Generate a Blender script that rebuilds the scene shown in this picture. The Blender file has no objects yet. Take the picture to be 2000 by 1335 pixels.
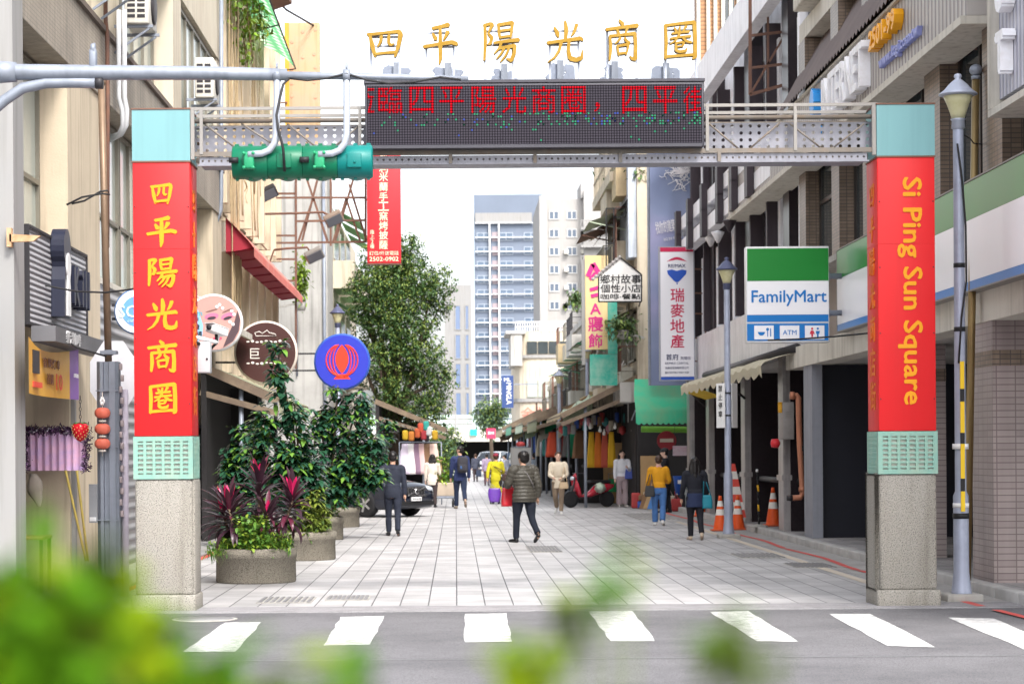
import bpy,bmesh,math,random
from mathutils import Vector,Matrix,noise as mnoise
R=math.radians
random.seed(7)
SC=bpy.context.scene
COL=SC.collection
F,CAMZ,VX,VY=4200.0,1.68,890.0,880.0
ROLL=R(0.4)
cam=bpy.data.cameras.new('camera')
cam.sensor_width=36;cam.lens=36*F/2000
cam.shift_x=(1000-VX)/2000;cam.shift_y=(VY-667.5)/2000
cam.clip_start=0.1;cam.clip_end=5000
cam.dof.use_dof=True;cam.dof.focus_distance=25.0;cam.dof.aperture_fstop=4.2
camo=bpy.data.objects.new('camera',cam);COL.objects.link(camo)
camo.matrix_world=Matrix.Translation((0,0,CAMZ)) @ Matrix.Rotation(R(90),4,'X') @ Matrix.Rotation(-ROLL,4,'Z')
SC.camera=camo
SUN_EL,SUN_AZ=R(48),R(157)
w=bpy.data.worlds.new('World');SC.world=w;w.use_nodes=True
nt=w.node_tree;bgn=nt.nodes['Background']
sky=nt.nodes.new('ShaderNodeTexSky');sky.sky_type='NISHITA';sky.sun_disc=False
sky.sun_elevation=SUN_EL;sky.sun_rotation=SUN_AZ
sky.dust_density=4.0;sky.air_density=1.0;sky.ozone_density=1.0
hs=nt.nodes.new('ShaderNodeHueSaturation');hs.inputs['Saturation'].default_value=0.28
nt.links.new(sky.outputs[0],hs.inputs['Color']);nt.links.new(hs.outputs[0],bgn.inputs['Color'])
bgn.inputs['Strength'].default_value=0.15
sl=bpy.data.lights.new('sun','SUN');sl.energy=1.0;sl.angle=R(12);sl.color=(1,.95,.88)
so=bpy.data.objects.new('sun',sl);COL.objects.link(so)
so.rotation_euler=Vector((-math.sin(SUN_AZ)*math.cos(SUN_EL),-math.cos(SUN_AZ)*math.cos(SUN_EL),-math.sin(SUN_EL))).to_track_quat('-Z','Y').to_euler()
SC.view_settings.view_transform='Standard';SC.view_settings.look='None'
SC.view_settings.gamma=1;SC.view_settings.use_curve_mapping=False
SC.view_settings.exposure=1.68
try:
    SC.cycles.use_denoising=True
    SC.cycles.max_bounces=8
except Exception:
    pass
def px(x,y,d):
    """world point seen at photo pixel (x, y) at distance d along the street"""
    a,b=x-VX,y-VY
    c,s=math.cos(ROLL),math.sin(ROLL)
    return Vector(((a*c-b*s)*d/F,d,CAMZ-(a*s+b*c)*d/F))
def gd(x,y):
    """distance of the ground seen at photo pixel (x, y)"""
    a,b=x-VX,y-VY
    return F*CAMZ/(a*math.sin(ROLL)+b*math.cos(ROLL))
def gp(x,y):
    p=px(x,y,gd(x,y));return Vector((p.x,p.y,0))
class MB:
    def __init__(s): s.v=[];s.f=[];s.m=[];s.sm=[]
    def add(s,vs,fs,mi=0,smooth=False):
        n=len(s.v);s.v+=[tuple(v) for v in vs]
        for f in fs: s.f.append([i+n for i in f]);s.m.append(mi);s.sm.append(smooth)
        return s
    def quad(s,a,b,c,d,mi=0): return s.add([a,b,c,d],[(0,1,2,3)],mi)
    def box(s,x0,x1,y0,y1,z0,z1,mi=0):
        x0,x1=min(x0,x1),max(x0,x1);y0,y1=min(y0,y1),max(y0,y1);z0,z1=min(z0,z1),max(z0,z1)
        return s.add([(x0,y0,z0),(x1,y0,z0),(x1,y1,z0),(x0,y1,z0),(x0,y0,z1),(x1,y0,z1),(x1,y1,z1),(x0,y1,z1)],
              [(0,3,2,1),(4,5,6,7),(0,1,5,4),(1,2,6,5),(2,3,7,6),(3,0,4,7)],mi)
    def rbox(s,x0,x1,y0,y1,z0,z1,b=.02,mi=0,seg=2,smooth=True):
        bm=bmesh.new();bmesh.ops.create_cube(bm,size=1)
        for v in bm.verts:
            v.co=Vector(((x0+x1)/2+v.co.x*(x1-x0),(y0+y1)/2+v.co.y*(y1-y0),(z0+z1)/2+v.co.z*(z1-z0)))
        bmesh.ops.bevel(bm,geom=bm.edges[:],offset=b,segments=seg,affect='EDGES',profile=.5)
        return s.bm(bm,mi,smooth)
    def bm(s,bm,mi=0,smooth=False,M=None):
        bm.verts.index_update()
        vs=[(M @ v.co) if M else v.co.copy() for v in bm.verts]
        s.add(vs,[[v.index for v in f.verts] for f in bm.faces],mi,smooth);bm.free();return s
    def loft(s,rings,mi=0,smooth=True,caps=True,closed=True):
        n=len(rings[0]);vs=[v for r in rings for v in r];fs=[]
        for i in range(len(rings)-1):
            for j in range(n if closed else n-1):
                k=(j+1) % n
                fs.append((i*n+j,i*n+k,(i+1)*n+k,(i+1)*n+j))
        if caps and closed:
            fs.append(tuple(reversed(range(n))));fs.append(tuple(range((len(rings)-1)*n,len(rings)*n)))
        return s.add(vs,fs,mi,smooth)
    def tube(s,pts,r,n=8,mi=0,caps=True,smooth=True):
        pts=[Vector(p) for p in pts];rs=r if isinstance(r,(list,tuple)) else [r]*len(pts)
        rings=[];up=None
        for i,p in enumerate(pts):
            t=(pts[min(i+1,len(pts)-1)]-pts[max(i-1,0)])
            t=t.normalized() if t.length>1e-9 else Vector((0,0,1))
            if up is None: up=Vector((0,0,1)) if abs(t.z)<.9 else Vector((0,1,0))
            a=t.cross(up)
            if a.length<1e-4: a=t.cross(Vector((1,0,0)))
            a.normalize();b=a.cross(t).normalized();up=b
            rings.append([p+(a*math.cos(q*2*math.pi/n)+b*math.sin(q*2*math.pi/n))*rs[i] for q in range(n)])
        return s.loft(rings,mi,smooth,caps)
    def bar(s,p0,p1,w,h=None,mi=0):
        """rectangular bar"""
        p0,p1=Vector(p0),Vector(p1);h=h or w;t=(p1-p0).normalized()
        up=Vector((0,0,1)) if abs(t.z)<.95 else Vector((0,1,0))
        a=t.cross(up).normalized()*w/2;b=a.cross(t).normalized()*h/2
        r=lambda p: [p-a-b,p+a-b,p+a+b,p-a+b]
        return s.loft([r(p0),r(p1)],mi,False)
    def lathe(s,prof,c=(0,0,0),n=20,mi=0,smooth=True,axis='z',caps=True):
        c=Vector(c);rings=[]
        for r,h in prof:
            ring=[]
            for q in range(n):
                a=q*2*math.pi/n;x,y=r*math.cos(a),r*math.sin(a)
                ring.append(c+(Vector((x,y,h)) if axis=='z' else Vector((x,h,-y)) if axis=='y' else Vector((h,x,y))))
            rings.append(ring)
        return s.loft(rings,mi,smooth,caps)
    def ell(s,c,rx,ry,rz,n=14,m=9,mi=0,M=None):
        rings=[]
        for i in range(m+1):
            t=math.pi*i/m;t=min(max(t,.04),math.pi-.04)
            rings.append([Vector((rx*math.sin(t)*math.cos(2*math.pi*q/n),ry*math.sin(t)*math.sin(2*math.pi*q/n),-rz*math.cos(t))) for q in range(n)])
        c=Vector(c);rings=[[(M @ v if M else v)+c for v in r] for r in rings]
        return s.loft(rings,mi,True)
    def prism(s,poly,y0,y1,mi=0):
        """polygon in (x, z) extruded along y"""
        n=len(poly)
        vs=[(p[0],y0,p[1]) for p in poly]+[(p[0],y1,p[1]) for p in poly]
        fs=[tuple(range(n)),tuple(reversed(range(n,2*n)))]+[(i,i+n,(i+1) % n+n,(i+1) % n) for i in range(n)]
        return s.add(vs,fs,mi)
    def ball_disc(s,c,r,y0,y1,n=40,mi=0): return s.prism([(c[0]+r*math.cos(2*math.pi*i/n),c[1]+r*math.sin(2*math.pi*i/n)) for i in range(n)],y0,y1,mi)
    def xf(s,M):
        s.v=[tuple(M @ Vector(v)) for v in s.v];return s
    def clipx(s,x0,x1):
        me=bpy.data.meshes.new('t');me.from_pydata(s.v,[],s.f);bm=bmesh.new();bm.from_mesh(me);bpy.data.meshes.remove(me)
        for co,no in (((x0,0,0),(-1,0,0)),((x1,0,0),(1,0,0))):
            bmesh.ops.bisect_plane(bm,geom=bm.verts[:]+bm.edges[:]+bm.faces[:],plane_co=co,plane_no=no,clear_outer=True)
        s.v=[];s.f=[];s.m=[];s.sm=[]
        return s.bm(bm)
    def build(s,name,mats,parent=None,world=True,loc=None):
        me=bpy.data.meshes.new(name)
        vs=s.v
        if parent is not None and world:
            r=parent
            while r.parent is not None: r=r.parent
            inv=ROOTM[r.name].inverted();vs=[tuple(inv @ Vector(v)) for v in vs]
        elif parent is None and loc is not None:
            vs=[(v[0]-loc[0],v[1]-loc[1],v[2]-loc[2]) for v in vs]
        me.from_pydata(vs,[],s.f)
        for m in (mats if isinstance(mats,(list,tuple)) else [mats]): me.materials.append(m)
        me.polygons.foreach_set('material_index',s.m);me.polygons.foreach_set('use_smooth',s.sm)
        me.update()
        o=bpy.data.objects.new(name,me);COL.objects.link(o)
        if parent is not None: o.parent=parent
        elif loc is not None: o.location=loc
        return o
ROOTM={}
def thing(name,label,cat,loc=(0,0,0),rz=0,group=None):
    o=bpy.data.objects.new(name,None);COL.objects.link(o);o.empty_display_size=.2
    o.location=loc;o.rotation_euler=(0,0,rz)
    ROOTM[o.name]=Matrix.Translation(loc) @ Matrix.Rotation(rz,4,'Z')
    return tag(o,label,cat,group)
def tag(o,label,cat,group=None):
    o['label']=label;o['category']=cat
    if group: o['group']=group
    return o
def struct(o,kind='structure'): o['kind']=kind;return o
def copy_thing(root,loc,rz=0,label=None):
    c=root.copy();COL.objects.link(c);c.location=loc;c.rotation_euler=(0,0,rz)
    ROOTM[c.name]=Matrix.Translation(loc) @ Matrix.Rotation(rz,4,'Z')
    if label: c['label']=label
    for ch in list(root.children):
        d=ch.copy();COL.objects.link(d);d.parent=c
        for g in list(ch.children):
            e=g.copy();COL.objects.link(e);e.parent=d
    return c
def text(body,size,ext=.004,bold=0.0,ax='l',sx=1.0):
    """lettering as a mesh builder: x right, z up, front face at y=-ext; extrudes towards +y; bold strokes by staggered copies"""
    c=bpy.data.curves.new('t','FONT');c.body=body;c.size=size;c.extrude=ext/2
    c.resolution_u=2
    o=bpy.data.objects.new('t',c);m=bpy.data.meshes.new_from_object(o)
    vs=[Vector((v.co.x*sx,-v.co.z-ext/2,v.co.y)) for v in m.vertices];fs=[list(p.vertices) for p in m.polygons]
    bpy.data.objects.remove(o);bpy.data.curves.remove(c);bpy.data.meshes.remove(m)
    x0,x1=min(v.x for v in vs),max(v.x for v in vs);z0,z1=min(v.z for v in vs),max(v.z for v in vs)
    dx={'l':-x0,'c':-(x0+x1)/2,'r':-x1}[ax[0]];dz=-(z0+z1)/2 if 'm' in ax else 0
    mb=MB();d=bold*size
    for i,(u,v_) in enumerate([(0,0),(d,0),(-d,0),(0,d),(0,-d)] if bold else [(0,0)]):
        mb.add([Vector((v.x+dx+u,v.y-i*.0004,v.z+dz+v_)) for v in vs],fs)
    return mb
def fit(mb,w=None,h=None):
    """scale lettering (x, z) to width / height round its centre"""
    xs=[v[0] for v in mb.v];zs=[v[2] for v in mb.v]
    cx,cz=(min(xs)+max(xs))/2,(min(zs)+max(zs))/2
    a=w/(max(xs)-min(xs)) if w else None;b=h/(max(zs)-min(zs)) if h else None
    a=a or b;b=b or a
    mb.v=[((v[0]-cx)*a,v[1],(v[2]-cz)*b) for v in mb.v];return mb
def put(dst,mb,x,y,z,mi=0,M=None):
    T=Matrix.Translation((x,y,z)) @ (M if M else Matrix())
    return dst.add([T @ Vector(v) for v in mb.v],mb.f,mi)
def MLEFT(x,y,z): return Matrix(((0,-1,0,x),(1,0,0,y),(0,0,1,z),(0,0,0,1)))
def MRIGHT(x,y,z): return Matrix(((0,1,0,x),(-1,0,0,y),(0,0,1,z),(0,0,0,1)))
BR={
 '四': [[(14,22,3),(20,55,6),(27,88,4)],[(10,24,5),(50,19,4),(84,15,6),(88,24,6),(82,60,5),(74,90,3)],
        [(42,28,4),(40,45,4),(33,60,2)],[(60,26,4),(59,48,4),(64,56,4),(72,52,2)],[(27,82,4),(50,79,4),(76,77,5)]],
 '平': [[(30,16,4),(52,12,4),(72,8,6)],[(30,28,3),(38,40,6)],[(70,24,6),(62,38,3),(58,42,1.5)],
        [(6,58,4),(40,53,4),(80,48,5),(94,52,5)],[(50,14,4),(50,55,6),(50,84,5),(47,98,1.5)]],
 '陽': [[(8,12,4),(24,8,4),(30,10,5),(22,24,3),(18,30,2)],[(18,30,2.5),(28,40,5),(24,54,4),(18,56,2)],[(10,12,4),(11,50,5),(8,92,3)],
        [(46,10,4),(47,28,4),(50,42,3)],[(44,11,4),(66,8,4),(82,6,5),(80,22,4),(77,40,3)],[(50,25,3),(76,22,3)],[(50,40,3),(76,37,3)],
        [(34,53,3),(66,49,4),(98,46,5)],[(52,54,4),(46,66,3),(34,78,1.5)],[(46,66,3),(70,62,4),(88,60,5),(86,78,5),(78,94,5),(66,90,1.5)],
        [(60,66,3.5),(52,78,3),(40,90,1.5)],[(72,66,3.5),(64,82,3),(50,97,1.5)]],
 '光': [[(50,2,3),(53,22,6),(50,48,4)],[(22,16,2.5),(30,30,6),(32,38,3)],[(80,10,5),(74,26,4),(66,36,1.5)],
        [(4,52,4),(46,47,4),(90,42,5),(96,46,3)],[(40,50,4.5),(34,70,4),(22,86,3),(4,97,1)],[(60,48,4),(58,70,5),(62,88,6),(78,92,5.5),(92,88,5),(95,70,1.5)]],
 '商': [[(42,0,3),(52,10,5.5)],[(6,22,4),(50,17,4),(92,13,5.5)],[(36,22,3),(40,32,4.5)],[(64,18,4.5),(58,32,2)],
        [(16,38,3.5),(18,66,5),(15,94,3)],[(16,38,4),(50,35,3.5),(84,32,5),(86,60,5),(85,92,5.5),(76,92,4),(70,86,1.5)],
        [(44,42,4),(38,50,3),(30,56,1.5)],[(56,42,3),(62,50,4),(70,54,3)],[(36,62,3),(38,74,3.5),(40,84,2.5)],[(35,62,3),(50,60,3),(66,58,4),(64,70,3),(60,82,2.5)],[(40,80,3),(60,78,3)]],
 '圈': [[(10,10,4),(12,50,5),(10,96,4)],[(10,12,4),(50,7,4),(88,4,5.5),(90,40,5.5),(90,92,5.5),(84,97,3)],[(12,92,4),(50,89,4),(88,87,4)],
        [(34,18,2.5),(40,27,4)],[(66,14,4.5),(58,26,2)],[(28,33,3),(50,30,3),(74,28,3.5)],[(24,46,3),(50,42,3),(78,40,3.5)],
        [(49,16,3),(47,36,3.5),(36,52,3),(22,60,1.2)],[(56,42,3),(66,52,4),(80,56,3)],[(38,58,3),(54,55,3),(60,57,3.5),(56,66,2.5)],[(40,67,2.5),(56,65,2.5)],[(38,58,3),(38,76,4),(48,80,4),(64,78,4),(68,70,1.5)]],
}
def brush(ch,size,ext,bold=1.0):
    """a brush-written character centred on the origin, in the x-z plane, front at y = -ext"""
    mb=MB();k=size/100
    SG=[]
    for st in BR[ch]: SG+=[st[i:i+2] for i in range(len(st)-1)] if len(st)>3 else [st]
    for si,st in enumerate(SG):
        pts=[(Vector((p[0]-50,50-p[1]))*k,p[2]*k*bold) for p in st]
        P2=[]
        for i in range(len(pts)-1):
            for t in (0,.25,.5,.75):
                p0=pts[max(i-1,0)][0];p1,p2=pts[i][0],pts[i+1][0];p3=pts[min(i+2,len(pts)-1)][0]
                q=(2*p1+(p2-p0)*t+(2*p0-5*p1+4*p2-p3)*t*t+(3*p1-p0-3*p2+p3)*t ** 3)/2
                P2.append((q,pts[i][1]*(1-t)+pts[i+1][1]*t))
        P2.append(pts[-1])
        L,Rr=[],[]
        for i,(p,r) in enumerate(P2):
            t=(P2[min(i+1,len(P2)-1)][0]-P2[max(i-1,0)][0]).normalized();nrm=Vector((-t.y,t.x))
            L.append(p+nrm*r);Rr.append(p-nrm*r)
        t=(P2[1][0]-P2[0][0]).normalized();a=P2[0][0]-t*P2[0][1]*.7+Vector((t.y,-t.x))*-P2[0][1]*.4
        t2=(P2[-1][0]-P2[-2][0]).normalized();b=P2[-1][0]+t2*P2[-1][1]*.8
        e=ext+si*.0007
        n=len(L);vs=[]
        for yy in (-e,si*.0005): vs+=[(q.x,yy,q.y) for q in L]+[(q.x,yy,q.y) for q in Rr]+[(a.x,yy,a.y),(b.x,yy,b.y)]
        N=2*n+2;fs=[]
        for base,rev in ((0,False),(N,True)):
            for i in range(n-1):
                f=[base+i,base+n+i,base+n+i+1,base+i+1];fs.append(f[::-1] if rev else f)
            f=[base+2*n,base+n,base];fs.append(f[::-1] if rev else f)
            f=[base+n-1,base+2*n-1,base+2*n+1];fs.append(f[::-1] if rev else f)
        loop=[2*n]+list(range(n,2*n))+[2*n+1]+list(range(n-1,-1,-1))
        for i in range(len(loop)):
            j=(i+1) % len(loop);fs.append([loop[i],loop[i]+N,loop[j]+N,loop[j]])
        mb.add(vs,fs)
    return mb
MATS={}
def mat(name,col,rough=.6,metal=0.0,var=.0,vscale=3.0,streak=0.0,bump=0.0,bscale=40.0,spec=.3,dirt=None,emit=0.0,speck=0.0,alpha=1.0,trans=0.0):
    """principled material: base colour with noise mottling, vertical streak stains, speckle and bump"""
    if name in MATS: return MATS[name]
    m=bpy.data.materials.new(name);m.use_nodes=True;MATS[name]=m
    n=m.node_tree.nodes;l=m.node_tree.links;b=n['Principled BSDF']
    b.inputs['Roughness'].default_value=rough;b.inputs['Metallic'].default_value=metal
    b.inputs['Specular IOR Level'].default_value=spec
    c4=(*col,1);b.inputs['Base Color'].default_value=c4
    if alpha<1: b.inputs['Alpha'].default_value=alpha
    if trans: b.inputs['Transmission Weight'].default_value=trans
    if emit: b.inputs['Emission Color'].default_value=c4;b.inputs['Emission Strength'].default_value=emit
    if var or streak or speck or bump:
        tc=n.new('ShaderNodeTexCoord');co=tc.outputs['Object']
    last=None
    def mul(fac_socket,lo,hi,strength_col):
        nonlocal last
        mr=n.new('ShaderNodeMapRange');mr.inputs[1].default_value=lo;mr.inputs[2].default_value=hi
        l.new(fac_socket,mr.inputs[0])
        mx=n.new('ShaderNodeMix');mx.data_type='RGBA'
        if last is None: mx.inputs[6].default_value=c4
        else: l.new(last,mx.inputs[6])
        mx.inputs[7].default_value=(*strength_col,1)
        l.new(mr.outputs[0],mx.inputs[0]);last=mx.outputs[2]
    d=dirt or tuple(x*.45 for x in col)
    if var:
        t=n.new('ShaderNodeTexNoise');t.inputs['Scale'].default_value=vscale;t.inputs['Detail'].default_value=6;t.inputs['Roughness'].default_value=.65
        l.new(co,t.inputs['Vector']);mul(t.outputs['Fac'],.42,.42+.35/max(var,.05),d)
    if streak:
        mp=n.new('ShaderNodeMapping');mp.inputs['Scale'].default_value=(6,6,.35);l.new(co,mp.inputs[0])
        t=n.new('ShaderNodeTexNoise');t.inputs['Scale'].default_value=1.4;t.inputs['Detail'].default_value=5;l.new(mp.outputs[0],t.inputs['Vector'])
        mul(t.outputs['Fac'],.5,.5+.3/max(streak,.05),tuple(x*.5 for x in d))
    if speck:
        t=n.new('ShaderNodeTexNoise');t.inputs['Scale'].default_value=85;t.inputs['Detail'].default_value=2;l.new(co,t.inputs['Vector'])
        mul(t.outputs['Fac'],.48,.48+.2/speck,tuple(x*.3 for x in col))
    if last is not None: l.new(last,b.inputs['Base Color'])
    if bump:
        t=n.new('ShaderNodeTexNoise');t.inputs['Scale'].default_value=bscale;t.inputs['Detail'].default_value=4;l.new(co,t.inputs['Vector'])
        bp=n.new('ShaderNodeBump');bp.inputs['Strength'].default_value=bump;bp.inputs['Distance'].default_value=.02
        l.new(t.outputs['Fac'],bp.inputs['Height']);l.new(bp.outputs[0],b.inputs['Normal'])
    return m
def tiles(name,c1,c2,grout,w_,h_,axis='x',rough=.5,mortar=.008,off=.5,var=.25,bump=.3,streak=.0):
    """tile / brick / paver material: axis = the normal of the face it is laid on ('x','y','z'), 'b' blends x and y faces"""
    m=bpy.data.materials.new(name);m.use_nodes=True;MATS[name]=m
    n=m.node_tree.nodes;l=m.node_tree.links;b=n['Principled BSDF'];b.inputs['Roughness'].default_value=rough
    tc=n.new('ShaderNodeTexCoord');sp=n.new('ShaderNodeSeparateXYZ');l.new(tc.outputs['Object'],sp.inputs[0])
    cb=n.new('ShaderNodeCombineXYZ')
    if axis=='x': l.new(sp.outputs[1],cb.inputs[0]);l.new(sp.outputs[2],cb.inputs[1])
    elif axis=='y': l.new(sp.outputs[0],cb.inputs[0]);l.new(sp.outputs[2],cb.inputs[1])
    elif axis=='b':
        ad=n.new('ShaderNodeMath');ad.operation='ADD';l.new(sp.outputs[0],ad.inputs[0]);l.new(sp.outputs[1],ad.inputs[1])
        l.new(ad.outputs[0],cb.inputs[0]);l.new(sp.outputs[2],cb.inputs[1])
    else: l.new(sp.outputs[1],cb.inputs[0]);l.new(sp.outputs[0],cb.inputs[1])
    br=n.new('ShaderNodeTexBrick');l.new(cb.outputs[0],br.inputs['Vector'])
    br.inputs['Scale'].default_value=1;br.inputs['Brick Width'].default_value=w_;br.inputs['Row Height'].default_value=h_
    br.inputs['Mortar Size'].default_value=mortar;br.inputs['Mortar Smooth'].default_value=.1;br.offset=off
    br.inputs['Color1'].default_value=(*c1,1);br.inputs['Color2'].default_value=(*c2,1);br.inputs['Mortar'].default_value=(*grout,1)
    out=br.outputs['Color']
    def mulnoise(scale,mapping,amt):
        nonlocal out
        t=n.new('ShaderNodeTexNoise');t.inputs['Scale'].default_value=scale;t.inputs['Detail'].default_value=6
        if mapping:
            mp=n.new('ShaderNodeMapping');mp.inputs['Scale'].default_value=mapping;l.new(tc.outputs['Object'],mp.inputs[0]);l.new(mp.outputs[0],t.inputs['Vector'])
        else: l.new(tc.outputs['Object'],t.inputs['Vector'])
        mr=n.new('ShaderNodeMapRange');mr.inputs[1].default_value=.35;mr.inputs[2].default_value=.7;mr.inputs[3].default_value=1;mr.inputs[4].default_value=1-amt
        l.new(t.outputs['Fac'],mr.inputs[0])
        mx=n.new('ShaderNodeMix');mx.data_type='RGBA';mx.blend_type='MULTIPLY';mx.inputs[0].default_value=1
        l.new(out,mx.inputs[6]);l.new(mr.outputs[0],mx.inputs[7]);out=mx.outputs[2]
    if var: mulnoise(.9,None,var)
    if streak: mulnoise(1.5,(5,5,.3),streak)
    l.new(out,b.inputs['Base Color'])
    if bump:
        bp=n.new('ShaderNodeBump');bp.inputs['Strength'].default_value=bump;bp.inputs['Distance'].default_value=.01;bp.invert=True
        l.new(br.outputs['Fac'],bp.inputs['Height']);l.new(bp.outputs[0],b.inputs['Normal'])
    return m
def ribbed(name,c1,c2,scale,axis=1,rough=.5,metal=0.0,var=.3):
    """corrugated sheet: ribs as a wave across the given axis"""
    m=mat(name,c1,rough,metal,var=var,vscale=1.5)
    n=m.node_tree.nodes;l=m.node_tree.links;b=n['Principled BSDF']
    tc=n.new('ShaderNodeTexCoord');wv=n.new('ShaderNodeTexWave');wv.bands_direction='XYZ'[axis]
    wv.inputs['Scale'].default_value=scale;l.new(tc.outputs['Object'],wv.inputs['Vector'])
    src=b.inputs['Base Color'].links[0].from_socket
    mx=n.new('ShaderNodeMix');mx.data_type='RGBA';l.new(src,mx.inputs[6]);mx.inputs[7].default_value=(*c2,1)
    mr=n.new('ShaderNodeMapRange');mr.inputs[1].default_value=.6;mr.inputs[2].default_value=.9;l.new(wv.outputs['Fac'],mr.inputs[0])
    l.new(mr.outputs[0],mx.inputs[0]);l.new(mx.outputs[2],b.inputs['Base Color'])
    bp=n.new('ShaderNodeBump');bp.inputs['Strength'].default_value=.8;bp.inputs['Distance'].default_value=.03
    l.new(wv.outputs['Fac'],bp.inputs['Height']);l.new(bp.outputs[0],b.inputs['Normal'])
    return m
M_asphalt=mat('asphalt',(.192,.188,.198),.85,var=1.0,vscale=.55,bump=.7,bscale=120,speck=.8,streak=.0,dirt=(.10,.098,.105))
M_white_paint=mat('white_road_paint',(.62,.62,.61),.8,var=1.3,vscale=9,dirt=(.27,.27,.28),speck=.25,bump=.3)
M_red_paint=mat('red_road_paint',(.55,.07,.06),.7,var=.7,vscale=8,dirt=(.4,.22,.2))
M_pave=tiles('stone_paving',(.53,.515,.515),(.42,.41,.41),(.09,.085,.09),.62,.31,'z',.55,.0075,.5,.36,.35)
M_concrete=mat('concrete',(.40,.385,.36),.85,var=.6,vscale=1.2,streak=.5,bump=.2)
M_concrete_light=mat('pale_concrete',(.58,.55,.49),.85,var=.5,vscale=1.0,streak=.6,dirt=(.36,.32,.26))
M_kerb=mat('kerb_stone',(.42,.41,.40),.85,var=.5,vscale=2,bump=.2)
M_glass=mat('window_glass',(.035,.045,.05),.06,spec=.8,var=.3,vscale=.7,dirt=(.10,.12,.13))
M_glass_pale=mat('pale_window_glass',(.36,.40,.37),.12,spec=.7,var=.4,vscale=.6,dirt=(.50,.50,.42))
M_alu=mat('aluminium',(.26,.245,.23),.5,.3,var=.3,vscale=4)
M_steel=mat('galvanised_steel',(.235,.26,.31),.5,.25,var=.4,vscale=5,streak=.35)
M_rusty=mat('rusty_steel',(.16,.09,.07),.8,.2,var=.6,vscale=8,dirt=(.24,.11,.06))
M_dark=mat('dark_metal',(.035,.033,.037),.5,.2,var=.2)
M_black=mat('black',(.015,.015,.017),.5)
M_white=mat('white_plastic',(.78,.78,.79),.4,var=.15,vscale=4)
M_cable=mat('cable_black',(.02,.02,.022),.6)
# ================================================================ ground, road, paving
g=MB();g.quad((-900,-300,-.02),(900,-300,-.02),(900,2500,-.02),(-900,2500,-.02))
struct(g.build('ground',mat('far_ground',(.22,.22,.22),.9,var=.4,vscale=.05)))
g=MB();g.quad((-60,-12,-.008),(60,-12,-.008),(60,22.75,-.008),(-60,22.75,-.008))
struct(g.build('road',M_asphalt))
g=MB()
g.quad((-4.1,23.35,0),(5.3,23.35,0),(5.3,260,0),(-4.1,260,0))
struct(g.build('pavement',M_pave))
g=MB();g.box(-5.0,6.2,22.6,23.35,-.1,.004)
struct(g.build('kerb_strip',mat('granite_strip',(.30,.29,.30),.85,var=.6,vscale=3,speck=.5,bump=.4,bscale=90)))
g=MB()
for q in [[(358,1271),(462,1270),(511,1213),(440,1214)],[(631,1258),(724,1257),(751,1201),(666,1203)],
          [(908,1252),(1000,1251),(988,1196),(908,1197)],[(1192,1250),(1281,1250),(1234,1191),(1150,1192)],
          [(1478,1250),(1558,1251),(1462,1191),(1386,1193)],[(1735,1259),(1829,1262),(1700,1197),(1618,1197)],
          [(2000,1266),(2085,1266),(1940,1206),(1852,1204)]]:
    c=[gp(*p) for p in q];N=7
    for e in range(2):
        pass
    L=[c[0].lerp(c[3],i/N) for i in range(N+1)];Q=[c[1].lerp(c[2],i/N) for i in range(N+1)]
    vs=[(p.x+random.uniform(-.012,.012),p.y,-.004) for p in L]+[(p.x+random.uniform(-.012,.012),p.y,-.004) for p in Q]
    g.add(vs,[(i,i+N+1,i+N+2,i+1) for i in range(N)])
struct(g.build('crosswalk_marking',M_white_paint))
g=MB()
g.quad((-30,17.45,-.005),(30,17.35,-.005),(30,17.39,-.005),(-30,17.49,-.005))
struct(g.build('road_seam',mat('road_seam',(.22,.22,.23),.8,var=.6,vscale=3)))
g=MB();g.quad((5.3,23.35,.001),(6.0,23.35,.001),(6.0,62,.001),(5.3,62,.001))
struct(g.build('gutter',mat('gutter_concrete',(.34,.33,.32),.85,var=.7,vscale=1.5,bump=.3,dirt=(.2,.19,.18))))
g=MB()
for y0,y1 in ((14,22.2),(22.7,29.5),(29.6,36),(36.2,44),(44.3,58)):
    n=6
    for i in range(n):
        a,b=y0+(y1-y0)*i/n,y0+(y1-y0)*(i+.985)/n
        x=5.52+.05*math.sin(a);x2=5.52+.05*math.sin(b);x+=.3 if a<19 else 0;x2+=.3 if b<19 else 0
        g.quad((x,a,.006),(x+.1,a,.006),(x2+.1,b,.006),(x2,b,.006))
g.quad((-4.08,22,.006),(-3.97,22,.006),(-4.02,50,.006),(-4.12,50,.006))
struct(g.build('red_kerb_line',M_red_paint))
g=MB();g.quad((5.06,24,.005),(5.2,24,.005),(5.2,50,.005),(5.06,50,.005))
struct(g.build('yellow_worn_line',mat('worn_yellow_paint',(.52,.45,.36),.8,var=.8,vscale=5,dirt=(.5,.48,.46))))
g=MB();y=18.0
while y<62:
    g.rbox(6.0,6.16,y,min(y+.985,62),-.1,.125,.02);y+=1.0
struct(g.build('kerb',M_kerb))
g=MB();g.box(6.16,16,18,62.5,-.1,.115)
struct(g.build('footpath',tiles('footpath_tiles',(.36,.34,.34),(.28,.27,.27),(.14,.14,.14),.3,.3,'z',.75,.006,0,.4,.2)))
g=MB();g.box(-12,-4.1,22.6,90,-.1,.03)
struct(g.build('sidewalk',mat('left_sidewalk',(.30,.29,.29),.85,var=.6,vscale=2,bump=.2)))
M_iron=mat('cast_iron',(.29,.285,.29),.6,.5,var=.6,vscale=10,bump=.5,bscale=60)
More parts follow.
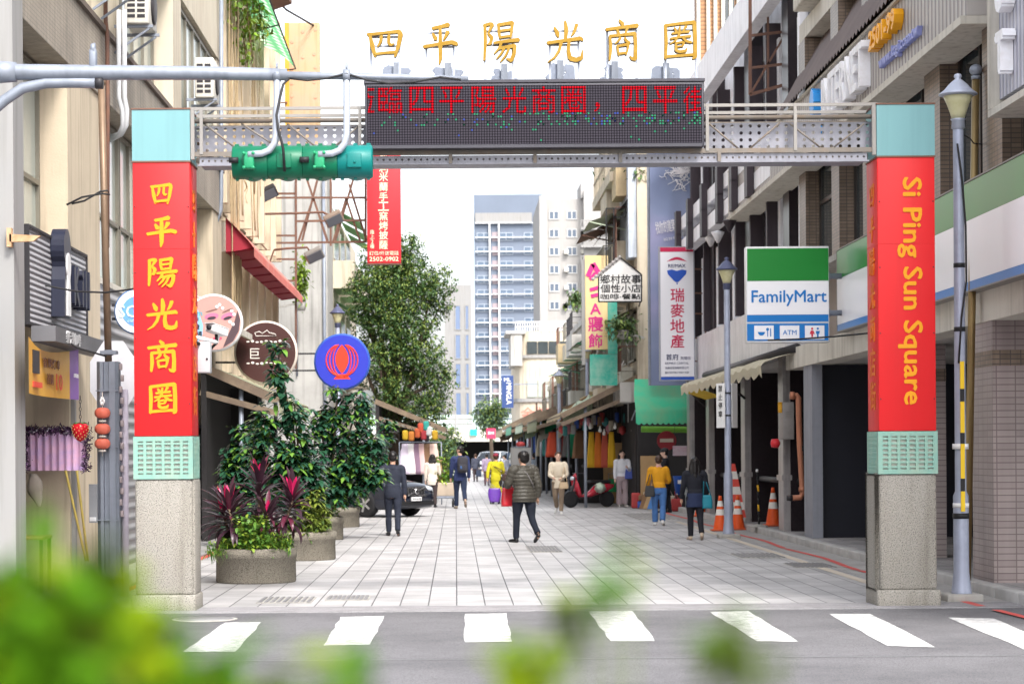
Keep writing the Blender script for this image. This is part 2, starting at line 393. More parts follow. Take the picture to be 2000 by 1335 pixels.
def grate(x,y,w_,l_,label):
    p=gp(x,y);t=thing('drain_grate',label,'drain grate',(p.x,p.y,0),group='drain grates and covers in the paving')
    b=MB();b.box(-w_/2,w_/2,-l_/2,l_/2,.002,.008);b.build('frame',M_concrete,t,False)
    b=MB();n=9
    for i in range(n):
        xx=-w_/2+.04+(w_-.08)*i/(n-1);b.box(xx-.018,xx+.018,-l_/2+.03,l_/2-.03,.009,.018)
    b.build('grille',M_iron,t,False)
grate(560,1172,.62,.9,'rectangular iron drain grate beside the nearest round planter')
grate(680,1168,.5,.7,'faint square iron cover in the paving near the crosswalk')
grate(1062,1072,.55,2.2,'square iron cover behind the heels of the person in the quilted jacket')
grate(1583,1104,.6,1.2,'dark drain grate in the gutter nearest the right gate pillar')
grate(1480,1085,.7,1.4,'dark drain grate in the gutter near the slim street lamp')
grate(1270,1008,1.0,5.0,'wide dark iron cover in the paving before the market stalls')
p=gp(400,1208)
t=thing('manhole_cover','round iron manhole cover at the foot of the left gate pillar','manhole cover',(p.x,p.y,-.006))
MB().lathe([(.33,0),(.33,.008),(.30,.011)],n=28).build('rim',M_concrete,t,False)
b=MB();b.lathe([(.29,.004),(.29,.013),(.01,.014)],n=28).build('lid',M_iron,t,False)
# ================================================================ the street gate
GD,GS=22.9,F/22.9
M_red=mat('red_panel',(.58,.011,.014),.5,var=.25,vscale=1.3,streak=.15,dirt=(.46,.022,.022))
M_cyan=mat('pale_blue_panel',(.155,.315,.335),.5,var=.25,vscale=1.5,streak=.2,dirt=(.13,.26,.26))
M_mint=mat('mint_grille',(.19,.35,.295),.5,var=.5,vscale=6,dirt=(.35,.38,.28))
M_gold=mat('yellow_lettering',(.66,.27,.004),.5)
M_orange=mat('faded_orange_lettering',(.60,.14,.01),.6,var=.5,vscale=20,dirt=(.8,.1,.03))
M_pebble=mat('pebble_dash_concrete',(.34,.32,.285),.9,var=.5,vscale=1.1,streak=.5,speck=.9,bump=.9,bscale=85,dirt=(.30,.27,.22))
def pillar(x0,x1,label,side):
    """side: +1 when its inner face looks towards +x"""
    xc=(x0+x1)/2;dpt=.60
    t=thing('gate_pillar',label,'gate pillar',(xc,GD,0),group='pillars of the street gate')
    w_=(x1-x0)/2;y0,y1=GD,GD+dpt
    b=MB();b.rbox(xc-w_-.035,xc+w_+.035,y0-.035,y1+.035,-.05,.17,.025)
    b.rbox(xc-w_,xc+w_,y0,y1,.165,1.40,.03);b.rbox(xc+side*w_-side*.05,xc+side*w_+side*.025,y0+.045,y1-.045,.165,1.395,.02)
    b.build('base',M_pebble,t)
    b=MB();z0,z1=1.402,1.855
    def lattice(fx,nx,nz,wid):
        fr=.05
        for i in range(nx+1):
            u=-wid/2+fr/2+(wid-fr)*i/nx;ww=fr if i in (0,nx) else .032
            fx(u-ww/2,u+ww/2,z0,z1,0)
        for k in range(nz+1):
            z=z0+.025+(z1-z0-.05)*k/nz;hh=.05 if k in (0,nz) else .022
            fx(-wid/2+.002,wid/2-.002,z-hh/2,z+hh/2,.003)
    W=w_+.012
    lattice(lambda a,c,e,f_,q: b.box(xc+a,xc+c,y0-.012+q,y0+.022,e,f_),6,8,2*W)
    lattice(lambda a,c,e,f_,q: b.box(xc+side*(W-q),xc+side*(W-.034),(y0+y1)/2+a*.94,(y0+y1)/2+c*.94,e,f_),8,8,dpt)
    b.box(xc-side*W,xc-side*(W-.03),y0+.03,y1,z0,z1);b.box(xc-W,xc+W,y1-.02,y1+.01,z0,z1)
    gr=b.build('vent_grille',M_mint,t)
    MB().box(xc-w_+.01,xc+w_-.01,y0+.024,y1-.03,z0+.003,z1-.003).build('core',mat('grille_core',(.62,.62,.56),.9,var=.5,vscale=5),gr)
    b=MB();b.rbox(xc-w_,xc+w_,y0,y1,1.858,4.785,.008)
    for z in (2.85,3.85): b.box(xc-w_-.002,xc+w_+.002,y0-.002,y1+.002,z,z+.004)
    bx=b.build('panel_box',M_red,t)
    b=MB()
    for z in (2.2,2.9,3.6,4.3):
        for xx in (xc-w_+.02,xc+w_-.02):
            b.lathe([(.008,-.004),(.007,.001),(.001,.002)],(xx,y0-.001,z),8,axis='y')
    b.build('rivets',M_dark,bx)
    b=MB();b.box(xc-w_-.004,xc+w_+.004,y0-.004,y1,4.788,5.33)
    cp=b.build('capital',M_cyan,t)
    b=MB();b.box(xc-w_-.012,xc+w_+.012,y0-.012,y1+.01,5.332,5.348);b.box(xc-w_-.01,xc+w_+.01,y0-.01,y1+.01,4.770,4.786)
    b.build('rusty_edging',M_rusty,cp)
    b=MB();xs=xc+side*(w_+.03);b.box(xs-.02,xs+.02,y0+.0,y0+.05,4.80,5.345);b.build('corner_angle',M_alu,cp)
    return t,bx,xc,w_
tL,bL,xL,wL=pillar(-3.42,-2.81,'gate pillar with large yellow Chinese characters on its red panel',1)
tR,bR,xR,wR=pillar(4.51,5.12,'gate pillar with sideways yellow English lettering on its red panel',-1)
b=MB()
for ch,yy in zip('四平陽光商圈',(378,452,532,614,697,778)):
    p=px(317,yy,GD);put(b,brush(ch,{'四': .27,'圈': .33,'陽': .33}.get(ch,.345),.004,1.22),xL,GD-.0015,p.z)
b.build('lettering',M_gold,bL)
b=MB();q=fit(text('Si Ping Sun Square',.3,.004,.022,'cm'),w=2.42)
xs=[v[2] for v in q.v];k=.268/(max(xs)-min(xs));q.v=[(v[0],v[1],v[2]*k) for v in q.v]
put(b,q,xR+.035,GD-.003,px(1775,568,GD).z,M=Matrix.Rotation(R(90),4,'Y'));b.build('lettering',M_gold,bR)
for bx_,xf_,M_,rows in ((bL,xL+wL+.003,MLEFT,(500,405)),(bR,xR-wR-.003,MRIGHT,(500,405))):
    b=MB()
    for i,ch in enumerate('四平陽光商店街'):
        z=px(380,385+i*66,GD).z
        q=brush(ch,.30,.002,1.1) if ch in BR else text(ch,.33,.002,.012,'cm')
        put(b,q,0,0,0,M=M_(xf_,GD+.30,z))
    b.build('side_lettering',M_orange,bx_)
TX0,TX1=xL+wL,xR-wR
tr=thing('gate_truss','grey steel lattice truss with perforated panels joining the two gate pillars','truss',((TX0+TX1)/2,GD+.1,4.7))
Z=lambda y: px(1000,y,GD).z
yf,yb=GD+.06,GD+.52
SL0,SL1=px(714,230,GD).x,px(1372,230,GD).x
M_truss=mat('truss_steel',(.17,.155,.14),.55,.25,var=.6,vscale=5,streak=.4,dirt=(.24,.16,.10))
b=MB()
for y_ in (yf,yb): b.tube([(TX0-.02,y_,Z(231)),(TX1+.02,y_,Z(231))],.024,10)
b.tube([(TX0,yf+.2,Z(249)),(TX1,yf+.2,Z(249))],.017,8)
for y_ in (yf-.03,yb): b.box(TX0-.06,TX1+.06,y_-.018,y_+.018,Z(301),Z(292))
b.build('main_chords',M_truss,tr)
b=MB();b.box(TX0-.03,TX1+.03,yf-.05,yf-.025,Z(211),Z(205));b.box(TX0,TX1,yb,yb+.025,Z(211),Z(205))
for x in (391,533,701,1380,1552): b.box(px(x,0,GD).x-.017,px(x,0,GD).x+.017,yf-.056,yf-.024,Z(297),Z(206))
b.build('guard_rail',M_alu,tr)
b=MB()
segs=[(395,238,465,292),(545,288,470,240),(560,240,625,292),(645,292,705,240),(1384,238,1448,292),(1462,292,1525,238),(1545,240,1612,292),(1625,290,1690,240)]
for x0,y0,x1,y1 in segs:
    p,q=px(x0,y0,GD),px(x1,y1,GD)
    b.tube([(p.x,yf+.01,p.z),(q.x,yf+.01,q.z)],.011,6);b.tube([(p.x+.03,yb-.02,p.z),(q.x,yb-.02,q.z)],.011,6);b.build('diagonal_brace',M_truss,tr);b=MB()
def perforated(b,x0,x1,z0,z1,y,n,m_,rad,off=True):
    """sheet with real round holes"""
    cw,chh=(x1-x0)/n,(z1-z0)/m_;K=8
    for i in range(n):
        for k in range(m_):
            ax,az=x0+i*cw,z0+k*chh;cx,cz=ax+cw/2,az+chh/2
            o_=[(ax,az),(cx,az),(ax+cw,az),(ax+cw,cz),(ax+cw,az+chh),(cx,az+chh),(ax,az+chh),(ax,cz)]
            h_=[(cx+rad*math.cos(R(225+45*q)),cz+rad*math.sin(R(225+45*q))) for q in range(K)]
            if off and (i+k) % 2 and m_>1 and False: continue
            b.add([(u,y,v) for u,v in o_]+[(u,y,v) for u,v in h_]+[(u,y+.004,v) for u,v in h_],
                  [(q,(q+1) % K,K+(q+1) % K,K+q) for q in range(K)]+[(K+q,K+(q+1) % K,2*K+(q+1) % K,2*K+q) for q in range(K)])
M_perf=mat('perforated_sheet',(.25,.25,.285),.45,.3,var=.5,vscale=3,streak=.3)
b=MB();cell=17.5/GS
for a,c in ((TX0+.02,SL0),(SL1,TX1-.02)):
    perforated(b,a,c,Z(292),Z(238),yf+.12,max(int((c-a)/cell),1),4,.0195);b.build('perforated_panel',M_perf,tr);b=MB()
b=MB();perforated(b,TX0+.1,TX1-.1,Z(317),Z(302),yf-.02,int((TX1-TX0)/(12.5/GS)),1,.012)
b.box(TX0+.08,TX1-.08,yf-.045,yf-.015,Z(319.5),Z(317))
b.box(TX0+.1,TX1-.1,yf,yb,Z(316),Z(315))
b.build('lower_perforated_strip',M_perf,tr)
b=MB()
for x in (880,1045,1212,1405): p=px(x,305,GD);b.box(p.x-.018,p.x+.018,yf-.056,yf-.02,Z(318),Z(298))
b.build('clamps',M_truss,tr)
led=thing('led_display','long dark LED message board with red scrolling Chinese characters above the street','LED sign',((SL0+SL1)/2,GD-.1,Z(292)))
ld=GD-.16
zt,zb=px(1040,166,GD).z,px(1040,291.5,GD).z
b=MB();b.rbox(SL0,SL1,ld,GD+.12,zb,zt,.012)
b.box(SL0-.01,SL1+.01,ld-.012,GD+.13,zt,zt+.03);b.box(SL0+.02,SL1-.02,ld-.004,ld,zb-.003,zb+.03)
b.build('housing',mat('led_housing',(.06,.058,.07),.5,.2,var=.3),led)
M_led=bpy.data.materials.new('led_face');M_led.use_nodes=True
n_=M_led.node_tree.nodes;l_=M_led.node_tree.links;B_=n_['Principled BSDF'];B_.inputs['Roughness'].default_value=.8;B_.inputs['Specular IOR Level'].default_value=.1
def dotmask(n_,l_,step):
    tc=n_.new('ShaderNodeTexCoord');vm=n_.new('ShaderNodeVectorMath');vm.operation='SCALE';vm.inputs['Scale'].default_value=1/step;l_.new(tc.outputs['Object'],vm.inputs[0])
    fr=n_.new('ShaderNodeVectorMath');fr.operation='FRACTION';l_.new(vm.outputs[0],fr.inputs[0])
    sb=n_.new('ShaderNodeVectorMath');sb.operation='SUBTRACT';sb.inputs[1].default_value=(.5,.5,.5);l_.new(fr.outputs[0],sb.inputs[0])
    ml=n_.new('ShaderNodeVectorMath');ml.operation='MULTIPLY';ml.inputs[1].default_value=(1,0,1);l_.new(sb.outputs[0],ml.inputs[0])
    ln=n_.new('ShaderNodeVectorMath');ln.operation='LENGTH';l_.new(ml.outputs[0],ln.inputs[0])
    mr=n_.new('ShaderNodeMapRange');mr.inputs[1].default_value=.44;mr.inputs[2].default_value=.34;l_.new(ln.outputs['Value'],mr.inputs[0])
    return mr.outputs[0]
STEP=(SL1-SL0)/128
mk=dotmask(n_,l_,STEP);mx=n_.new('ShaderNodeMix');mx.data_type='RGBA';mx.inputs[6].default_value=(.008,.007,.010,1);mx.inputs[7].default_value=(.045,.040,.052,1)
l_.new(mk,mx.inputs[0]);l_.new(mx.outputs[2],B_.inputs['Base Color'])
b=MB();b.box(SL0+.025,SL1-.025,ld-.006,ld,zb+.035,zt-.03);b.build('screen',M_led,led)
M_ledr=bpy.data.materials.new('led_red_glow');M_ledr.use_nodes=True
n_=M_ledr.node_tree.nodes;l_=M_ledr.node_tree.links;B_=n_['Principled BSDF']
B_.inputs['Base Color'].default_value=(.012,.002,.003,1);B_.inputs['Emission Color'].default_value=(.75,.004,.014,1);B_.inputs['Specular IOR Level'].default_value=0;B_.inputs['Roughness'].default_value=1
mr2=n_.new('ShaderNodeMath');mr2.operation='MULTIPLY';mr2.inputs[1].default_value=.42;l_.new(dotmask(n_,l_,STEP),mr2.inputs[0])
mr3=n_.new('ShaderNodeMath');mr3.operation='ADD';mr3.inputs[1].default_value=.03;l_.new(mr2.outputs[0],mr3.inputs[0]);l_.new(mr3.outputs[0],B_.inputs['Emission Strength'])
b=MB()
for ch,x in zip('蒞臨四平陽光商圈，四平街',(707,762,823,882,945,1004,1062,1120,1166,1239,1299,1358)):
    q=text(ch,.36,.002,.008,'cm')
    q=fit(q,w=.26,h=.285) if ch != '，' else fit(q,w=.06,h=.1)
    p=px(x,198 if ch != '，' else 212,GD);put(b,q,p.x*(ld/GD),ld-.0065,p.z-.012)
b.clipx(SL0+.03,SL1-.03);b.build('lit_text',M_ledr,led)
for nm,colr,cnt in (('green_pixels',(.0,.16,.07),240),('blue_pixels',(.01,.03,.2),70)):
    b=MB()
    for i in range(cnt):
        u=SL0+.03+STEP*int(random.random() ** .7*126);row=random.choice((0,1,2,3,4,14,15,16)) if random.random()<.8 else random.randint(0,16)
        z=zt-.34-row*STEP
        if z<zb+.05: continue
        b.box(u,u+STEP*.6,ld-.0078,ld-.006,z,z+STEP*.55)
    b.build(nm,mat('led_'+nm,colr,emit=.10),led)
M_goldch=mat('gold_letter',(.26,.145,.012),.35,.4,var=.4,vscale=6,dirt=(.40,.28,.07))
M_frame=mat('pale_steel_frame',(.38,.41,.48),.5,.2,var=.4,vscale=4)
names6={'四': 'first and squarest gold character','平': 'second gold character with two side dots','陽': 'third and densest gold character','光': 'fourth gold character with splayed legs','商': 'fifth gold character with a hat stroke','圈': 'last gold character, boxed in a square outline'}
for ch,x0,x1,y0,y1,fx0,fx1 in (('四',717,788,64,118,725,781),('平',826,895,50,132,833,886),('陽',943,1015,47,128,947,1001),('光',1066,1138,46,128,1073,1129),('商',1180,1246,44,125,1185,1242),('圈',1294,1358,46,122,1298,1358)):
    c=px((x0+x1)/2,(y0+y1)/2,GD);w_,h_=(x1-x0)/GS,(y1-y0)/GS
    zb_=px((x0+x1)/2,168,GD).z
    t=thing('gold_character',names6[ch]+' standing above the LED board','sign letter',(c.x,GD,zb_),group='gold characters along the gate top')
    q=fit(brush(ch,.36,.07,.95),w=w_,h=h_)
    b=MB();put(b,q,c.x,GD-.10,c.z);b.build('character',M_goldch,t)
    b=MB();a_,e_=px(fx0,100,GD).x,px(fx1,100,GD).x;top=c.z+h_*.28
    for xx in (a_,e_): b.box(xx-.012,xx+.012,GD-.095,GD-.07,zb_-.05,top)
    for zz in (top,c.z-h_*.05): b.box(a_,e_,GD-.093,GD-.073,zz-.01,zz+.01)
    b.build('support_frame',M_frame,t)
for ch,x,y,w_,h_,lb in (('四',775,150,56,52,'leftmost'),('商',875,153,62,56,'second'),('光',985,155,56,56,'third'),('陽',1094,150,58,60,'fourth'),('平',1200,153,64,62,'fifth'),('圈',1300,152,56,54,'rightmost')):
    c=px(x,y,GD+.42);s_=(GD+.42)/F
    t=thing('letter_back_plate','pale grey back of a reversed sign character, %s of six behind the gold ones' % lb,'sign letter',(c.x,GD+.42,c.z-.2),group='backs of the sign characters facing away')
    q=fit(brush(ch,.3,.04,2.6),w=w_*s_,h=h_*s_);q.v=[(-v[0],-v[1],v[2]) for v in q.v];q.f=[list(f) for f in q.f]
    b=MB();put(b,q,c.x,GD+.40,c.z-.02);b.build('plate',mat('letter_back',(.24,.27,.34),.5,.1,var=.4,vscale=5),t)
    b=MB();b.box(c.x-.035,c.x+.035,GD+.352,GD+.39,c.z-.5,c.z+h_*s_*.5);b.build('post',M_steel,t)
# ================================================================ right side of the street
FX=6.2
M_tile=tiles('mauve_wall_tiles',(.34,.28,.27),(.29,.235,.23),(.16,.12,.12),.22,.075,'b',.35,.006,0,.25,.3,.15)
M_btile=tiles('brown_wall_tiles',(.25,.18,.13),(.18,.13,.09),(.09,.07,.06),.12,.055,'b',.4,.006,0,.3,.3,.3)
M_soffit=mat('soffit_plaster',(.42,.40,.38),.8,var=.4,vscale=1.0)
M_winframe=mat('bronze_window_frame',(.05,.042,.038),.45,.4,var=.3)
M_ribwhite=ribbed('ribbed_white_sheet',(.46,.43,.41),(.20,.18,.18),1.6,1,.5,.1,.35)
M_shade=mat('interior_shade',(.022,.02,.021),.8,var=.4)  # near-black base carries the shade of unlit rooms and recesses
M_navy=mat('dark_navy_board',(.010,.011,.020),.45,var=.5,vscale=1)
M_lgreen=mat('sign_green',(.012,.20,.03),.3,var=.1,vscale=1)
M_lwhite=mat('sign_white',(.80,.79,.82),.3,var=.1,vscale=1,dirt=(.6,.6,.65))
M_lblue=mat('sign_blue',(.012,.17,.50),.3,var=.1,vscale=1)
def wY(p): return 26040/(p-890)
t=thing('corner_building','brown tiled corner building with an arcade and store banner beside the right gate pillar','building',(FX,31,0))
b=MB()
for a,c,e in ((0,24.8,25.8),(0,30.6,31.5),(.5,18.5,19.6)): MB().box(FX+a,FX+a+.78,c,e,.115,3.14).build('arcade_column',M_tile,t)
for y in (24.796,30.596): MB().box(FX-.004,FX+.784,y,y+(1.008 if y<27 else .908),2.62,2.80).build('dark_tile_band',M_btile,t)
b=MB();b.box(FX+.02,FX+.20,37.5,38.4,.115,3.14);b.build('end_pier',mat('grey_pier',(.26,.27,.31),.6,var=.3,streak=.4),t)
b=MB();b.box(FX-.02,FX+.4,18,40.2,3.14,3.52);b.build('fascia_beam',M_concrete_light,t)
b=MB();b.box(FX+.42,12,18,38.4,3.15,3.25);ce=b.build('arcade_ceiling',M_soffit,t)
for y in (27.5,29.5,34): MB().lathe([(.14,-.07),(.16,0)],(7.6,y,3.148),16).build('ceiling_lamp',mat('lamp_glass',(.8,.8,.75),.3),t)
b=MB();b.box(9.4,9.6,24,38.4,.12,3.15);b.build('shop_wall',M_shade,t)
b=MB()
for y in range(25,38,2): b.box(9.36,9.396,y+.06,y+1.94,.3,2.35)
b.build('shop_glass',M_glass,t)
for nm,z0,z1,m_ in (('store_stripe_green',2.86,3.1,M_lgreen),('store_stripe_white',2.58,2.86,M_lwhite),('store_stripe_blue',2.50,2.58,M_lblue)):
    MB().box(9.33,9.39,25,38.3,z0+.002,z1-.002).build(nm,m_,t)
b=MB();b.box(FX+.205,9.35,37.7,37.85,.115,3.14);b.build('dark_side_wall',M_navy,t)
b=MB();b.box(FX+.35,12,18,38.6,3.6,13.5);b.build('upper_wall',mat('brown_render',(.30,.25,.22),.8,var=.4,vscale=1),t)
edges=[(18,18.6),(24.3,25.2),(27.4,28.3),(30.8,31.4),(32.0,32.6),(34.6,35.3),(37.9,38.6)]
for a,c in edges: MB().box(FX+.0,FX+.345,a,c,4.80,8.9).build('tiled_pier',M_btile,t)
for k in range(len(edges)-1):
    a,c=edges[k][1],edges[k+1][0]
    if c-a<.8: continue
    b=MB();x=FX+.24;n=2 if c-a<4 else 4
    for z in (4.80,5.95 if c-a>2.2 else 6.7,6.76): b.box(x,x+.09,a,c,z,z+.07)
    for i in range(n+1): yy=a+(c-a-.07)*i/n;b.box(x-.004,x+.086,yy,yy+.07,4.8,6.83)
    wf=b.build('window',M_winframe,t)
    MB().box(x+.035,x+.05,a+.05,c-.05,4.86,6.8).build('pane',M_glass,wf)
b=MB();b.box(FX-.12,FX+.345,18,38.6,4.68,4.78);b.build('window_ledge',M_concrete,t)
for y in (26.6,29.4,33.5,36.5):
    b=MB();b.bar((5.95,y,6.62),(FX+.35,y,6.62),.04,.06);b.build('sign_bracket',M_rusty,t)
b=MB();n=110;rows=[]
for i in range(n+1):
    y=24+14.6*i/n;o_=.035*math.cos(i*math.pi)
    rows.append([(FX-.38,y,7.66+o_),(FX+.34,y,8.95+o_)])
b.loft(rows,0,False,False,False);b.build('corrugated_roof',mat('dark_corrugated',(.13,.095,.085),.55,.3,var=.5,vscale=2,dirt=(.06,.045,.045)),t)
b=MB();b.box(FX+.02,FX+.345,24,38.6,8.93,9.25);b.build('floor_band',M_concrete_light,t)
for y0 in (27,30.2,33.4):
    b=MB();x=FX+.22
    for z in (9.3,11.2): b.box(x,x+.1,y0,y0+2.6,z,z+.08)
    for i in range(3): b.box(x-.003,x+.097,y0+1.26*i,y0+1.26*i+.08,9.3,11.28)
    wf=b.build('window',M_winframe,t);MB().box(x+.04,x+.055,y0+.04,y0+2.56,9.36,11.2).build('pane',M_glass_pale,wf)
b=MB();b.rbox(FX-.25,FX+.34,36.3,37.6,9.3,10.9,.03);b.build('concrete_box',M_concrete_light,t)
s=thing('long_sign','long ribbed pale sign with raised white letters under the dark corrugated roof','sign',(5.95,33,6.6))
b=MB();b.box(5.93,6.18,24.8,46.2,6.66,7.6);pn=b.build('panel',M_ribwhite,s)
b=MB();b.box(5.86,FX+.2,24.8,46.24,6.56,6.655);b.box(5.88,6.18,24.8,46.2,7.605,7.64);b.box(5.9,6.19,46.2,46.28,6.66,7.6);b.build('frame',M_concrete_light,s)
def facade_letters(body,y_start,z,size,m_,nm,par,sx=1.0,ext=.1,bold=.03):
    b=MB();q=text(body,size,ext,bold,'lm',sx);put(b,q,0,0,0,M=MRIGHT(5.925,y_start,z));return b.build(nm,m_,par)
M_3dwhite=mat('raised_white_letter',(.80,.80,.84),.45,var=.4,vscale=5,dirt=(.45,.38,.32))
facade_letters('INTERNET',33.7,7.12,.88,M_3dwhite,'white_letters',s,.84,.16,.015)
facade_letters('2501-99',30.0,7.33,.36,mat('raised_orange_letter',(.80,.36,.01),.45,var=.3,vscale=6),'orange_number',s,1.5,.13,.04)
facade_letters('www.ktgi.com.tw',29.6,6.94,.22,mat('raised_blue_letter',(.26,.29,.58),.45,var=.3,vscale=6),'blue_address',s,1.6,.07,.02)
b=MB();put(b,text('e',.8,.14,.06,'lm'),0,0,0,M=MRIGHT(5.925,34.9,7.25));b.lathe([(.01,-.02),(.12,0),(.12,.12)],(5.9,34.7,6.82),14,axis='x')
b.build('blue_logo',mat('logo_blue',(.03,.28,.70),.4,var=.4,vscale=3),s)
s=thing('upright_sign','upright white framed sign box with raised white letters at the upper right corner','sign',(5.7,24.2,5.4))
b=MB();b.box(5.92,6.3,20.9,23.3,5.44,9.2);b.build('panel',ribbed('ribbed_lilac_sheet',(.55,.55,.62),(.30,.30,.38),2.2,1,.5,.1,.3),s)
b=MB();b.box(5.82,6.34,23.3,23.42,5.34,9.2);b.box(5.82,6.34,20.85,23.42,5.26,5.335);b.build('frame',M_concrete_light,s)
b=MB()
for ch,z in zip('TUT',(5.85,6.5,7.15)): put(b,text(ch,.58,.14,.05,'cm',.9),0,0,0,M=MRIGHT(5.915,22.75,z))
b.build('letters',M_3dwhite,s)
b=MB();b.bar((6.3,22.8,5.9),(6.6,22.8,5.9),.06);b.bar((6.3,22.8,8.5),(6.6,22.8,8.5),.06);b.build('bracket',M_rusty,s)
s=thing('store_banner','long green, white and blue convenience store banner along the arcade beam','sign',(FX-.2,29,3.5))
for nm,z0,z1,m_ in (('white_band',3.62,4.335,M_lwhite),('green_band',4.337,4.78,M_lgreen),('blue_band',3.52,3.618,M_lblue)):
    b=MB();b.box(FX-.17,FX-.03,18,30.4,z0,z1);b.box(FX-.17,FX-.03,30.46,33.9,z0,z1);b.build(nm,m_,s)
b=MB()
for z in (3.50,4.784): b.box(FX-.18,FX-.02,18,33.94,z,z+.018)
b.box(FX-.175,FX-.02,30.405,30.455,3.52,4.78);b.box(FX-.175,FX-.02,33.905,33.94,3.52,4.78);b.build('frame',M_alu,s)
HD=33.4;c=px(1538.5,575,HD);k=HD/F
s=thing('hanging_store_sign','square green, white and blue hanging sign reading FamilyMart beside the right pillar','sign',(c.x,HD,c.z))
b=MB();w2,h2=81*k,94*k;b.rbox(c.x-w2,c.x+w2,HD,HD+.22,c.z-h2,c.z+h2,.012);bo=b.build('box',mat('sign_casing',(.66,.66,.67),.4,var=.2,vscale=3),s)
def band(y0,y1,m_,nm,x0=1459,x1=1618,e=.006):
    p,q=px(x0,y0,HD),px(x1,y1,HD);zz0=px(1538,y0,HD).z;zz1=px(1538,y1,HD).z
    MB().box(p.x,q.x,HD-e,HD-.001,zz1,zz0).build(nm,m_,s)
band(485,548,M_lgreen,'green_field');band(549,614,M_lwhite,'white_field');band(614.5,628,M_lblue,'blue_stripe');band(631.5,665,M_lblue,'blue_field')
b=MB();q=fit(text('FamilyMart',.25,.004,.014,'cm'),w=147*k);p=px(1541,582,HD);put(b,q,p.x,HD-.008,p.z);b.build('lettering',M_lblue,s)
for i,x in enumerate((1492,1542,1591)):
    p=px(x,649,HD);b=MB();b.box(p.x-19*k,p.x+19*k,HD-.010,HD-.0065,p.z-13.5*k,p.z+13.5*k);pl=b.build('icon_plate',M_lwhite,s)
    if i==1:
        b=MB();put(b,fit(text('ATM',.15,.003,.004,'cm'),w=27*k),p.x,HD-.0105,p.z);b.build('icon',M_lblue,pl)
    elif i==0:
        b=MB();b.prism([(p.x+(-5+7*math.cos(a))*k,p.z+(1+7*math.sin(a))*k) for a in [math.pi+j*math.pi/8 for j in range(9)]],HD-.013,HD-.0105)
        b.box(p.x+6.2*k,p.x+7.8*k,HD-.013,HD-.0105,p.z-8*k,p.z+5*k);b.ball_disc((p.x+7*k,p.z+6*k),3*k,HD-.0132,HD-.0105,12);b.box(p.x+12*k,p.x+14*k,HD-.013,HD-.0105,p.z-8*k,p.z+8*k)
        b.build('icon',M_lblue,pl)
    else:
        for dx,m_ in ((-5,mat('icon_red',(.6,.03,.06),.4)),(6,M_lblue)):
            b=MB();b.ball_disc((p.x+dx*k,p.z+7.5*k),2.2*k,HD-.0132,HD-.0105,12)
            sh=[(-4,3),(4,3),(3,-3),(1.5,-3),(1.5,-9),(-1.5,-9),(-1.5,-3),(-3,-3)] if dx>0 else [(-2.5,4),(2.5,4),(5,-3),(2,-3),(1.5,-9),(-1.5,-9),(-2,-3),(-5,-3)]
            b.prism([(p.x+(dx+u)*k,p.z+v*k) for u,v in sh][::-1],HD-.013,HD-.0105);b.build('icon',m_,pl)
b=MB()
for y in (538,610):
    p=px(1622,y,HD);b.lathe([(.10,0),(.075,.03),(.045,.05),(.045,FX-.05-p.x)],(p.x-.03,HD+.11,p.z),14,axis='x')
b.build('support_arms',M_steel,s)
# ================================================================ dark columned building with white beams
t=thing('lattice_building','building with dark stone columns, white cross beams and tall dark windows right of the market','building',(FX,48,0))
M_granite=mat('dark_granite',(.016,.011,.014),.3,var=.5,vscale=14,speck=.3,dirt=(.035,.024,.028))
M_stain=mat('stainless_post',(.42,.40,.40),.35,.6,var=.5,vscale=3,streak=.5)
M_beam=mat('white_beam',(.82,.82,.86),.5,var=.4,vscale=1.2,streak=.4)
M_fin=mat('dark_fin',(.035,.025,.032),.5,var=.3)
cols=(40.7,46.1,52.6,57.0)
for y in cols:
    b=MB();b.box(FX+.14,FX+1.1,y,y+.75,.115,14 if y<50 else 10.9);b.build('stone_column',M_granite,t)
    b=MB();b.box(FX,FX+.135,y+.01,y+.62,.115,3.6)
    b.box(FX-.03,FX+.16,y-.02,y+.66,1.08,1.18);b.build('steel_cladding',M_stain,t)
b=MB()
for a,c_ in zip(cols,cols[1:]): b.tube([(FX+.3,a+.7,1.05),(FX+.3,c_+.05,1.05)],.06,10)
b.tube([(FX+.3,39.0,1.05),(FX+.3,40.75,1.05)],.06,10);b.build('barrier_rail',M_black,t)
b=MB();b.box(9.0,9.2,38.6,58,.115,3.4);b.box(FX+.2,9,57.8,58,.115,3.4);b.build('arcade_wall',M_shade,t)
b=MB();b.box(FX+.2,12,38.62,57.9,3.3,3.42);b.build('arcade_ceiling',M_soffit,t)
b=MB();b.box(FX+.45,12,38.62,47.2,3.45,15);b.box(FX+.45,12,47.201,57.8,3.45,10.9);b.build('rear_wall',mat('grey_backwall',(.70,.70,.72),.7,var=.4,streak=.4),t)
b=MB();b.box(FX,FX+.4,40.2,57.8,3.44,4.55);b.build('metal_fascia',mat('brushed_fascia',(.70,.68,.70),.35,.2,var=.5,vscale=1.2,streak=.5),t)
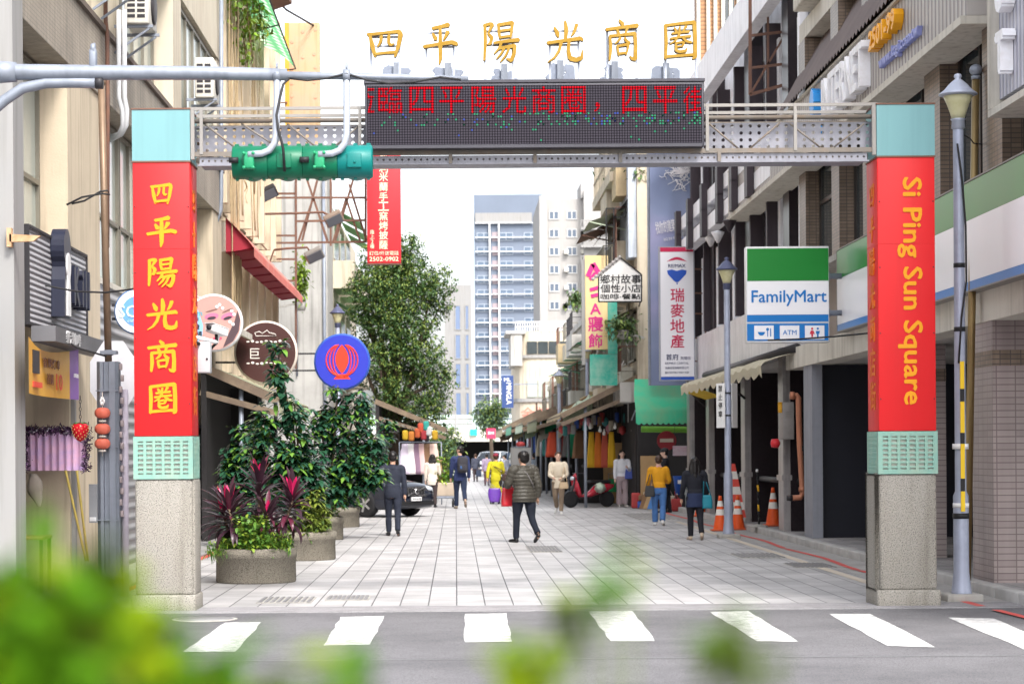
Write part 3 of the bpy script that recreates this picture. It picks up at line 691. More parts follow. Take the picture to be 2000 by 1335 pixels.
for a,c_ in ((38.8,40.6),(41.5,46.0),(46.9,52.5),(53.4,56.9)):
    for z0,z1 in ((4.62,6.6),(7.75,9.75),(11.2,13.2))[:3 if a<46 else 2]:
        b=MB();n=max(2,round((c_-a)/.75));x=FX+.3
        for i in range(n+1): yy=a+(c_-a-.16)*i/n;b.box(x-.1*(i % 2),x+.12,yy,yy+(.30 if i % 2 else .16),z0,z1)
        b.box(x+.0,x+.1,a,c_,z0-.06,z0);b.box(x,x+.1,a,c_,z1,z1+.06)
        wf=b.build('window',[M_beam,M_fin][0],t)
        MB().box(x+.05,x+.07,a,c_,z0,z1).build('pane',mat('very_dark_glass',(.02,.018,.024),.15,spec=.5),wf)
for z in (6.78,7.38,10.1):
    hgt=.34 if z<9 else .85
    b=MB();b.box(FX-.28,FX-.02,40.3,57.6,z,z+hgt);bm_=b.build('cross_beam',M_beam,t)
    if z<9:
        b=MB()
        for i,y in enumerate((42.4,44.8,47.2,50.2,53.2,56.0)): b.box(FX-.42,FX-.285,y,y+.42,z-.12,z+hgt+.16)
        b.build('dark_stud',M_fin,bm_)
for y in (42.5,44.9,47.3,50.3,53.3,56.1):
    for z0,z1 in ((4.6,10.08),(11,14.5))[:2 if y<47 else 1]: MB().box(FX-.015,FX+.28,y,y+.16,z0,z1).build('vertical_fin',M_fin,t)
for i,(x,y,z) in enumerate(((1425,440,46),(1402,462,48.5),(1388,470,51))):
    p=px(x,y,z);q=thing('cone_floodlight',('small dark','small pale','small pale distant')[i]+' cone floodlight on the white beams of the columned building','floodlight',(p.x,z,p.z),group='cone floodlights on the white beams')
    b=MB();b.lathe([(.03,-.14),(.13,.05),(.15,.1),(.05,.13)],n=14);b.build('shade',(M_fin,M_beam,M_beam)[i],q,False)
    b=MB();b.bar((0,0,.1),(FX-.2-p.x,0,.1),.03);b.build('arm',M_fin,q,False)
q=thing('sign_skeleton','empty brown steel sign skeleton high in front of the white beamed building','steel frame',(5.8,41,8.9))
b=MB();fx=5.8
A=[px(1465,185,42),px(1535,165,42),px(1535,-60,42),px(1465,-60,42)]
for p,r_ in zip(A,A[1:]+A[:1]): b.bar(p,r_,.06)
for y in (65,128): b.bar(px(1465,y+5,42),px(1535,y-3,42),.05)
b.bar(px(1465,185,42),px(1535,65,42),.04);b.bar(px(1500,175,42),px(1500,-60,42),.04)
b.bar(px(1535,30,42),(FX+.3,42,px(1535,30,42).z),.05);b.bar(px(1535,160,42),(FX+.3,42,px(1535,160,42).z),.05)
b.build('frame',M_rusty,q)
t=thing('canvas_awning','worn cream canvas awning with a dark roll along the dark columns','awning',(5.7,46,3.2))
b=MB();rows=[];rnd=random.Random(4)
for i in range(40):
    y=39.2+14*i/39;sg=.03*math.sin(i*2.1)+rnd.uniform(-.02,.02)
    rows.append([(FX+.05,y,3.44),(5.9,y,3.36+sg),(5.64,y,3.27+sg),(5.58,y+.03,3.20+sg),(5.59,y,3.04+sg*1.5-.06*(i % 3==0))])
b.loft(rows,0,False,False,False);b.build('canvas',mat('cream_canvas',(.46,.42,.31),.85,var=.6,vscale=2,dirt=(.40,.36,.28)),t)
b=MB();b.tube([(FX,39,3.50),(FX,53.3,3.50)],.09,8);b.tube([(5.66,53.3,3.25),(FX,53.3,2.75)],.04,6);b.tube([(5.66,46,3.25),(FX,46,2.75)],.03,6);b.build('frame',M_dark,t)
b=MB();b.quad((5.64,50,3.1),(5.64,53.2,3.1),(FX,53.2,2.9),(FX,50,2.9));b.build('yellow_lining',mat('yellow_lining',(.62,.42,.03),.8,var=.4),t)
p=px(1508,797,40.4)
t=thing('meter_box','grey metal electric meter box on the dark column above the copper pipe','meter box',(FX+.2,40.5,2.1))
b=MB();b.rbox(FX-.1,FX+.12,40.1,40.66,1.85,2.55,.015);bx=b.build('case',mat('grey_case',(.30,.28,.27),.5,.2,var=.4,vscale=5),t)
b=MB()
for i in range(4): b.box(FX-.05,FX+.07,40.094,40.099,2.25+i*.035,2.265+i*.035)
b.build('louvres',M_alu,bx)
b=MB();b.tube([(FX-.12,40.2,2.35),(FX-.12,40.2,2.55)],.05,10);b.build('amber_lamp',mat('amber',(.75,.38,.03),.4),t)
b=MB();b.lathe([(.01,-.02),(.08,0),(.09,.12),(.02,.16)],(FX-.3,40.15,1.78),14,axis='x');b.build('red_bell',mat('bell_red',(.6,.03,.04),.35),t)
t=thing('copper_pipe','copper coloured drain pipe bending beside the dark arcade opening','pipe',(FX-.05,39,0))
k=39/F;X_=lambda x: (x-890)*k;Zc=lambda y: px(1560,y,39).z
b=MB();b.tube([(X_(1548),39.0,Zc(772)),(X_(1557),39,Zc(772)),(X_(1560),39,Zc(776)),(X_(1562),39,Zc(870)),(X_(1567),39,Zc(962)),(X_(1563),39,Zc(971)),(X_(1540),39,Zc(972))],.052,12)
b.lathe([(.07,-.04),(.07,.04)],(X_(1548),39,Zc(772)),12,axis='x');b.lathe([(.07,-.04),(.07,.04)],(X_(1567),39,Zc(955)),12)
b.build('pipe',mat('copper',(.42,.17,.10),.5,.2,var=.4,vscale=4),t)
b=MB();b.box(X_(1563),FX+.1,38.96,39.04,Zc(880),Zc(870));b.lathe([(.05,0),(.06,.1)],(X_(1536),39,Zc(972)),10,axis='x');b.build('bracket',M_dark,t)
# ================================================================ left side of the street
LX=-4.8
M_beige=mat('beige_render',(.52,.44,.33),.85,var=.5,vscale=.9,streak=.6,bump=.15,dirt=(.34,.28,.21))
M_beige2=tiles('beige_mosaic',(.42,.36,.285),(.36,.31,.25),(.25,.22,.18),.05,.05,'b',.6,.005,0,.35,.2,.3)
M_cream=mat('cream_wall',(.54,.485,.39),.85,var=.5,vscale=.8,streak=.6,dirt=(.40,.33,.25))
M_whitewall=mat('white_wall',(.27,.267,.265),.8,var=.4,vscale=1,streak=.5,dirt=(.30,.285,.26))
M_curtain=mat('window_curtain',(.50,.47,.40),.7,var=.3,vscale=2)
t=thing('beige_building','beige mosaic building with deep aluminium windows behind the left gate pillar','building',(LX,34,0))
b=MB();b.box(-6.2,-4.69,22.9,23.45,.03,9.6);b.build('white_column',M_whitewall,t)
for a,c in ((26.9,29.3),(35.4,37.0),(43.0,44.6)):
    b=MB();b.box(LX-.6,LX-.03,a,c,.03,6.54);b.build('column',M_beige,t)
b=MB();b.box(LX-.6,LX,23.46,44.6,6.545,7.45);b.build('mosaic_spandrel',M_beige2,t)
b=MB();b.box(LX-.6,LX+.05,23.46,44.6,7.455,7.53);b.build('dark_ledge',mat('dark_ledge',(.14,.11,.09),.7,var=.4),t)
b=MB();b.box(-6.2,LX-.62,23.46,44.6,3.0,6.54);b.box(-6.2,LX-.61,23.46,44.6,6.55,13);b.build('rear_wall',M_beige,t)
b=MB();b.box(LX-.59,LX-.02,23.46,44.6,9.75,12);b.build('upper_spandrel',M_cream,t)
for a,c in ((23.46,24.0),(29.8,31.2),(37.2,38.3),(44.0,44.6)):
    b=MB();b.box(LX-.6,LX-.04,a,c,7.535,9.745);b.build('upper_column',M_cream,t)
M_winalu=mat('window_aluminium',(.20,.185,.15),.45,.3,var=.3,vscale=4)
def window(par,a,c,z0,z1,n,zs=(),gl=None,rec=.42):
    b=MB();x=LX-rec
    for z in (z0,*zs,z1-.06): b.box(x-.04,x+.05,a,c,z,z+.06)
    for i in range(n+1): yy=a+(c-a-.06)*i/n;b.box(x-.037,x+.053,yy,yy+.06,z0,z1)
    wf=b.build('window',M_winalu,par)
    MB().box(x-.01,x+.005,a+.03,c-.03,z0+.03,z1-.03).build('pane',gl or M_glass_pale,wf)
    b=MB();b.box(x+.06,LX-.05,a,c,z0-.09,z0-.01);b.build('sill',M_concrete_light,wf)
    q=MB()
    for i in range(26):
        pass
    n2=int((c-a)/.07);rows=[[(x-.14+.025*math.cos(i*1.9),a+(c-a)*i/n2,z0+.1),(x-.14+.025*math.cos(i*1.9),a+(c-a)*i/n2,z1-.1)] for i in range(int(n2*.62))]
    q.loft(rows,0,True,False,False).build('curtain',M_curtain,wf)
window(t,23.5,26.86,4.25,6.5,3,(5.02,))
window(t,29.35,32.4,4.1,6.5,3,(5.05,),rec=.3);window(t,32.5,35.35,4.1,6.5,3,(5.05,),rec=.3);window(t,37.1,42.9,4.1,6.5,5,(5.05,))
window(t,24.05,29.75,7.62,9.7,5);window(t,31.25,37.15,7.62,9.7,5);window(t,38.4,43.9,7.62,9.7,5,rec=.15)
b=MB();b.quad((LX,39.2,4.62),(LX,42.8,4.62),(LX+.75,42.8,4.0),(LX+.75,39.2,4.0));b.box(LX+.72,LX+.77,39.2,42.8,3.9,4.02);b.box(LX,LX+.75,39.2,39.26,3.96,4.0)
b.build('concrete_hood',M_concrete_light,t)
b=MB();b.box(-6.2,LX+.02,27.0,27.12,.03,3.0);wl=b.build('shop_side_wall',M_whitewall,t)
b=MB()
for i in range(9): b.box(-5.5+i*.075,-5.46+i*.075,26.95,26.995,2.42,2.8)
b.box(-5.56,-4.85,26.96,26.998,2.36,2.41);b.build('louvre',mat('louvre_grey',(.20,.21,.22),.5,.2),wl)
b=MB();b.box(-6.25,-6.2,22.9,44.6,.03,3.0);b.build('shop_back_wall',M_shade,t)
b=MB();b.box(-6.2,LX-.62,23.46,44.6,2.99,2.999);b.build('shop_ceiling',M_soffit,t)
b=MB();b.box(LX-.1,LX-.05,29.32,35.38,.03,4.0);b.box(LX-.1,LX-.05,37.05,42.95,.03,2.2);b.build('shop_shutter',ribbed('grey_shutter',(.36,.36,.37),(.2,.2,.21),2.0,2,.5,.2),t)
s=thing('shop_sign','grey ribbed shop sign with dark raised bottle emblem on the beige building','sign',(-4.6,25.4,3.1))
b=MB();b.box(-4.78,-4.68,23.6,27.3,3.12,4.17);b.build('panel',ribbed('ribbed_sign_sheet',(.40,.40,.42),(.20,.20,.22),5,2,.5,.1),s)
b=MB()
for z in (3.1,4.17): b.box(-4.79,-4.66,23.56,27.34,z,z+.03)
for y in (23.56,27.3): b.box(-4.79,-4.66,y,y+.04,3.13,4.17)
b.build('frame',M_dark,s)
def keyhole(s_): return [(math.cos(a)*.22*s_,.33+math.sin(a)*.22*s_) for a in [R(-50)+i*R(280)/16 for i in range(17)]]+[(-.12*s_,.1),(-.17*s_,-.05),(-.19*s_,-.48),(.19*s_,-.48),(.17*s_,-.05),(.12*s_,.1)]
M_emb=mat('emblem_navy',(.022,.025,.045),.35)
b=MB();q=MB().prism(keyhole(1.0)[::-1],-.16,0);put(b,q,0,0,0,M=MLEFT(-4.675,25.1,3.75));em=b.build('emblem',M_emb,s)
b=MB();q=MB().prism([(x*.6,z*.72-.12) for x,z in keyhole(.95)][::-1],-.18,-.163);put(b,q,0,0,0,M=MLEFT(-4.675,25.1,3.75));b.build('pale_body',M_white,em)
b=MB()
for ch,y in zip('Kill',(25.75,26.15,26.38,26.6)): put(b,text(ch,.62,.16,.04,'cm'),0,0,0,M=MLEFT(-4.675,y,3.68))
b.build('raised_letters',M_emb,s)
b=MB();b.box(-4.67,-4.40,23.7,27.6,2.92,3.09);b.build('lower_strip',mat('strip_grey',(.13,.13,.14),.5,var=.3),s)
b=MB();put(b,text('樂活咖啡',.15,.01,.01,'lm',1.6),0,0,0,M=MLEFT(-4.398,24.3,3.0));b.build('small_lettering',mat('strip_text',(.45,.45,.46),.5),s)
s=thing('yellow_banner','yellow advertising banner with a purple end under the grey shop sign','banner',(-4.5,24.2,2.3))
def bend(y): return-4.5-.10*math.sin((y-22.7)/3*math.pi)
b=MB()
rows=[[(bend(y),y,2.32),(bend(y),y,2.92-.09*math.sin((y-22.7)/3*math.pi))] for y in [22.7+3*i/16 for i in range(15)]]
rows2=[[(bend(y),y,2.32),(bend(y),y,2.92-.09*math.sin((y-22.7)/3*math.pi))] for y in [22.7+3*i/16 for i in (14,15,16)]]
b.loft(rows,0,True,False,False);b.loft(rows2,1,True,False,False)
cl=b.build('cloth',[mat('banner_yellow',(.6,.30,.02),.5,var=.4,vscale=1.5,dirt=(.70,.52,.12)),mat('banner_purple',(.22,.10,.36),.5)],s)
def btext(body,y,z,size,nm,m_,sx=1.6):
    q=text(body,size,.002,.015,'lm',sx);b=MB();put(b,q,0,0,0,M=MLEFT(bend(y+.3)+.022,y,z));b.build(nm,m_,cl)
M_btxt=mat('banner_brown',(.16,.05,.02),.6)
btext('音樂灯串',23.9,2.70,.12,'headline',M_btxt,2.2);btext('首購',24.1,2.52,.13,'offer',M_btxt);btext('10',24.55,2.5,.26,'number',mat('banner_red',(.55,.05,.02),.6),2.0)
btext('音質最優',25.3,2.6,.05,'side_text',M_white)
b=MB();b.box(bend(23.3)-.0,bend(23.3)+.03,23.1,23.45,2.55,2.80);b.build('phone_picture',M_dark,cl)
b=MB();b.box(bend(23.3),bend(23.3)+.03,23.1,23.6,2.40,2.46);b.build('red_tag',mat('tag_red',(.6,.06,.03),.5),cl)
c=px(157,841,25.2)
s=thing('strawberry_ornament','shiny red strawberry ornament hanging on a chain before the pink curtain','ornament',tuple(c))
b=MB();b.lathe([(.004,-.125),(.04,-.11),(.075,-.06),(.098,.0),(.10,.05),(.075,.085),(.02,.09)],c,18);b.build('berry',mat('berry_red',(.62,.015,.03),.15,var=0),s)
b=MB()
for i in range(60):
    a=i*2.4;h=-.1+.17*(i/60);r_=.101*min(1,math.sqrt(max(.05,1-((h-.03)/.155) ** 2)))
    b.ell((c.x+r_*math.cos(a),c.y+r_*math.sin(a),c.z+h),.005,.005,.008,6,4)
b.build('seeds',mat('seed_yellow',(.75,.55,.2),.4),s)
b=MB()
for i in range(6):
    a=i*math.pi/3;d_=Vector((math.cos(a),math.sin(a),0));e_=Vector((-d_.y,d_.x,0))
    p=c+Vector((0,0,.09));b.add([p,p+d_*.05+e_*.022+Vector((0,0,.012)),p+d_*.10-Vector((0,0,.012)),p+d_*.05-e_*.022+Vector((0,0,.012))],[(0,1,2,3)])
b.build('leaves',mat('berry_green',(.03,.28,.06),.4),s)
b=MB()
for i in range(7):
    z=c.z+.12+i*.045;b.tube([(c.x+(.012 if i % 2 else 0)*math.cos(q),c.y+(0 if i % 2 else .012)*math.cos(q),z+.025*math.sin(q)) for q in [j*math.pi/4 for j in range(9)]],.004,5)
b.build('chain',M_dark,s)
s=thing('pink_curtain','shimmering pink and lilac curtain edged with tinsel in the left shop','curtain',(-4.95,26.5,1.44))
b=MB();A,C_=px(50,840,26.5),px(170,918,26.5)
rows=[[(A.x+(C_.x-A.x)*i/60,26.5+.02*math.sin(i*.9),z) for z in (C_.z,A.z)] for i in range(61)]
b.loft(rows,0,True,False,False)
mm=mat('pink_cloth',(.80,.50,.70),.35,var=.9,vscale=5,dirt=(.52,.40,.78),spec=.6);cl=b.build('cloth',mm,s)
rnd=random.Random(9);b=MB();b2=MB()
def tinsel(bb,p):
    d_=Vector((rnd.uniform(-1,1),rnd.uniform(-1,.2),rnd.uniform(-1,1))).normalized()*rnd.uniform(.03,.06);e_=d_.cross(Vector((.3,1,.2))).normalized()*.005
    bb.quad(p-e_,p+e_,p+d_+e_,p+d_-e_)
for i in range(1100):
    k=rnd.random();p=Vector((A.x+(C_.x-A.x)*k,26.47,A.z)) if k<1 and rnd.random()<.6 else Vector((A.x if rnd.random()<.5 else C_.x,26.47,C_.z+(A.z-C_.z)*rnd.random()))
    p+=Vector((rnd.gauss(0,.02),rnd.gauss(0,.015),rnd.gauss(0,.02)));tinsel(b if rnd.random()<.7 else b2,p)
b.build('tinsel',mat('tinsel_purple',(.10,.04,.11),.3,.6),s);b2.build('silver_tinsel',mat('tinsel_silver',(.65,.6,.7),.2,.8),s)
for i,(x0,x1,lb) in enumerate(((128,168,'left'),(150,172,'right'))):
    p,q=px(x0,918,26.3),px(x1,1095,26.3);t_=thing('bamboo_pole','thin yellow bamboo pole leaning in the left shop, %s one of two' % lb,'pole',(q.x,26.3,0),group='bamboo poles leaning in the left shop')
    b=MB();pts=[p.lerp(q,i/12) for i in range(13)];b.tube(pts,[.014 if j % 2 else .017 for j in range(13)],8);b.build('cane',mat('bamboo',(.50,.38,.10),.5,var=.4),t_)
p=px(72,1030,25.8)
s=thing('wooden_table','small wooden table standing in the shadow of the left shop','table',(p.x,25.8,0))
b=MB();b.rbox(p.x-.3,p.x+.13,25.5,26.1,.66,.70,.01);b.build('tabletop',mat('table_wood',(.30,.18,.08),.6,var=.5,vscale=3),s)
for dx in (-.26,.1):
    for y in (25.55,26.05): b=MB();b.box(p.x+dx-.02,p.x+dx+.02,y-.02,y+.02,.03,.66);b.build('leg',M_dark,s)
p=px(65,960,26.2)
s=thing('hanging_cloth','crumpled beige cloth bag hanging beside the pink curtain','bag',tuple(p))
b=MB();rows=[]
for i in range(9):
    z=p.z+.22-i*.05;r_=.04+.05*math.sin(i*.45);rows.append([Vector((p.x+.02*i*.4+r_*(1+.25*math.sin(3*a+i))*math.cos(a),26.2+r_*.5*math.sin(a),z)) for a in [j*math.pi/6 for j in range(12)]])
b.loft(rows);b.build('cloth',mat('cloth_beige',(.48,.42,.36),.9,var=.4,vscale=9),s)
s=thing('notice_board','small grey notice board fixed to the white wall by the steel post','notice board',(-4.83,26.9,1.0))
b=MB();p,q=px(174,945,26.9),px(190,1020,26.9);b.box(p.x,q.x,26.88,26.99,q.z,p.z);b.build('board',mat('board_grey',(.32,.33,.35),.5),s)
b=MB();b.box(p.x+.01,q.x-.01,26.872,26.879,q.z+.02,q.z+.07);b.build('paper',M_white,s)
D=25.0;k=D/F
p=px(211,1000,D)
s=thing('steel_post','big grey steel post with a thin brown pole on top left of the gate','post',(p.x,D,0))
b=MB();x0,x1=px(190,900,D).x,px(232,900,D).x;zt_=px(211,706,D).z
prof=[(x0,D),(x0+.045,D-.05),(x0+.08,D-.05),(x0+.09,D-.02),(x1-.11,D-.02),(x1-.10,D-.06),(x1-.03,D-.06),(x1,D),(x1,D+.2),(x0,D+.2)]
b.loft([[(u,v,0) for u,v in prof],[(u,v,zt_) for u,v in prof]],0,False)
for z in (.9,1.75,2.4): b.box(x0-.004,x1+.004,D-.064,D+.2,z,z+.012)
b.build('channel',M_steel,s)
b=MB();b.tube([px(212,712,D+.05),px(204,420,D+.05),px(198,165,D+.05)],.042,12);b.lathe([(.05,0),(.05,.06)],px(198,165,D+.05),10);b.build('pole',mat('brown_pole',(.22,.15,.10),.45,.3,var=.5,vscale=3,streak=.4),s)
b=MB();c=px(211,688,D);b.box(c.x-.09,c.x+.1,D-.03,D+.12,c.z-.02,c.z+.02);b.lathe([(.055,-.03),(.055,.03)],(c.x,D+.05,c.z),12);b.build('clamp',M_steel,s)
for i in range(14): c=px(236+(i % 2)*3,715+i*22,D+.1);MB().rbox(c.x-.02,c.x+.02,D+.05,D+.1,c.z-.045,c.z+.03,.008).build('bolt_fitting',mat('bolted_fittings',(.36,.30,.30),.5,.3,var=.6,vscale=15),s)
b=MB();b.tube([px(243,760,D+.18),px(245,1190,D+.18)],.045,10);b.build('cable_conduit',mat('lilac_conduit',(.40,.36,.42),.5,var=.3),s)
s=thing('paper_lanterns','string of three small coral lantern balls tied to the steel post','lanterns',tuple(px(200,835,D-.1)))
b=MB()
for y in (806,837,866):
    c=px(200,y,D-.12);n=24;rings=[]
    for i in range(9):
        th=math.pi*(i+.3)/8.6;rings.append([c+Vector(((.088*math.sin(th) ** .6)*(1+.05*math.cos(8*a))*math.cos(a),(.07*math.sin(th) ** .6)*(1+.05*math.cos(8*a))*math.sin(a),-.062*math.cos(th))) for a in [q*2*math.pi/n for q in range(n)]])
    b.loft(rings)
b.build('lantern',mat('lantern_coral',(.62,.14,.09),.5,var=.3,vscale=10),s)
b=MB();b.tube([px(200,765,D-.1),px(200,890,D-.1)],.006,6)
for y in (822,852,880): c=px(200,y,D-.12);b.lathe([(.045,-.01),(.045,.01)],c,12)
b.build('cord',mat('lantern_cord',(.55,.5,.45),.6),s)
b=MB();c=px(200,783,D-.1)
for a in range(6): b.ell(c+Vector((.02*math.cos(a),-.01,.03*math.sin(a))),.012,.01,.025,8,6)
b.build('knot',M_white,s)
s=thing('octagonal_sign','pale blank back of an octagonal road sign behind the steel post','sign',tuple(px(222,735,26.0)))
b=MB();c=px(222,735,26.0);r_=50*26/F;b.prism([(c.x+r_*math.cos(R(22.5+45*i)),c.z+1.5*r_*math.sin(R(22.5+45*i))) for i in range(8)],26,26.012);b.build('plate',mat('sign_back',(.62,.62,.66),.5,.2,var=.3,vscale=3),s)
b=MB();b.box(c.x-.03,c.x+.03,26.013,26.05,0,c.z+.3);b.build('post',M_steel,s)
s=thing('rusty_bracket','rusty flat arm sticking out of the white column at far left','bracket',tuple(px(30,464,22.85)))
b=MB();p=px(20,464,22.85);b.prism([(p.x,p.z-.05),(p.x+.25,p.z-.045),(p.x+.33,p.z+.015),(p.x,p.z+.035)],22.80,22.86);b.box(p.x-.03,p.x+.02,22.8,22.895,p.z-.1,p.z+.1);b.build('arm',mat('rust_arm',(.52,.36,.22),.8,.2,var=.9,vscale=9,dirt=(.35,.16,.06)),s)
M_ac=mat('ac_casing',(.60,.58,.52),.5,var=.3,vscale=3,streak=.3)
def aircon(lb,y,z,x=LX,face=1,L=.85,H=.62,W=.34,end_grille=True):
    s=thing('air_conditioner',lb,'air conditioner',(x,y,z),group='air conditioners hung on the facades')
    q=lambda u: x+face*u
    b=MB();b.rbox(min(q(.16),q(.16+W)),max(q(.16),q(.16+W)),y,y+L,z,z+H,.02);cs=b.build('case',M_ac,s)
    b=MB();b.lathe([(.24,0),(.25,.02),(.22,.03),(.04,.035)],(q(.16+W),y+L*.55,z+H/2),20,axis='x') if face>0 else b.lathe([(.04,-.035),(.22,-.03),(.25,-.02),(.24,0)],(q(.16+W),y+L*.55,z+H/2),20,axis='x')
    b.build('fan_grille',M_dark,cs)
    if end_grille:
        b=MB();xa,xb=sorted((q(.16),q(.16+W)))
        for i in range(6):
            for j in (0,1): b.box(xa+.04+j*(W-.06)/2,xa+(W-.06)/2+.01+j*(W-.06)/2,y-.006,y-.001,z+.08+i*(H-.16)/6,z+.08+(i+.62)*(H-.16)/6)
        b.build('end_vents',M_dark,cs)
    b=MB()
    for yy in (y+.1,y+L-.1): b.box(*sorted((q(0),q(.16+W+.05))),yy-.02,yy+.02,z-.045,z-.003);b.bar((q(0),yy,z-.4),(q(.16+W),yy,z-.05),.03)
    b.build('bracket',M_steel,s);return s
aircon('cream air conditioner with a barred vent above the left end of the truss',38.6,8.05,L=.9,H=.72)
aircon('air conditioner at the top left edge seen from below, nearer the road',28.6,8.0)
aircon('air conditioner at the top left seen from below, next to the drain pipes',30.4,7.75)
s=thing('drain_pipes','pair of pale grey pipes running down the beige building and bending aside','pipe',(-4.7,30.5,5))
b=MB()
for i,o_ in enumerate((0,11)): b.tube([px(232+o_,20,30.3),px(232+o_,190,30.3),px(239+o_*.8,215,30.3),px(240+o_*.6,245,30.3),px(233+o_*.4,262,30.4),px(215,268+o_*.5,30.6)],.035,10)
b.build('pipes',mat('pale_pipe',(.52,.53,.55),.5,var=.3),s)
s=thing('rusty_downpipe','rusty thin downpipe running down the beige facade left of the gate','pipe',(-4.76,29.5,3))
b=MB();b.tube([(-4.76,29.5,9.7),(-4.76,29.5,7.6),(-4.74,29.5,7.4),(-4.74,29.5,6.5),(-4.76,29.5,4.5)],.03,8);b.build('pipe',M_rusty,s)
s=thing('grey_conduit','grey conduit pipe curling down the wall just right of the left gate pillar','pipe',(-4.6,44.4,6))
b=MB();b.tube([px(432,-40,44),px(432,380,44),px(431,410,44),px(424,430,44),px(408,440,44),px(392,436,44)],.045,10);b.build('pipe',M_steel,s)
# ================================================================ building with screens, fins and a red awning
t=thing('screen_building','weathered tan building with breeze block screens, fins and hanging roots','building',(LX,52,0))
M_tan=mat('tan_fin',(.66,.56,.42),.85,var=.5,vscale=1,streak=.7,dirt=(.34,.25,.16))
b=MB();b.box(-8,LX-.5,44.7,60,.03,14);b.build('wall',mat('warm_cream',(.66,.58,.46),.85,var=.5,vscale=.7,streak=.5),t)  # cream wall colour, mottled and streaked
for i in range(9):
    y=45.0+i*1.75;b=MB();b.box(LX-.45,LX+.05,y,y+.2,6.9,13.5);b.build('fin',M_tan,t)
for i in range(7):
    y=46.3+i*2.05;b=MB();b.box(LX-.45,LX-.02,y,y+.35,3.4,6.0);b.build('lower_fin',M_tan,t)
for y0,z0,nx,nz,x in ((46.2,9.7,14,12,LX-.1),(50.5,9.4,15,14,LX+.02),(45.0,6.95,12,8,LX-.25),(51,7.0,16,8,LX-.22)):
    b=MB();c=.26
    for i in range(nx+1): b.box(x-.09,x,y0+i*c-.025,y0+i*c+.025,z0,z0+nz*c)
    for j in range(nz+1): b.box(x-.085,x-.005,y0,y0+nx*c,z0+j*c-.025,z0+j*c+.025)
    for i in range(nx):
        for j in range(nz):
            p0=(x-.05,y0+i*c+.03,z0+j*c+.03);p1=(x-.05,y0+(i+1)*c-.03,z0+(j+1)*c-.03)
            if (i+j) % 2: p0,p1=(p0[0],p0[1],p1[2]),(p1[0],p1[1],p0[2])
            b.bar(p0,p1,.03,.05)
    b.build('breeze_screen',M_tan,t)
rnd=random.Random(3)
s=thing('hanging_roots','mass of brown hanging aerial roots on the tan building left of the red awning','roots',(LX+.05,45.6,3.5))
b=MB()
for i in range(34):
    y=44.9+rnd.random()*1.5+(rnd.random() ** 3)*6;x=LX+.06+rnd.random()*.12;top=9.5+rnd.uniform(-2,3);bot=rnd.uniform(3.6,5.2) if y<47 else rnd.uniform(6,8);pts=[]
    n=9
    for j in range(n): pts.append((x+.02*math.sin(j+i),y+.06*math.sin(j*.8+i),top+(bot-top)*j/(n-1)))
    b.tube(pts,rnd.uniform(.006,.022),5)
b.build('roots',mat('root_brown',(.40,.30,.18),.9,var=.5,vscale=6),s)
def leaf(b,p,d_,up,L,W,mi=0,droop=.25,seg=3):
    """one pointed leaf starting at p along d_"""
    d_=d_.normalized();sd=d_.cross(up)
    if sd.length<1e-3: sd=d_.cross(Vector((1,0,0)))
    sd.normalize();nn=sd.cross(d_)
    vs=[p];
    for i in range(1,seg+1):
        u=i/(seg+1);wv=W*.5*math.sin(math.pi*u ** .8);q=p+d_*L*u-Vector((0,0,droop*L*u*u))
        vs+=[q-sd*wv+nn*wv*.25,q+sd*wv+nn*wv*.25]
    vs.append(p+d_*L-Vector((0,0,droop*L)))
    fs=[(0,2,1)]+[(1+2*i,2+2*i,4+2*i,3+2*i) for i in range(seg-1)]+[(2*seg-1,2*seg,2*seg+1)]
    b.add(vs,fs,mi,True)
def rdir(rnd,up=0.0):
    v=Vector((rnd.gauss(0,1),rnd.gauss(0,1),rnd.gauss(0,1)+up));return v.normalized()
def leafmat(name,c1,c2,rough=.4,scale=2.0):
    m=mat(name,c1,rough,var=1.2,vscale=scale,dirt=c2,spec=.4);B=m.node_tree.nodes['Principled BSDF']
    return m
s=thing('ivy','bright green ivy trailing over the top of the tan building','ivy',(LX+.2,47,10))
b=MB();stm=MB()
for i in range(26):
    y=45+rnd.random()*4.6;x=LX+.1+rnd.random()*.35;top=13.2;bot=10.2+abs(y-46.6)*.5+rnd.uniform(-.6,.9)
    pts=[(x+.05*math.sin(j),y+.08*math.sin(j*.9+i),top+(bot-top)*j/8) for j in range(9)];stm.tube(pts,.008,4)
    for j in range(52):
        p=Vector(pts[0]).lerp(Vector(pts[-1]),rnd.random())+Vector((rnd.gauss(0,.07),rnd.gauss(0,.1),0));leaf(b,p,rdir(rnd,-.5),Vector((1,0,.3)),rnd.uniform(.1,.19),rnd.uniform(.08,.14),rnd.random()<.35,.3,2)
b.build('leaves',[leafmat('ivy_leaf',(.18,.30,.02),(.08,.16,.01)),leafmat('ivy_leaf_bright',(.30,.40,.03),(.20,.26,.02))],s);stm.build('stems',mat('stem_brown',(.16,.10,.05),.9),s)
s=thing('red_awning','faded red fabric awning sloping from the tan building above the round signs','awning',(LX+.3,51.5,5.9))
b=MB();n=20;rows=[]
for i in range(n+1): y=44.9+14.2*i/n;rows.append([(LX+.02,y,6.62),(LX+.50,y,6.10),(LX+.62,y,5.94),(LX+.62,y,5.76)])
b.loft(rows,0,False,False,False);b.build('cloth',mat('awning_red',(.62,.16,.13),.7,var=.6,vscale=1.2,dirt=(.66,.40,.34)),s)
b=MB()
for i in range(8): y=45+2.0*i;b.prism([],0,0) if False else b.add([(LX+.02,y,6.6),(LX+.6,y,5.96),(LX+.02,y,5.85)],[(0,1,2)]);b.bar((LX+.02,y,5.85),(LX+.6,y,5.92),.03)
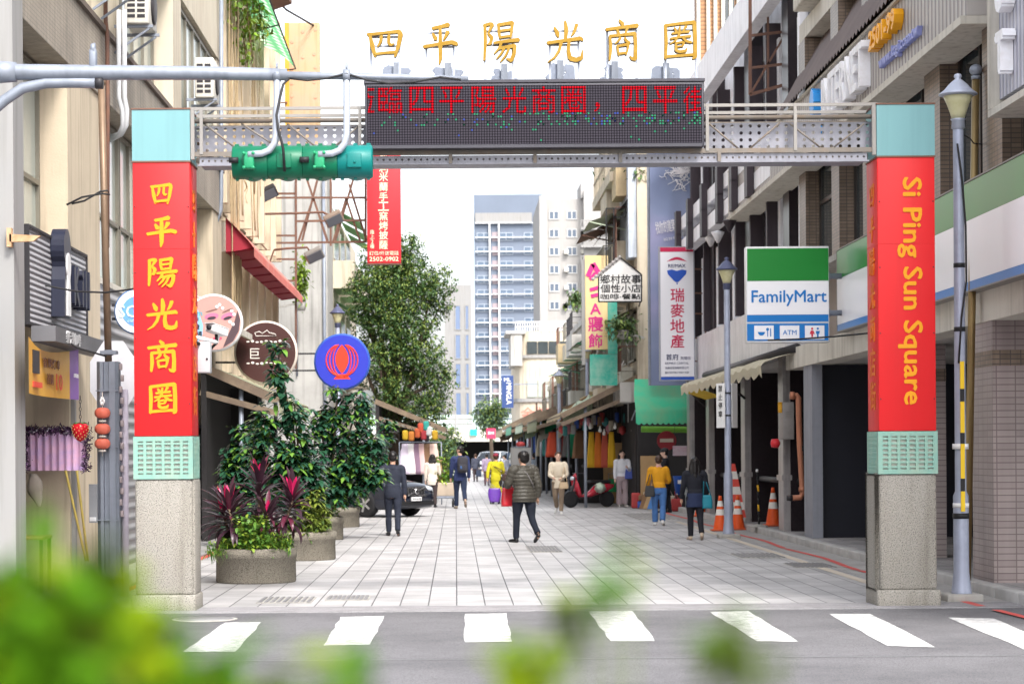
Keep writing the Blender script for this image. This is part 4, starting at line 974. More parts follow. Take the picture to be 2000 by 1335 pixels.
b.quad((LX+.02,44.9,5.86),(LX+.6,44.9,5.93),(LX+.6,59,5.93),(LX+.02,59,5.86));b.build('dark_underside',mat('awning_dark_red',(.26,.02,.035),.8),s)  # darker red sheet and gussets under the cloth
s=thing('green_striped_awning','green corrugated plastic awning high on the tan building at the top','awning',(LX+.5,51,12))
b=MB();n=120;rows=[]
for i in range(n+1):
    y=43.5+11*i/n;o_=.03*math.cos(i*math.pi/2);z=11.95-.02*(y-43.5);rows.append([(LX+.02,y,z+.22+o_),(LX+.3,y+.15,z+.12+o_),(LX+.55,y+.4,z-.02+o_),(LX+.76,y+.75,z-.2+o_)])
b.loft(rows,0,True,False,False);M_gs=ribbed('green_sheet',(.16,.46,.22),(.60,.80,.58),.8,1,.4,0);n_=M_gs.node_tree.nodes;tr_=n_.new('ShaderNodeBsdfTranslucent');ms=n_.new('ShaderNodeMixShader');ms.inputs[0].default_value=.65
cs_=n_['Principled BSDF'].inputs['Base Color'].links[0].from_socket;l_=M_gs.node_tree.links;l_.new(cs_,tr_.inputs[0]);l_.new(n_['Principled BSDF'].outputs[0],ms.inputs[1]);l_.new(tr_.outputs[0],ms.inputs[2]);l_.new(ms.outputs[0],n_['Material Output'].inputs[0])
b.build('sheet',M_gs,s)
b=MB();b.tube([(LX+.76,44.3,11.72),(LX+.76,55.2,11.5)],.02,6);b.bar((LX,54.6,11.3),(LX+.74,55.1,11.48),.03);b.bar((LX,50,11.4),(LX+.74,50,11.6),.03);b.build('frame',M_dark,s)
s=thing('rusty_roof_sheet','rusty corner of a metal roof sheet at the top beside the green awning','roof sheet',(LX+.6,55,13.3))
b=MB();A=[px(530,22,56),px(570,8,56),px(572,-60,56),px(520,-60,52)];b.add([*A,*[p+Vector((0,0,.06)) for p in A]],[(0,1,2,3),(7,6,5,4),(0,4,5,1),(1,5,6,2),(2,6,7,3),(3,7,4,0)]);b.build('sheet',M_rusty,s)
c=px(591,175,60);k=60/F
s=thing('faded_billboard','tall faded cream and orange billboard with pale red dots against the sky','billboard',(c.x,60,c.z-2))
b=MB();b.box(c.x-34*k,c.x+34*k,60,60.25,px(0,298,60).z,px(0,51,60).z+.03);bd=b.build('board',mat('billboard_cream',(.42,.31,.21),.7,var=.8,vscale=.9,streak=.7,dirt=(.55,.33,.14)),s)
b=MB();b.box(c.x-34.5*k,c.x-26*k,59.96,59.995,px(0,298,60).z,px(0,51,60).z+.03);b.build('orange_edge',mat('billboard_orange',(.62,.34,.05),.7,var=.6,vscale=1,streak=.5),bd)
b=MB()
for x,y in ((570,82),(591,62),(616,58),(614,106),(616,132),(570,135),(614,160),(570,163),(616,190),(570,188),(592,112),(591,150)):
    p=px(x,y,60);b.ball_disc((p.x,p.z),.045,59.985,59.998,16)
b.build('dots',mat('billboard_dots',(.66,.30,.20),.7,var=.5,vscale=12),bd)
b=MB()
for x in (566,612): b.bar(px(x,300,60.3),px(x,60,60.3),.08)
b.bar(px(566,250,60.3),px(520,262,58),.06);b.bar(px(566,200,60.3),px(520,202,58),.05);b.build('frame',M_rusty,s)
# ================================================================ grey building, truss framework, vertical red sign
t=thing('grey_building','plain grey concrete building with green balcony awnings behind the steel framework','building',(-5.4,68,0))
p0,p1=px(572,600,66).x,px(640,600,66).x
b=MB();b.box(p0-2,p1,66,69,.03,10.3);b.build('end_wall',mat('grey_render',(.40,.39,.37),.85,var=.6,vscale=.6,streak=.6),t)
b=MB();b.box(p0-2,p1-.05,69.01,86,.03,9.6);b.build('side_wall',M_cream,t)
for y in (70,74,78):
    for z in (4.0,7.0):
        b=MB();b.box(p1-.05,p1+.65,y,y+3.2,z,z+.9);ba=b.build('balcony',M_cream,t)
        b=MB();b.quad((p1,y,z+2.6),(p1,y+3.2,z+2.6),(p1+.9,y+3.2,z+2.1),(p1+.9,y,z+2.1));b.build('awning',mat('balcony_green',(.20,.48,.20),.6,var=.4),ba)
        b=MB();b.box(p1-.045,p1-.02,y+.3,y+2.9,z+1.0,z+2.2);b.build('window',M_glass_pale,ba)
b=MB();b.tube([(p1-.1,65.93,.1),(p1-.1,65.93,10)],.05,8);b.tube([(p1-.95,65.95,4),(p1-.95,65.95,10)],.03,6);b.build('downpipe',M_steel,t)
D=58
s=thing('sign_framework','brown rusty steel lattice framework reaching out to the vertical red sign','steel frame',tuple(px(578,660,D)))
b=MB()
for i_,q in enumerate([(578,330,578,720),(646,320,646,480),(714,320,714,472),(540,378,578,378),(578,386,716,386),(578,432,716,430),(578,474,716,472),(582,474,612,386),(612,386,640,474),(650,474,676,388),(676,388,704,472),(596,340,640,470),(620,350,590,470),(682,360,716,470),(690,350,655,470)]):
    b.bar(px(q[0],q[1],D+i_*.012),px(q[2],q[3],D+i_*.012),.055)
for q in [(540,460),(540,506),(540,548)]: b.bar(px(q[0],q[1],D),px(578,q[1],D),.05)
for y in (386,474): b.bar(px(578,y,D),(LX-.45,D,px(578,y,D).z),.05);b.bar(px(646,y,D),px(646,y-3,D+2),.05)
b.build('lattice',M_rusty,s)
D=57;k=D/F;c=px(749.5,400,D)
s=thing('red_vertical_sign','tall red vertical sign with cream Chinese characters and a phone number','sign',(c.x,D,c.z))
zt_,zb_=px(749,262,D).z,px(749,514,D).z
b=MB();b.rbox(c.x-33*k,c.x+33*k,D,D+.3,zb_,zt_,.02);bo=b.build('box',mat('sign_red',(.56,.03,.04),.45,var=.2,vscale=1.5),s)
b=MB()
for ch,y in zip('拿坡利米蘭手工窯烤披薩',(276,302,329,345.5,364.5,384,403,422,440.5,459,478)):
    p=px(749,y,D);put(b,fit(text(ch,.26,.003,.006,'cm'),h=17*k),p.x,D-.0035,p.z)
for ch,y in zip('路上2樓',(453,462,472,481)): p=px(727,y,D);put(b,fit(text(ch,.13,.003,.0,'cm'),h=8*k),p.x,D-.0035,p.z)
p=px(750,494,D);put(b,fit(text('訂位/外送電話',.15,.003,.0,'cm'),w=57*k,h=8*k),p.x,D-.0035,p.z)
p=px(750,505.5,D);put(b,fit(text('2502-0902',.15,.003,.004,'cm'),w=57*k,h=8.5*k),p.x,D-.0035,p.z)
b.build('lettering',mat('sign_cream',(.82,.76,.55),.5),bo)
b=MB();b.bar(px(716,390,D+.2),px(716,390,58.2),.06);b.box(c.x-34*k,c.x+34*k,D-.003,D+.3,zb_-.03,zb_-.003);b.build('frame',M_rusty,s)
for i,(pts,hx,hy) in enumerate((([(467,440),(467,390),(476,380),(510,374)],523,377),([(500,465),(498,430),(508,418),(590,416),(630,414)],652,427),([(535,488),(560,485),(600,483)],614,498))):
    lb=('dark floodlight with wire guard on a bent arm above the red awning','brown floodlight at the end of a long bent arm before the framework','small grey floodlight on a straight arm below the framework')[i]
    dd=54+i;s=thing('floodlight',lb,'floodlight',tuple(px(hx,hy,dd)),group='floodlights on arms on the left')
    b=MB();b.tube([px(x,y,dd) for x,y in pts]+[px(hx-8,hy-6,dd)],.03,8);b.bar(px(pts[0][0],pts[0][1],dd),(LX,dd,px(pts[0][0],pts[0][1],dd).z-.3),.04);b.build('arm',M_rusty,s)
    c=px(hx,hy,dd);b=MB();M=Matrix.Rotation(R(-25),4,'Y') @ Matrix.Rotation(R(35),4,'X');q=MB().rbox(-.24,.24,-.1,.1,-.16,.16,.04);b.add([M @ Vector(v)+c for v in q.v],q.f);hd=b.build('lamp_head',(M_dark,mat('brown_head',(.20,.15,.12),.5),M_alu)[i],s)
    q=MB().box(-.2,.2,-.12,-.102,-.12,.12);b=MB();b.add([M @ Vector(v)+c for v in q.v],q.f);b.build('glass',mat('flood_glass',(.10,.11,.13),.2),hd)
s=thing('balcony_plant','leafy yellow green plant growing on the ledge left of the grey wall','plant',tuple(px(588,560,64)))
b=MB()
for i in range(500): p=px(588+rnd.gauss(0,7),545+rnd.gauss(0,22),64+rnd.uniform(-.3,.3));leaf(b,p,rdir(rnd),Vector((0,0,1)),.16,.08,0,.2,2)
b.build('leaves',leafmat('balcony_leaf',(.20,.30,.03),(.07,.13,.01)),s)
b=MB();p=px(588,590,64);b.lathe([(.12,-.25),(.17,0),(.15,.01)],p,14);b.bar(p,(p0-.5,64,p.z-.2),.06);b.build('pot',M_concrete,s)
# ================================================================ round shop signs
def round_sign(lb,x,y,r,D,mface,mrim,arm_to,thick=.16):
    k=D/F;c=px(x,y,D);s=thing('round_sign',lb,'sign',tuple(c))
    b=MB();rr=r*k;b.lathe([(rr,0),(rr,thick)],c,48,axis='y');bo=b.build('box',mrim,s)
    b=MB();b.ball_disc((c.x,c.z),rr*.94,D-.008,D-.001,48);b.build('face',mface,s)
    b=MB()
    for dz in (.3,-.3): b.bar((c.x,D+.1,c.z+dz*rr),(arm_to,D+.1,c.z+dz*rr),.04)
    b.build('arm',M_dark,s);return s,c,k,rr
M_brimblue=mat('sign_pale_blue',(.12,.30,.62),.4)
s,c,k,rr=round_sign('round white and blue sign half hidden behind the left gate pillar',268,608,45,30,M_white,mat('rim_blue',(.08,.16,.34),.4),LX)
b=MB();b.ball_disc((c.x,c.z),rr*.66,29.985,29.991,40);b.build('blue_disc',M_brimblue,s)
b=MB();put(b,fit(text('SO',.2,.003,.015,'lm'),h=24*k),c.x-.12,29.98,c.z);put(b,text('coffee',.07,.003,0,'cm'),c.x-.05,29.98,c.z-.13);b.build('lettering',mat('sign_skyblue',(.50,.66,.80),.4),s)
s,c,k,rr=round_sign('round cosmetics sign showing a made-up face with pearls beside the left pillar',418,630,56,38,mat('portrait_skin',(.46,.28,.25),.4,var=.3,vscale=2,dirt=(.42,.2,.2)),M_white,LX)
y_=38-.0085
def blob(nm,pts,m_,e,par=None):
    b=MB();b.prism([(c.x+u*rr,c.z+v*rr) for u,v in pts],y_-e,y_);return b.build(nm,m_,par or s)
def ellp(cx,cz,a,h,n=20,rot=0): return [(cx+a*math.cos(t_)*math.cos(rot)-h*math.sin(t_)*math.sin(rot),cz+a*math.cos(t_)*math.sin(rot)+h*math.sin(t_)*math.cos(rot)) for t_ in [2*math.pi*i/n for i in range(n)]]
blob('blue_side',[(-.92,.1),(-.9,-.2),(-.78,-.48),(-.6,-.7),(-.42,-.5),(-.38,-.1),(-.5,.3),(-.62,.62),(-.8,.45)],mat('sign_sky',(.25,.50,.78),.4),.002)
blob('hair',[(.3,-.88),(.5,-.4),(.72,.05),(.82,.42),(.92,.1),(.86,-.3),(.66,-.65)],mat('portrait_hair',(.08,.05,.06),.5),.002)
for cx,rt in ((-.08,.15),(.48,.3)):
    blob('eye_shadow',ellp(cx,.22,.25,.12,rot=rt),mat('eye_pink',(.62,.16,.28),.5),.0015);blob('eye',ellp(cx,.16,.16,.055,rot=rt),mat('eye_dark',(.05,.04,.05),.3),.003)
    blob('brow',ellp(cx,.42,.22,.03,rot=rt+.1),mat('brow_brown',(.18,.09,.08),.6),.002)
blob('lips',ellp(.12,-.55,.16,.07),mat('lip_red',(.55,.08,.14),.4),.002)
blob('nose',ellp(.2,-.2,.05,.16,rot=-.3),mat('portrait_nose',(.56,.34,.30),.5),.0018)  # paler oval drawn as the nose of the portrait
for i,(u,v) in enumerate(((.1,.55),(.2,.62),(.3,.5),(.62,.4),(.7,.28),(.55,.02),(.66,-.06))): b=MB();b.ell((c.x+u*rr,y_-.004,c.z+v*rr),.03,.006,.03,10,6);b.build('pearl',M_white,s)
b=MB();put(b,text('Ullam',.13,.003,.012,'lm'),c.x-.98*rr,y_-.004,c.z+.34*rr);b.build('lettering',mat('sign_teal_text',(.05,.35,.5),.4),s)
b=MB();put(b,text('美甲',.1,.003,.01,'lm'),c.x-.9*rr,y_-.004,c.z+.1*rr);put(b,text('美睫',.1,.003,.01,'lm'),c.x-.88*rr,y_-.004,c.z-.14*rr);put(b,text('紋繡',.1,.003,.01,'lm'),c.x-.8*rr,y_-.004,c.z-.38*rr);b.build('dark_lettering',M_dark,s)
s,c,k,rr=round_sign('round dark brown sign with white characters and a reclining figure drawing',519,688,62,43,mat('sign_brown',(.055,.02,.018),.4,var=.2,vscale=2),mat('rim_cream',(.62,.54,.48),.5),LX,.22)
b=MB();y_=43-.012
put(b,fit(text('巨',.3,.003,.0,'cm'),h=20*k),c.x-.31*rr*1.1,y_,c.z-.02)
for v in (.34,-.34):
    for i in range(9):
        u=-.62+i*.16;b.ell((c.x+u*rr*.9,y_,c.z+v*rr+.012*math.sin(i*2)),.035,.002,.016+.008*(i % 2),8,5)
pts=[(-.34,.62),(-.2,.66),(-.1,.60),(.05,.70),(.12,.62),(.3,.58),(.34,.52),(-.3,.52),(-.34,.62)]
b.tube([(c.x+u*rr,y_,c.z+v*rr) for u,v in pts],.008,5);b.build('lettering',mat('sign_offwhite',(.72,.68,.64),.5),s)
s,c,k,rr=round_sign('round blue sign with a red flame and ripple emblem',668,706,55,52,mat('sign_ultramarine',(.025,.04,.42),.4,var=.15,vscale=1.5,dirt=(.06,.03,.42)),mat('rim_navy',(.04,.10,.40),.4),-4.7)
y_=52-.009;b=MB()
fl=[]
for i in range(25):
    a=i/24;w_=.24*math.sin(math.pi*a) ** .8;fl.append((w_,-.42+1.02*a))
poly=fl+[(-u,v) for u,v in fl[::-1][1:-1]]
b.prism([(c.x+u*rr,c.z+v*rr) for u,v in poly],y_-.006,y_);b.build('flame',mat('emblem_red',(.70,.045,.02),.4),s)
b=MB()
for j,(a_,h_) in enumerate(((.32,.58),(.44,.58),(.56,.57))):
    for sg in (-1,1):
        b.tube([(c.x+sg*(a_+.03*0)*rr*math.cos(t_),y_-.002-j*.001,c.z+(.05+h_*math.sin(t_))*rr) for t_ in [R(-80)+R(150)*i/16 for i in range(17)]],.018,6)
b.prism([(c.x+u*rr,c.z+v*rr) for u,v in [(-.30,-.62),(-.15,-.44),(.15,-.44),(.30,-.62)]][::-1],y_-.003,y_);b.build('ripples',mat('emblem_red',(.7,.05,.08),.4),s)
c=px(422,645,24.2)
s=thing('security_camera','white box security camera with black cable right of the left gate pillar','camera',tuple(c))
b=MB();q=MB().rbox(-.055,.075,-.13,.13,-.04,.04,.012);M=Matrix.Rotation(R(-35),4,'Z') @ Matrix.Rotation(R(-12),4,'X');b.add([M @ Vector(v)+c for v in q.v],q.f,0);bo=b.build('body',M_white,s)
q=MB().rbox(-.06,.08,-.155,.13,.042,.050,.003);b=MB();b.add([M @ Vector(v)+c for v in q.v],q.f);b.build('visor',M_white,bo)
b=MB();b.lathe([(.03,-.03),(.03,.01),(.02,.012)],c+M @ Vector((.01,-.13,0)),14,axis='y');b.build('lens',M_black,bo)
b=MB();b.tube([c+Vector((0,.02,-.03)),c+Vector((0,.04,-.14)),c+Vector((-.06,.02,-.2)),Vector((xL+wL,23.3,c.z-.18))],.018,8);b.build('cable',M_black,s)
b=MB();b.tube([c+Vector((.02,.05,-.05)),c+Vector((.0,.06,-.13)),Vector((xL+wL,23.4,c.z-.12))],.022,8);b.build('bracket',M_white,s)
s=thing('junction_cabinet','grey junction box on the rear of the left pillar below the camera','junction box',tuple(px(402,700,23.6)))
b=MB();p,q=px(388,668,23.6),px(412,728,23.6);b.rbox(p.x-.05,q.x,23.5,23.7,q.z,p.z,.012);b.build('case',mat('cabinet_grey',(.50,.51,.53),.5,var=.3),s)
b=MB();b.lathe([(.012,-.012),(.012,0)],(q.x-.03,23.5,q.z+.15),8,axis='y');b.build('lock',M_dark,s)
M_=M_cable
for lb,pts in (('black cable sagging across the shop sign to the left gate pillar',[(-20,536),(60,552),(150,569),(205,571),(240,567),(275,562)]),('black cable drooping from the far left to the foot of the brown pole',[(-20,530),(40,590),(90,640),(150,678),(208,696)]),('loose tangled cable tied round the brown pole',[(130,400),(160,385),(200,378),(215,380),(210,372),(196,374),(165,392),(140,398)])):
    D=24.6;s=MB().tube([px(x,y,D) for x,y in pts],.012,6).build('power_cable',M_,None,loc=tuple(px(pts[0][0],pts[0][1],D)));tag(s,lb,'cable','cables on the left')
# ================================================================ market side beyond the columned building
rnd=random.Random(21)
M_old=mat('old_cream_render',(.52,.46,.36),.85,var=.7,vscale=.7,streak=.8,dirt=(.30,.25,.19))
M_oldgrey=mat('old_grey_render',(.45,.44,.42),.85,var=.7,vscale=.7,streak=.8,dirt=(.26,.24,.22))
M_tarp_g=mat('green_tarpaulin',(.02,.26,.13),.55,var=.6,vscale=2,dirt=(.04,.16,.08))
M_tarp_olive=mat('olive_tarpaulin',(.22,.24,.13),.8,var=.7,vscale=2,dirt=(.12,.12,.07))
M_tarp_tan=mat('tan_tarpaulin',(.42,.33,.20),.8,var=.7,vscale=2,dirt=(.22,.16,.10))
M_tarp_pale=mat('pale_green_tarpaulin',(.42,.50,.38),.8,var=.6,vscale=2,dirt=(.25,.28,.2))
M_wood=mat('brown_wood',(.22,.12,.06),.7,var=.5,vscale=3)
M_awp=mat('awning_bar',(.13,.095,.07),.7,var=.8,vscale=3,dirt=(.26,.20,.13))
M_card=mat('cardboard',(.40,.26,.13),.8,var=.4,vscale=2)
def side_building(name,label,x,y0,y1,z1,m,floors,zs0=3.6,fh=3.0,dpt=6,face=-1):
    """old street building with its facade on the plane x; face -1 looks towards -x"""
    t=thing(name,label,'building',(x,(y0+y1)/2,0));q=lambda u: x+face*u
    b=MB();b.box(*sorted((q(0),q(-dpt))),y0,y1,.02,z1);b.box(*sorted((q(.12),q(-.2))),y0-.05,y1+.05,z1,z1+.25);b.build('wall',m,t)
    for f in range(floors):
        z=zs0+fh*f
        if z+1.2>z1: break
        y=y0+.6
        while y+1.8<y1:
            kind=rnd.random();L=rnd.choice((1.5,2.0,2.4))
            if y+L>y1-.2: break
            b=MB();xa,xb=sorted((q(.07),q(-.01)));b.box(xa,xb,y,y+L,z+.85,z+.91);b.box(xa,xb,y,y+L,z+2.2,z+2.26)
            for i in range(4): yy=y+(L-.05)*i/3;b.box(xa+.003,xb-.003,yy,yy+.05,z+.85,z+2.26)
            wf=b.build('window',M_winalu,t);b=MB();b.box(*sorted((q(.03),q(.005))),y+.04,y+L-.04,z+.9,z+2.2);b.build('pane',M_glass_pale if kind<.5 else M_glass,wf)
            if kind<.45:
                b=MB();xo=q(.55)
                for i in range(int(L/.14)+1): b.box(xo-.01,xo+.01,y+i*.14-.008,y+i*.14+.008,z+.55,z+2.3)
                for zz in (.55,1.4,2.3): b.box(xo-.012,xo+.012,y,y+L,z+zz-.012,z+zz+.012)
                for zz in (.55,2.3):
                    for yy in (y,y+L): b.bar((q(0),yy,z+zz),(xo,yy,z+zz),.025)
                b.build('window_cage',M_winalu if kind<.25 else M_rusty,t)
            elif kind<.8:
                b=MB();mm=rnd.choice((M_tarp_g,M_tarp_olive,M_tarp_tan,M_oldgrey));b.add([(q(.01),y-.15,z+2.6),(q(.01),y+L+.15,z+2.6),(q(.8),y+L+.15,z+2.15),(q(.8),y-.15,z+2.15)],[(0,1,2,3)]);b.bar((q(0),y,z+2.0),(q(.78),y,z+2.14),.025);b.build('window_hood',mm,t)
            if rnd.random()<.5:
                b=MB();b.rbox(*sorted((q(.1),q(.42))),y+.2,y+.95,z+.1,z+.68,.02);b.lathe([(.2,0),(.2,.012),(.05,.02)] if face>0 else [(.05,-.02),(.2,-.012),(.2,0)],(q(.42),y+.58,z+.39),14,axis='x');b.bar((q(0),y+.3,z+.05),(q(.42),y+.3,z+.08),.03);b.build('cooler',M_ac,t)
            y+=L+rnd.uniform(.4,1.0)
    for f in range(floors+1):
        z=zs0+fh*f-.35;y=y0+rnd.random()*2
        while y+3<y1 and z+1<z1:
            L=rnd.uniform(1.6,3.0);o_=rnd.uniform(.5,.95);b=MB();b.box(*sorted((q(.002),q(o_))),y,y+L,z,z+rnd.uniform(.5,.95));ba=b.build('balcony',rnd.choice((m,M_old,M_oldgrey,M_tarp_tan)),t)
            b=MB()
            for i in range(int(L/.2)+1): b.box(*sorted((q(o_-.04),q(o_-.015))),y+i*.2-.01,y+i*.2+.01,z+.9,z+1.6)
            b.box(*sorted((q(o_-.045),q(o_-.01))),y,y+L,z+1.58,z+1.62);b.bar((q(0),y,z+1.6),(q(o_),y,z+1.6),.03);b.build('railing',rnd.choice((M_winalu,M_rusty,M_dark)),ba)
            if rnd.random()<.6 and z+3<z1: b=MB();b.add([(q(.01),y-.1,z+2.75),(q(.01),y+L+.1,z+2.75),(q(o_+.4),y+L+.1,z+2.3),(q(o_+.4),y-.1,z+2.3)],[(0,1,2,3)]);b.bar((q(o_+.38),y-.1,z+2.3),(q(0),y-.1,z+2.0),.03);b.build('rain_hood',rnd.choice((M_tarp_g,M_tarp_olive,M_rusty,M_tarp_pale)),t)
            y+=L+rnd.uniform(.6,2.2)
    for i in range(4): yy=rnd.uniform(y0+.2,y1-.2);MB().tube([(q(.06),yy,2.5),(q(.06),yy,z1-rnd.random()*2)],.04,6).build('drainpipe',M_oldgrey,t)
    return t
t=side_building('old_apartment','old cream apartment block with window cages right behind the printed mesh billboard',5.25,61.7,72,11.0,M_old,2,3.4)
b=MB()
for i in range(8): y=61.75+i*.42;b.box(5.0,5.24,y,y+.12,7.2,10.4)
b.build('grey_fins',mat('blue_grey_fin',(.42,.46,.52),.6,var=.4,streak=.5),t)
b=MB()
for i in range(26): y=63.5+i*.3;b.box(4.62,4.65,y,y+.05,9.9,11.0)
for z in (9.9,10.4,11.0): b.box(4.615,4.655,63.5,71.2,z,z+.05)
b.box(4.6,5.24,63.4,71.4,9.6,9.88);b.build('balcony',M_old,t)
b=MB()
for i in range(3): b.box(4.7-.05*i,5.24,63+i*3,65.4+i*3,6.2,7.8)
b.build('bay_boxes',M_old,t)
b=MB();b.quad((5.24,62,9.2),(5.24,70,9.2),(4.45,70,8.2),(4.45,62,8.2));b.build('rusty_hood',M_rusty,t)
t=side_building('old_shophouse','narrow old tan shophouse behind the yellow bedding sign',5.2,72.2,86,6.6,M_tarp_tan if False else mat('tan_render',(.50,.42,.30),.85,var=.7,vscale=.8,streak=.8,dirt=(.28,.22,.15)),2,3.4)
t=side_building('grey_shophouse','low grey old shophouse with green hoods behind the market awnings',5.5,86.2,104,7.0,M_oldgrey,2,3.0)
t=side_building('pale_shophouse','pale low shophouse at the far end of the market row',5.6,104.2,128,5.2,M_old,2,3.2)
D=132;k=D/F;x0,x1=px(1000,700,D).x,px(1106,700,D).x;Zf=lambda y: px(1050,y,D).z
t=thing('balcony_house','cream low house with a rounded front and white roof railing before the towers','building',((x0+x1)/2,D,0))
def roundfront(z0,z1,off=0.0): return [[(x0+.2-off+(x1-x0)*u,D-off-1.2*math.sin(math.pi*min(1,.5+u*.9))*0-.9*math.sqrt(max(0,1-(2*u-1) ** 4)),z) for u in [i/14 for i in range(15)]]+[(x1+6,D+10,z),(x0+.2,D+10,z)] for z in (z0,z1)]
b=MB();b.loft(roundfront(.02,Zf(648)),0,False);b.build('wall',M_cream,t)
for ya,yb_ in ((668,692),(742,776)):
    b=MB();
    for i in range(4): u=.2+i*.2;b.box(x0+.2+(x1-x0)*u+.03,x0+.2+(x1-x0)*(u+.2)-.03,D-.99,D-.8,Zf(yb_),Zf(ya))
    b.build('window',M_glass if ya<700 else M_glass_pale,t)
b=MB();b.loft(roundfront(Zf(700),Zf(694),.12),0,False);b.loft(roundfront(Zf(785),Zf(778),.12),0,False);b.build('balcony_band',M_whitewall,t)
b=MB()
for i in range(24): xx=x0+.2+(x1-x0)*i/23;b.box(xx-.02,xx+.02,D-.95,D-.91,Zf(648),Zf(630))
b.box(x0+.2,x1,D-.95,D-.90,Zf(631),Zf(629));b.box(x0+.2,x1,D-.95,D-.90,Zf(640),Zf(638.5));b.build('roof_railing',M_white,t)
b=MB();b.box(x0-.1,x0+.6,D-1.5,D+4,Zf(715),Zf(655));b.box(x0-.4,x0+.8,D-1.6,D+4,Zf(654),Zf(648));b.build('side_bay',M_oldgrey,t)
b=MB();put(b,text('金牌',.9,.05,.02,'cm'),px(1045,808,D-1).x,D-1.1,px(1045,808,D-1).z);b.build('red_lettering',mat('faded_red_letter',(.55,.2,.15),.6),t)
def tower(name,label,d,xp0,xp1,yp,depth,m,wx,fy0,fy1,n,glass,wh=.58,frame=M_whitewall):
    """front towards the camera; wx: window columns in photo px, floors evenly between fy0 and fy1"""
    k=d/F;X=lambda p: px(p,600,d).x;Zt=lambda y: px((xp0+xp1)/2,y,d).z
    t=thing(name,label,'building',((X(xp0)+X(xp1))/2,d,0))
    b=MB();b.box(X(xp0),X(xp1),d,d+depth,0,Zt(yp));b.build('wall',m,t)
    for i in range(n):
        y=fy0+(fy1-fy0)*i/(n-1);hh=(fy1-fy0)/(n-1)*wh
        for (a,c) in wx:
            b=MB();xa,xc=X(a),X(c);za,zc=Zt(y+hh/2),Zt(y-hh/2);fr=.12
            b.box(xa,xc,d-.10,d-.02,za,za+fr);b.box(xa,xc,d-.10,d-.02,zc-fr,zc)
            nn=max(1,round((c-a)/12))
            for j in range(nn+1): xx=xa+(xc-xa-fr)*j/nn;b.box(xx,xx+fr,d-.11,d-.02,za,zc)
            b.box(xa+.02,xc-.02,d-.05,d-.015,za+.02,zc-.02,1);b.build('window',[frame,glass],t)
    return t,X,Zt
M_towergrey=mat('tower_grey',(.15,.18,.235),.7,var=.3,vscale=.1)
t,X,Zt=tower('grey_apartment_tower','tall blue grey apartment tower with white grid lines at the end of the street',340,921,1060,380,20,M_towergrey,((932,960),(976,1003),(1024,1052)),462,795,13,mat('tower_glass',(.08,.12,.18),.25,spec=.7),.58,mat('tower_frame',(.30,.34,.40),.5))
b=MB();b.box(X(919),X(927),339.2,341,0,Zt(365));b.box(X(921),X(1110),340.5,352,Zt(425),Zt(378));b.build('corner_tower',mat('tower_blue_grey',(.42,.48,.54),.6),t)
b=MB();b.box(X(929),X(1040),339.5,339.95,Zt(435),Zt(416));b.build('white_parapet',M_whitewall,t)
b=MB()
for x in (957,975): b.box(X(x)-.1,X(x)+.1,339.3,339.8,Zt(800),Zt(436))
for i in range(14): y=436+i*27.7;b.box(X(929),X(1050),339.35,339.7,Zt(y+.7),Zt(y-.7))
b.build('white_grid',M_white,t)
b=MB()
for i in range(13): y=462+i*27.75;b.box(X(962),X(974),339.85,339.98,Zt(y+9),Zt(y-9))
b.build('brown_panel',mat('tower_brown',(.30,.25,.27),.7),t)
t,X,Zt=tower('white_apartment_tower','tall white apartment tower with small windows and caged balconies',255,1054,1215,388,20,mat('tower_white',(.33,.32,.31),.8,var=.4,vscale=.12,streak=.5,dirt=(.45,.42,.40)),((1073,1093),(1108,1128),(1165,1192)),420,596,6,mat('tower_glass2',(.07,.10,.15),.15,spec=.7),.5,mat('tower_frame2',(.5,.5,.5),.5))
b=MB();b.box(X(1054),X(1069),253.8,254.95,0,Zt(384));b.box(X(1135),X(1200),254,262,Zt(388),Zt(358));b.box(X(1140),X(1215),253.3,254.95,0,Zt(375));b.build('projecting_bay',mat('tower_white2',(.37,.36,.35),.8,var=.4,vscale=.12),t)
for y in (446,480,515,550,585):
    b=MB();b.box(X(1133),X(1205),252.3,253.25,Zt(y+7),Zt(y+2))
    for i in range(14): xx=X(1133)+(X(1205)-X(1133))*i/13;b.box(xx-.05,xx+.05,252.3,252.4,Zt(y+2),Zt(y-11))
    b.box(X(1133),X(1205),252.28,252.42,Zt(y-10),Zt(y-12));b.build('caged_balcony',M_whitewall,t)
b=MB()
for i in range(10): xx=rnd.choice((1102,1100,1135));y=445+35*(i % 5);b.box(X(xx),X(xx+9),254.3,254.95,Zt(y+16),Zt(y+8))
b.build('cooler',M_ac,t)
b=MB();b.lathe([(.05,0),(.05,3)],(X(1160),258,Zt(358)),6);b.lathe([(1.2,0),(1.3,2.2),(.2,2.5)],(X(1190),258,Zt(358)),14);b.build('roof_tank',M_steel,t)
t,X,Zt=tower('glass_office_block','low white framed glass office block left of the grey tower',310,868,921,556,20,M_whitewall,((888,900),(908,916)),620,790,4,mat('tower_glass3',(.12,.17,.28),.15,spec=.7),.86,M_whitewall)
D=190;Ze=lambda y: px(890,y,D).z
t=thing('elevated_road','pale green and white elevated road crossing behind the end of the street','overpass',(0,D,0))
b=MB();b.box(-60,60,D,D+14,Ze(862),Ze(846));b.build('deck',M_concrete,t)
b=MB();b.box(-60,60,D-.4,D-.02,Ze(862),Ze(838));b.build('parapet',M_concrete_light,t)
for y in (810,820,830): b=MB();b.box(-60,60,D-.3,D-.1,Ze(y+6.5),Ze(y));b.build('noise_panel',mat('pale_green_panel',(.52,.66,.58),.5,var=.2,vscale=.3),t)
b=MB()
for i in range(40): b.box(-60+i*3-.08,-60+i*3+.08,D-.45,D-.05,Ze(846),Ze(806))
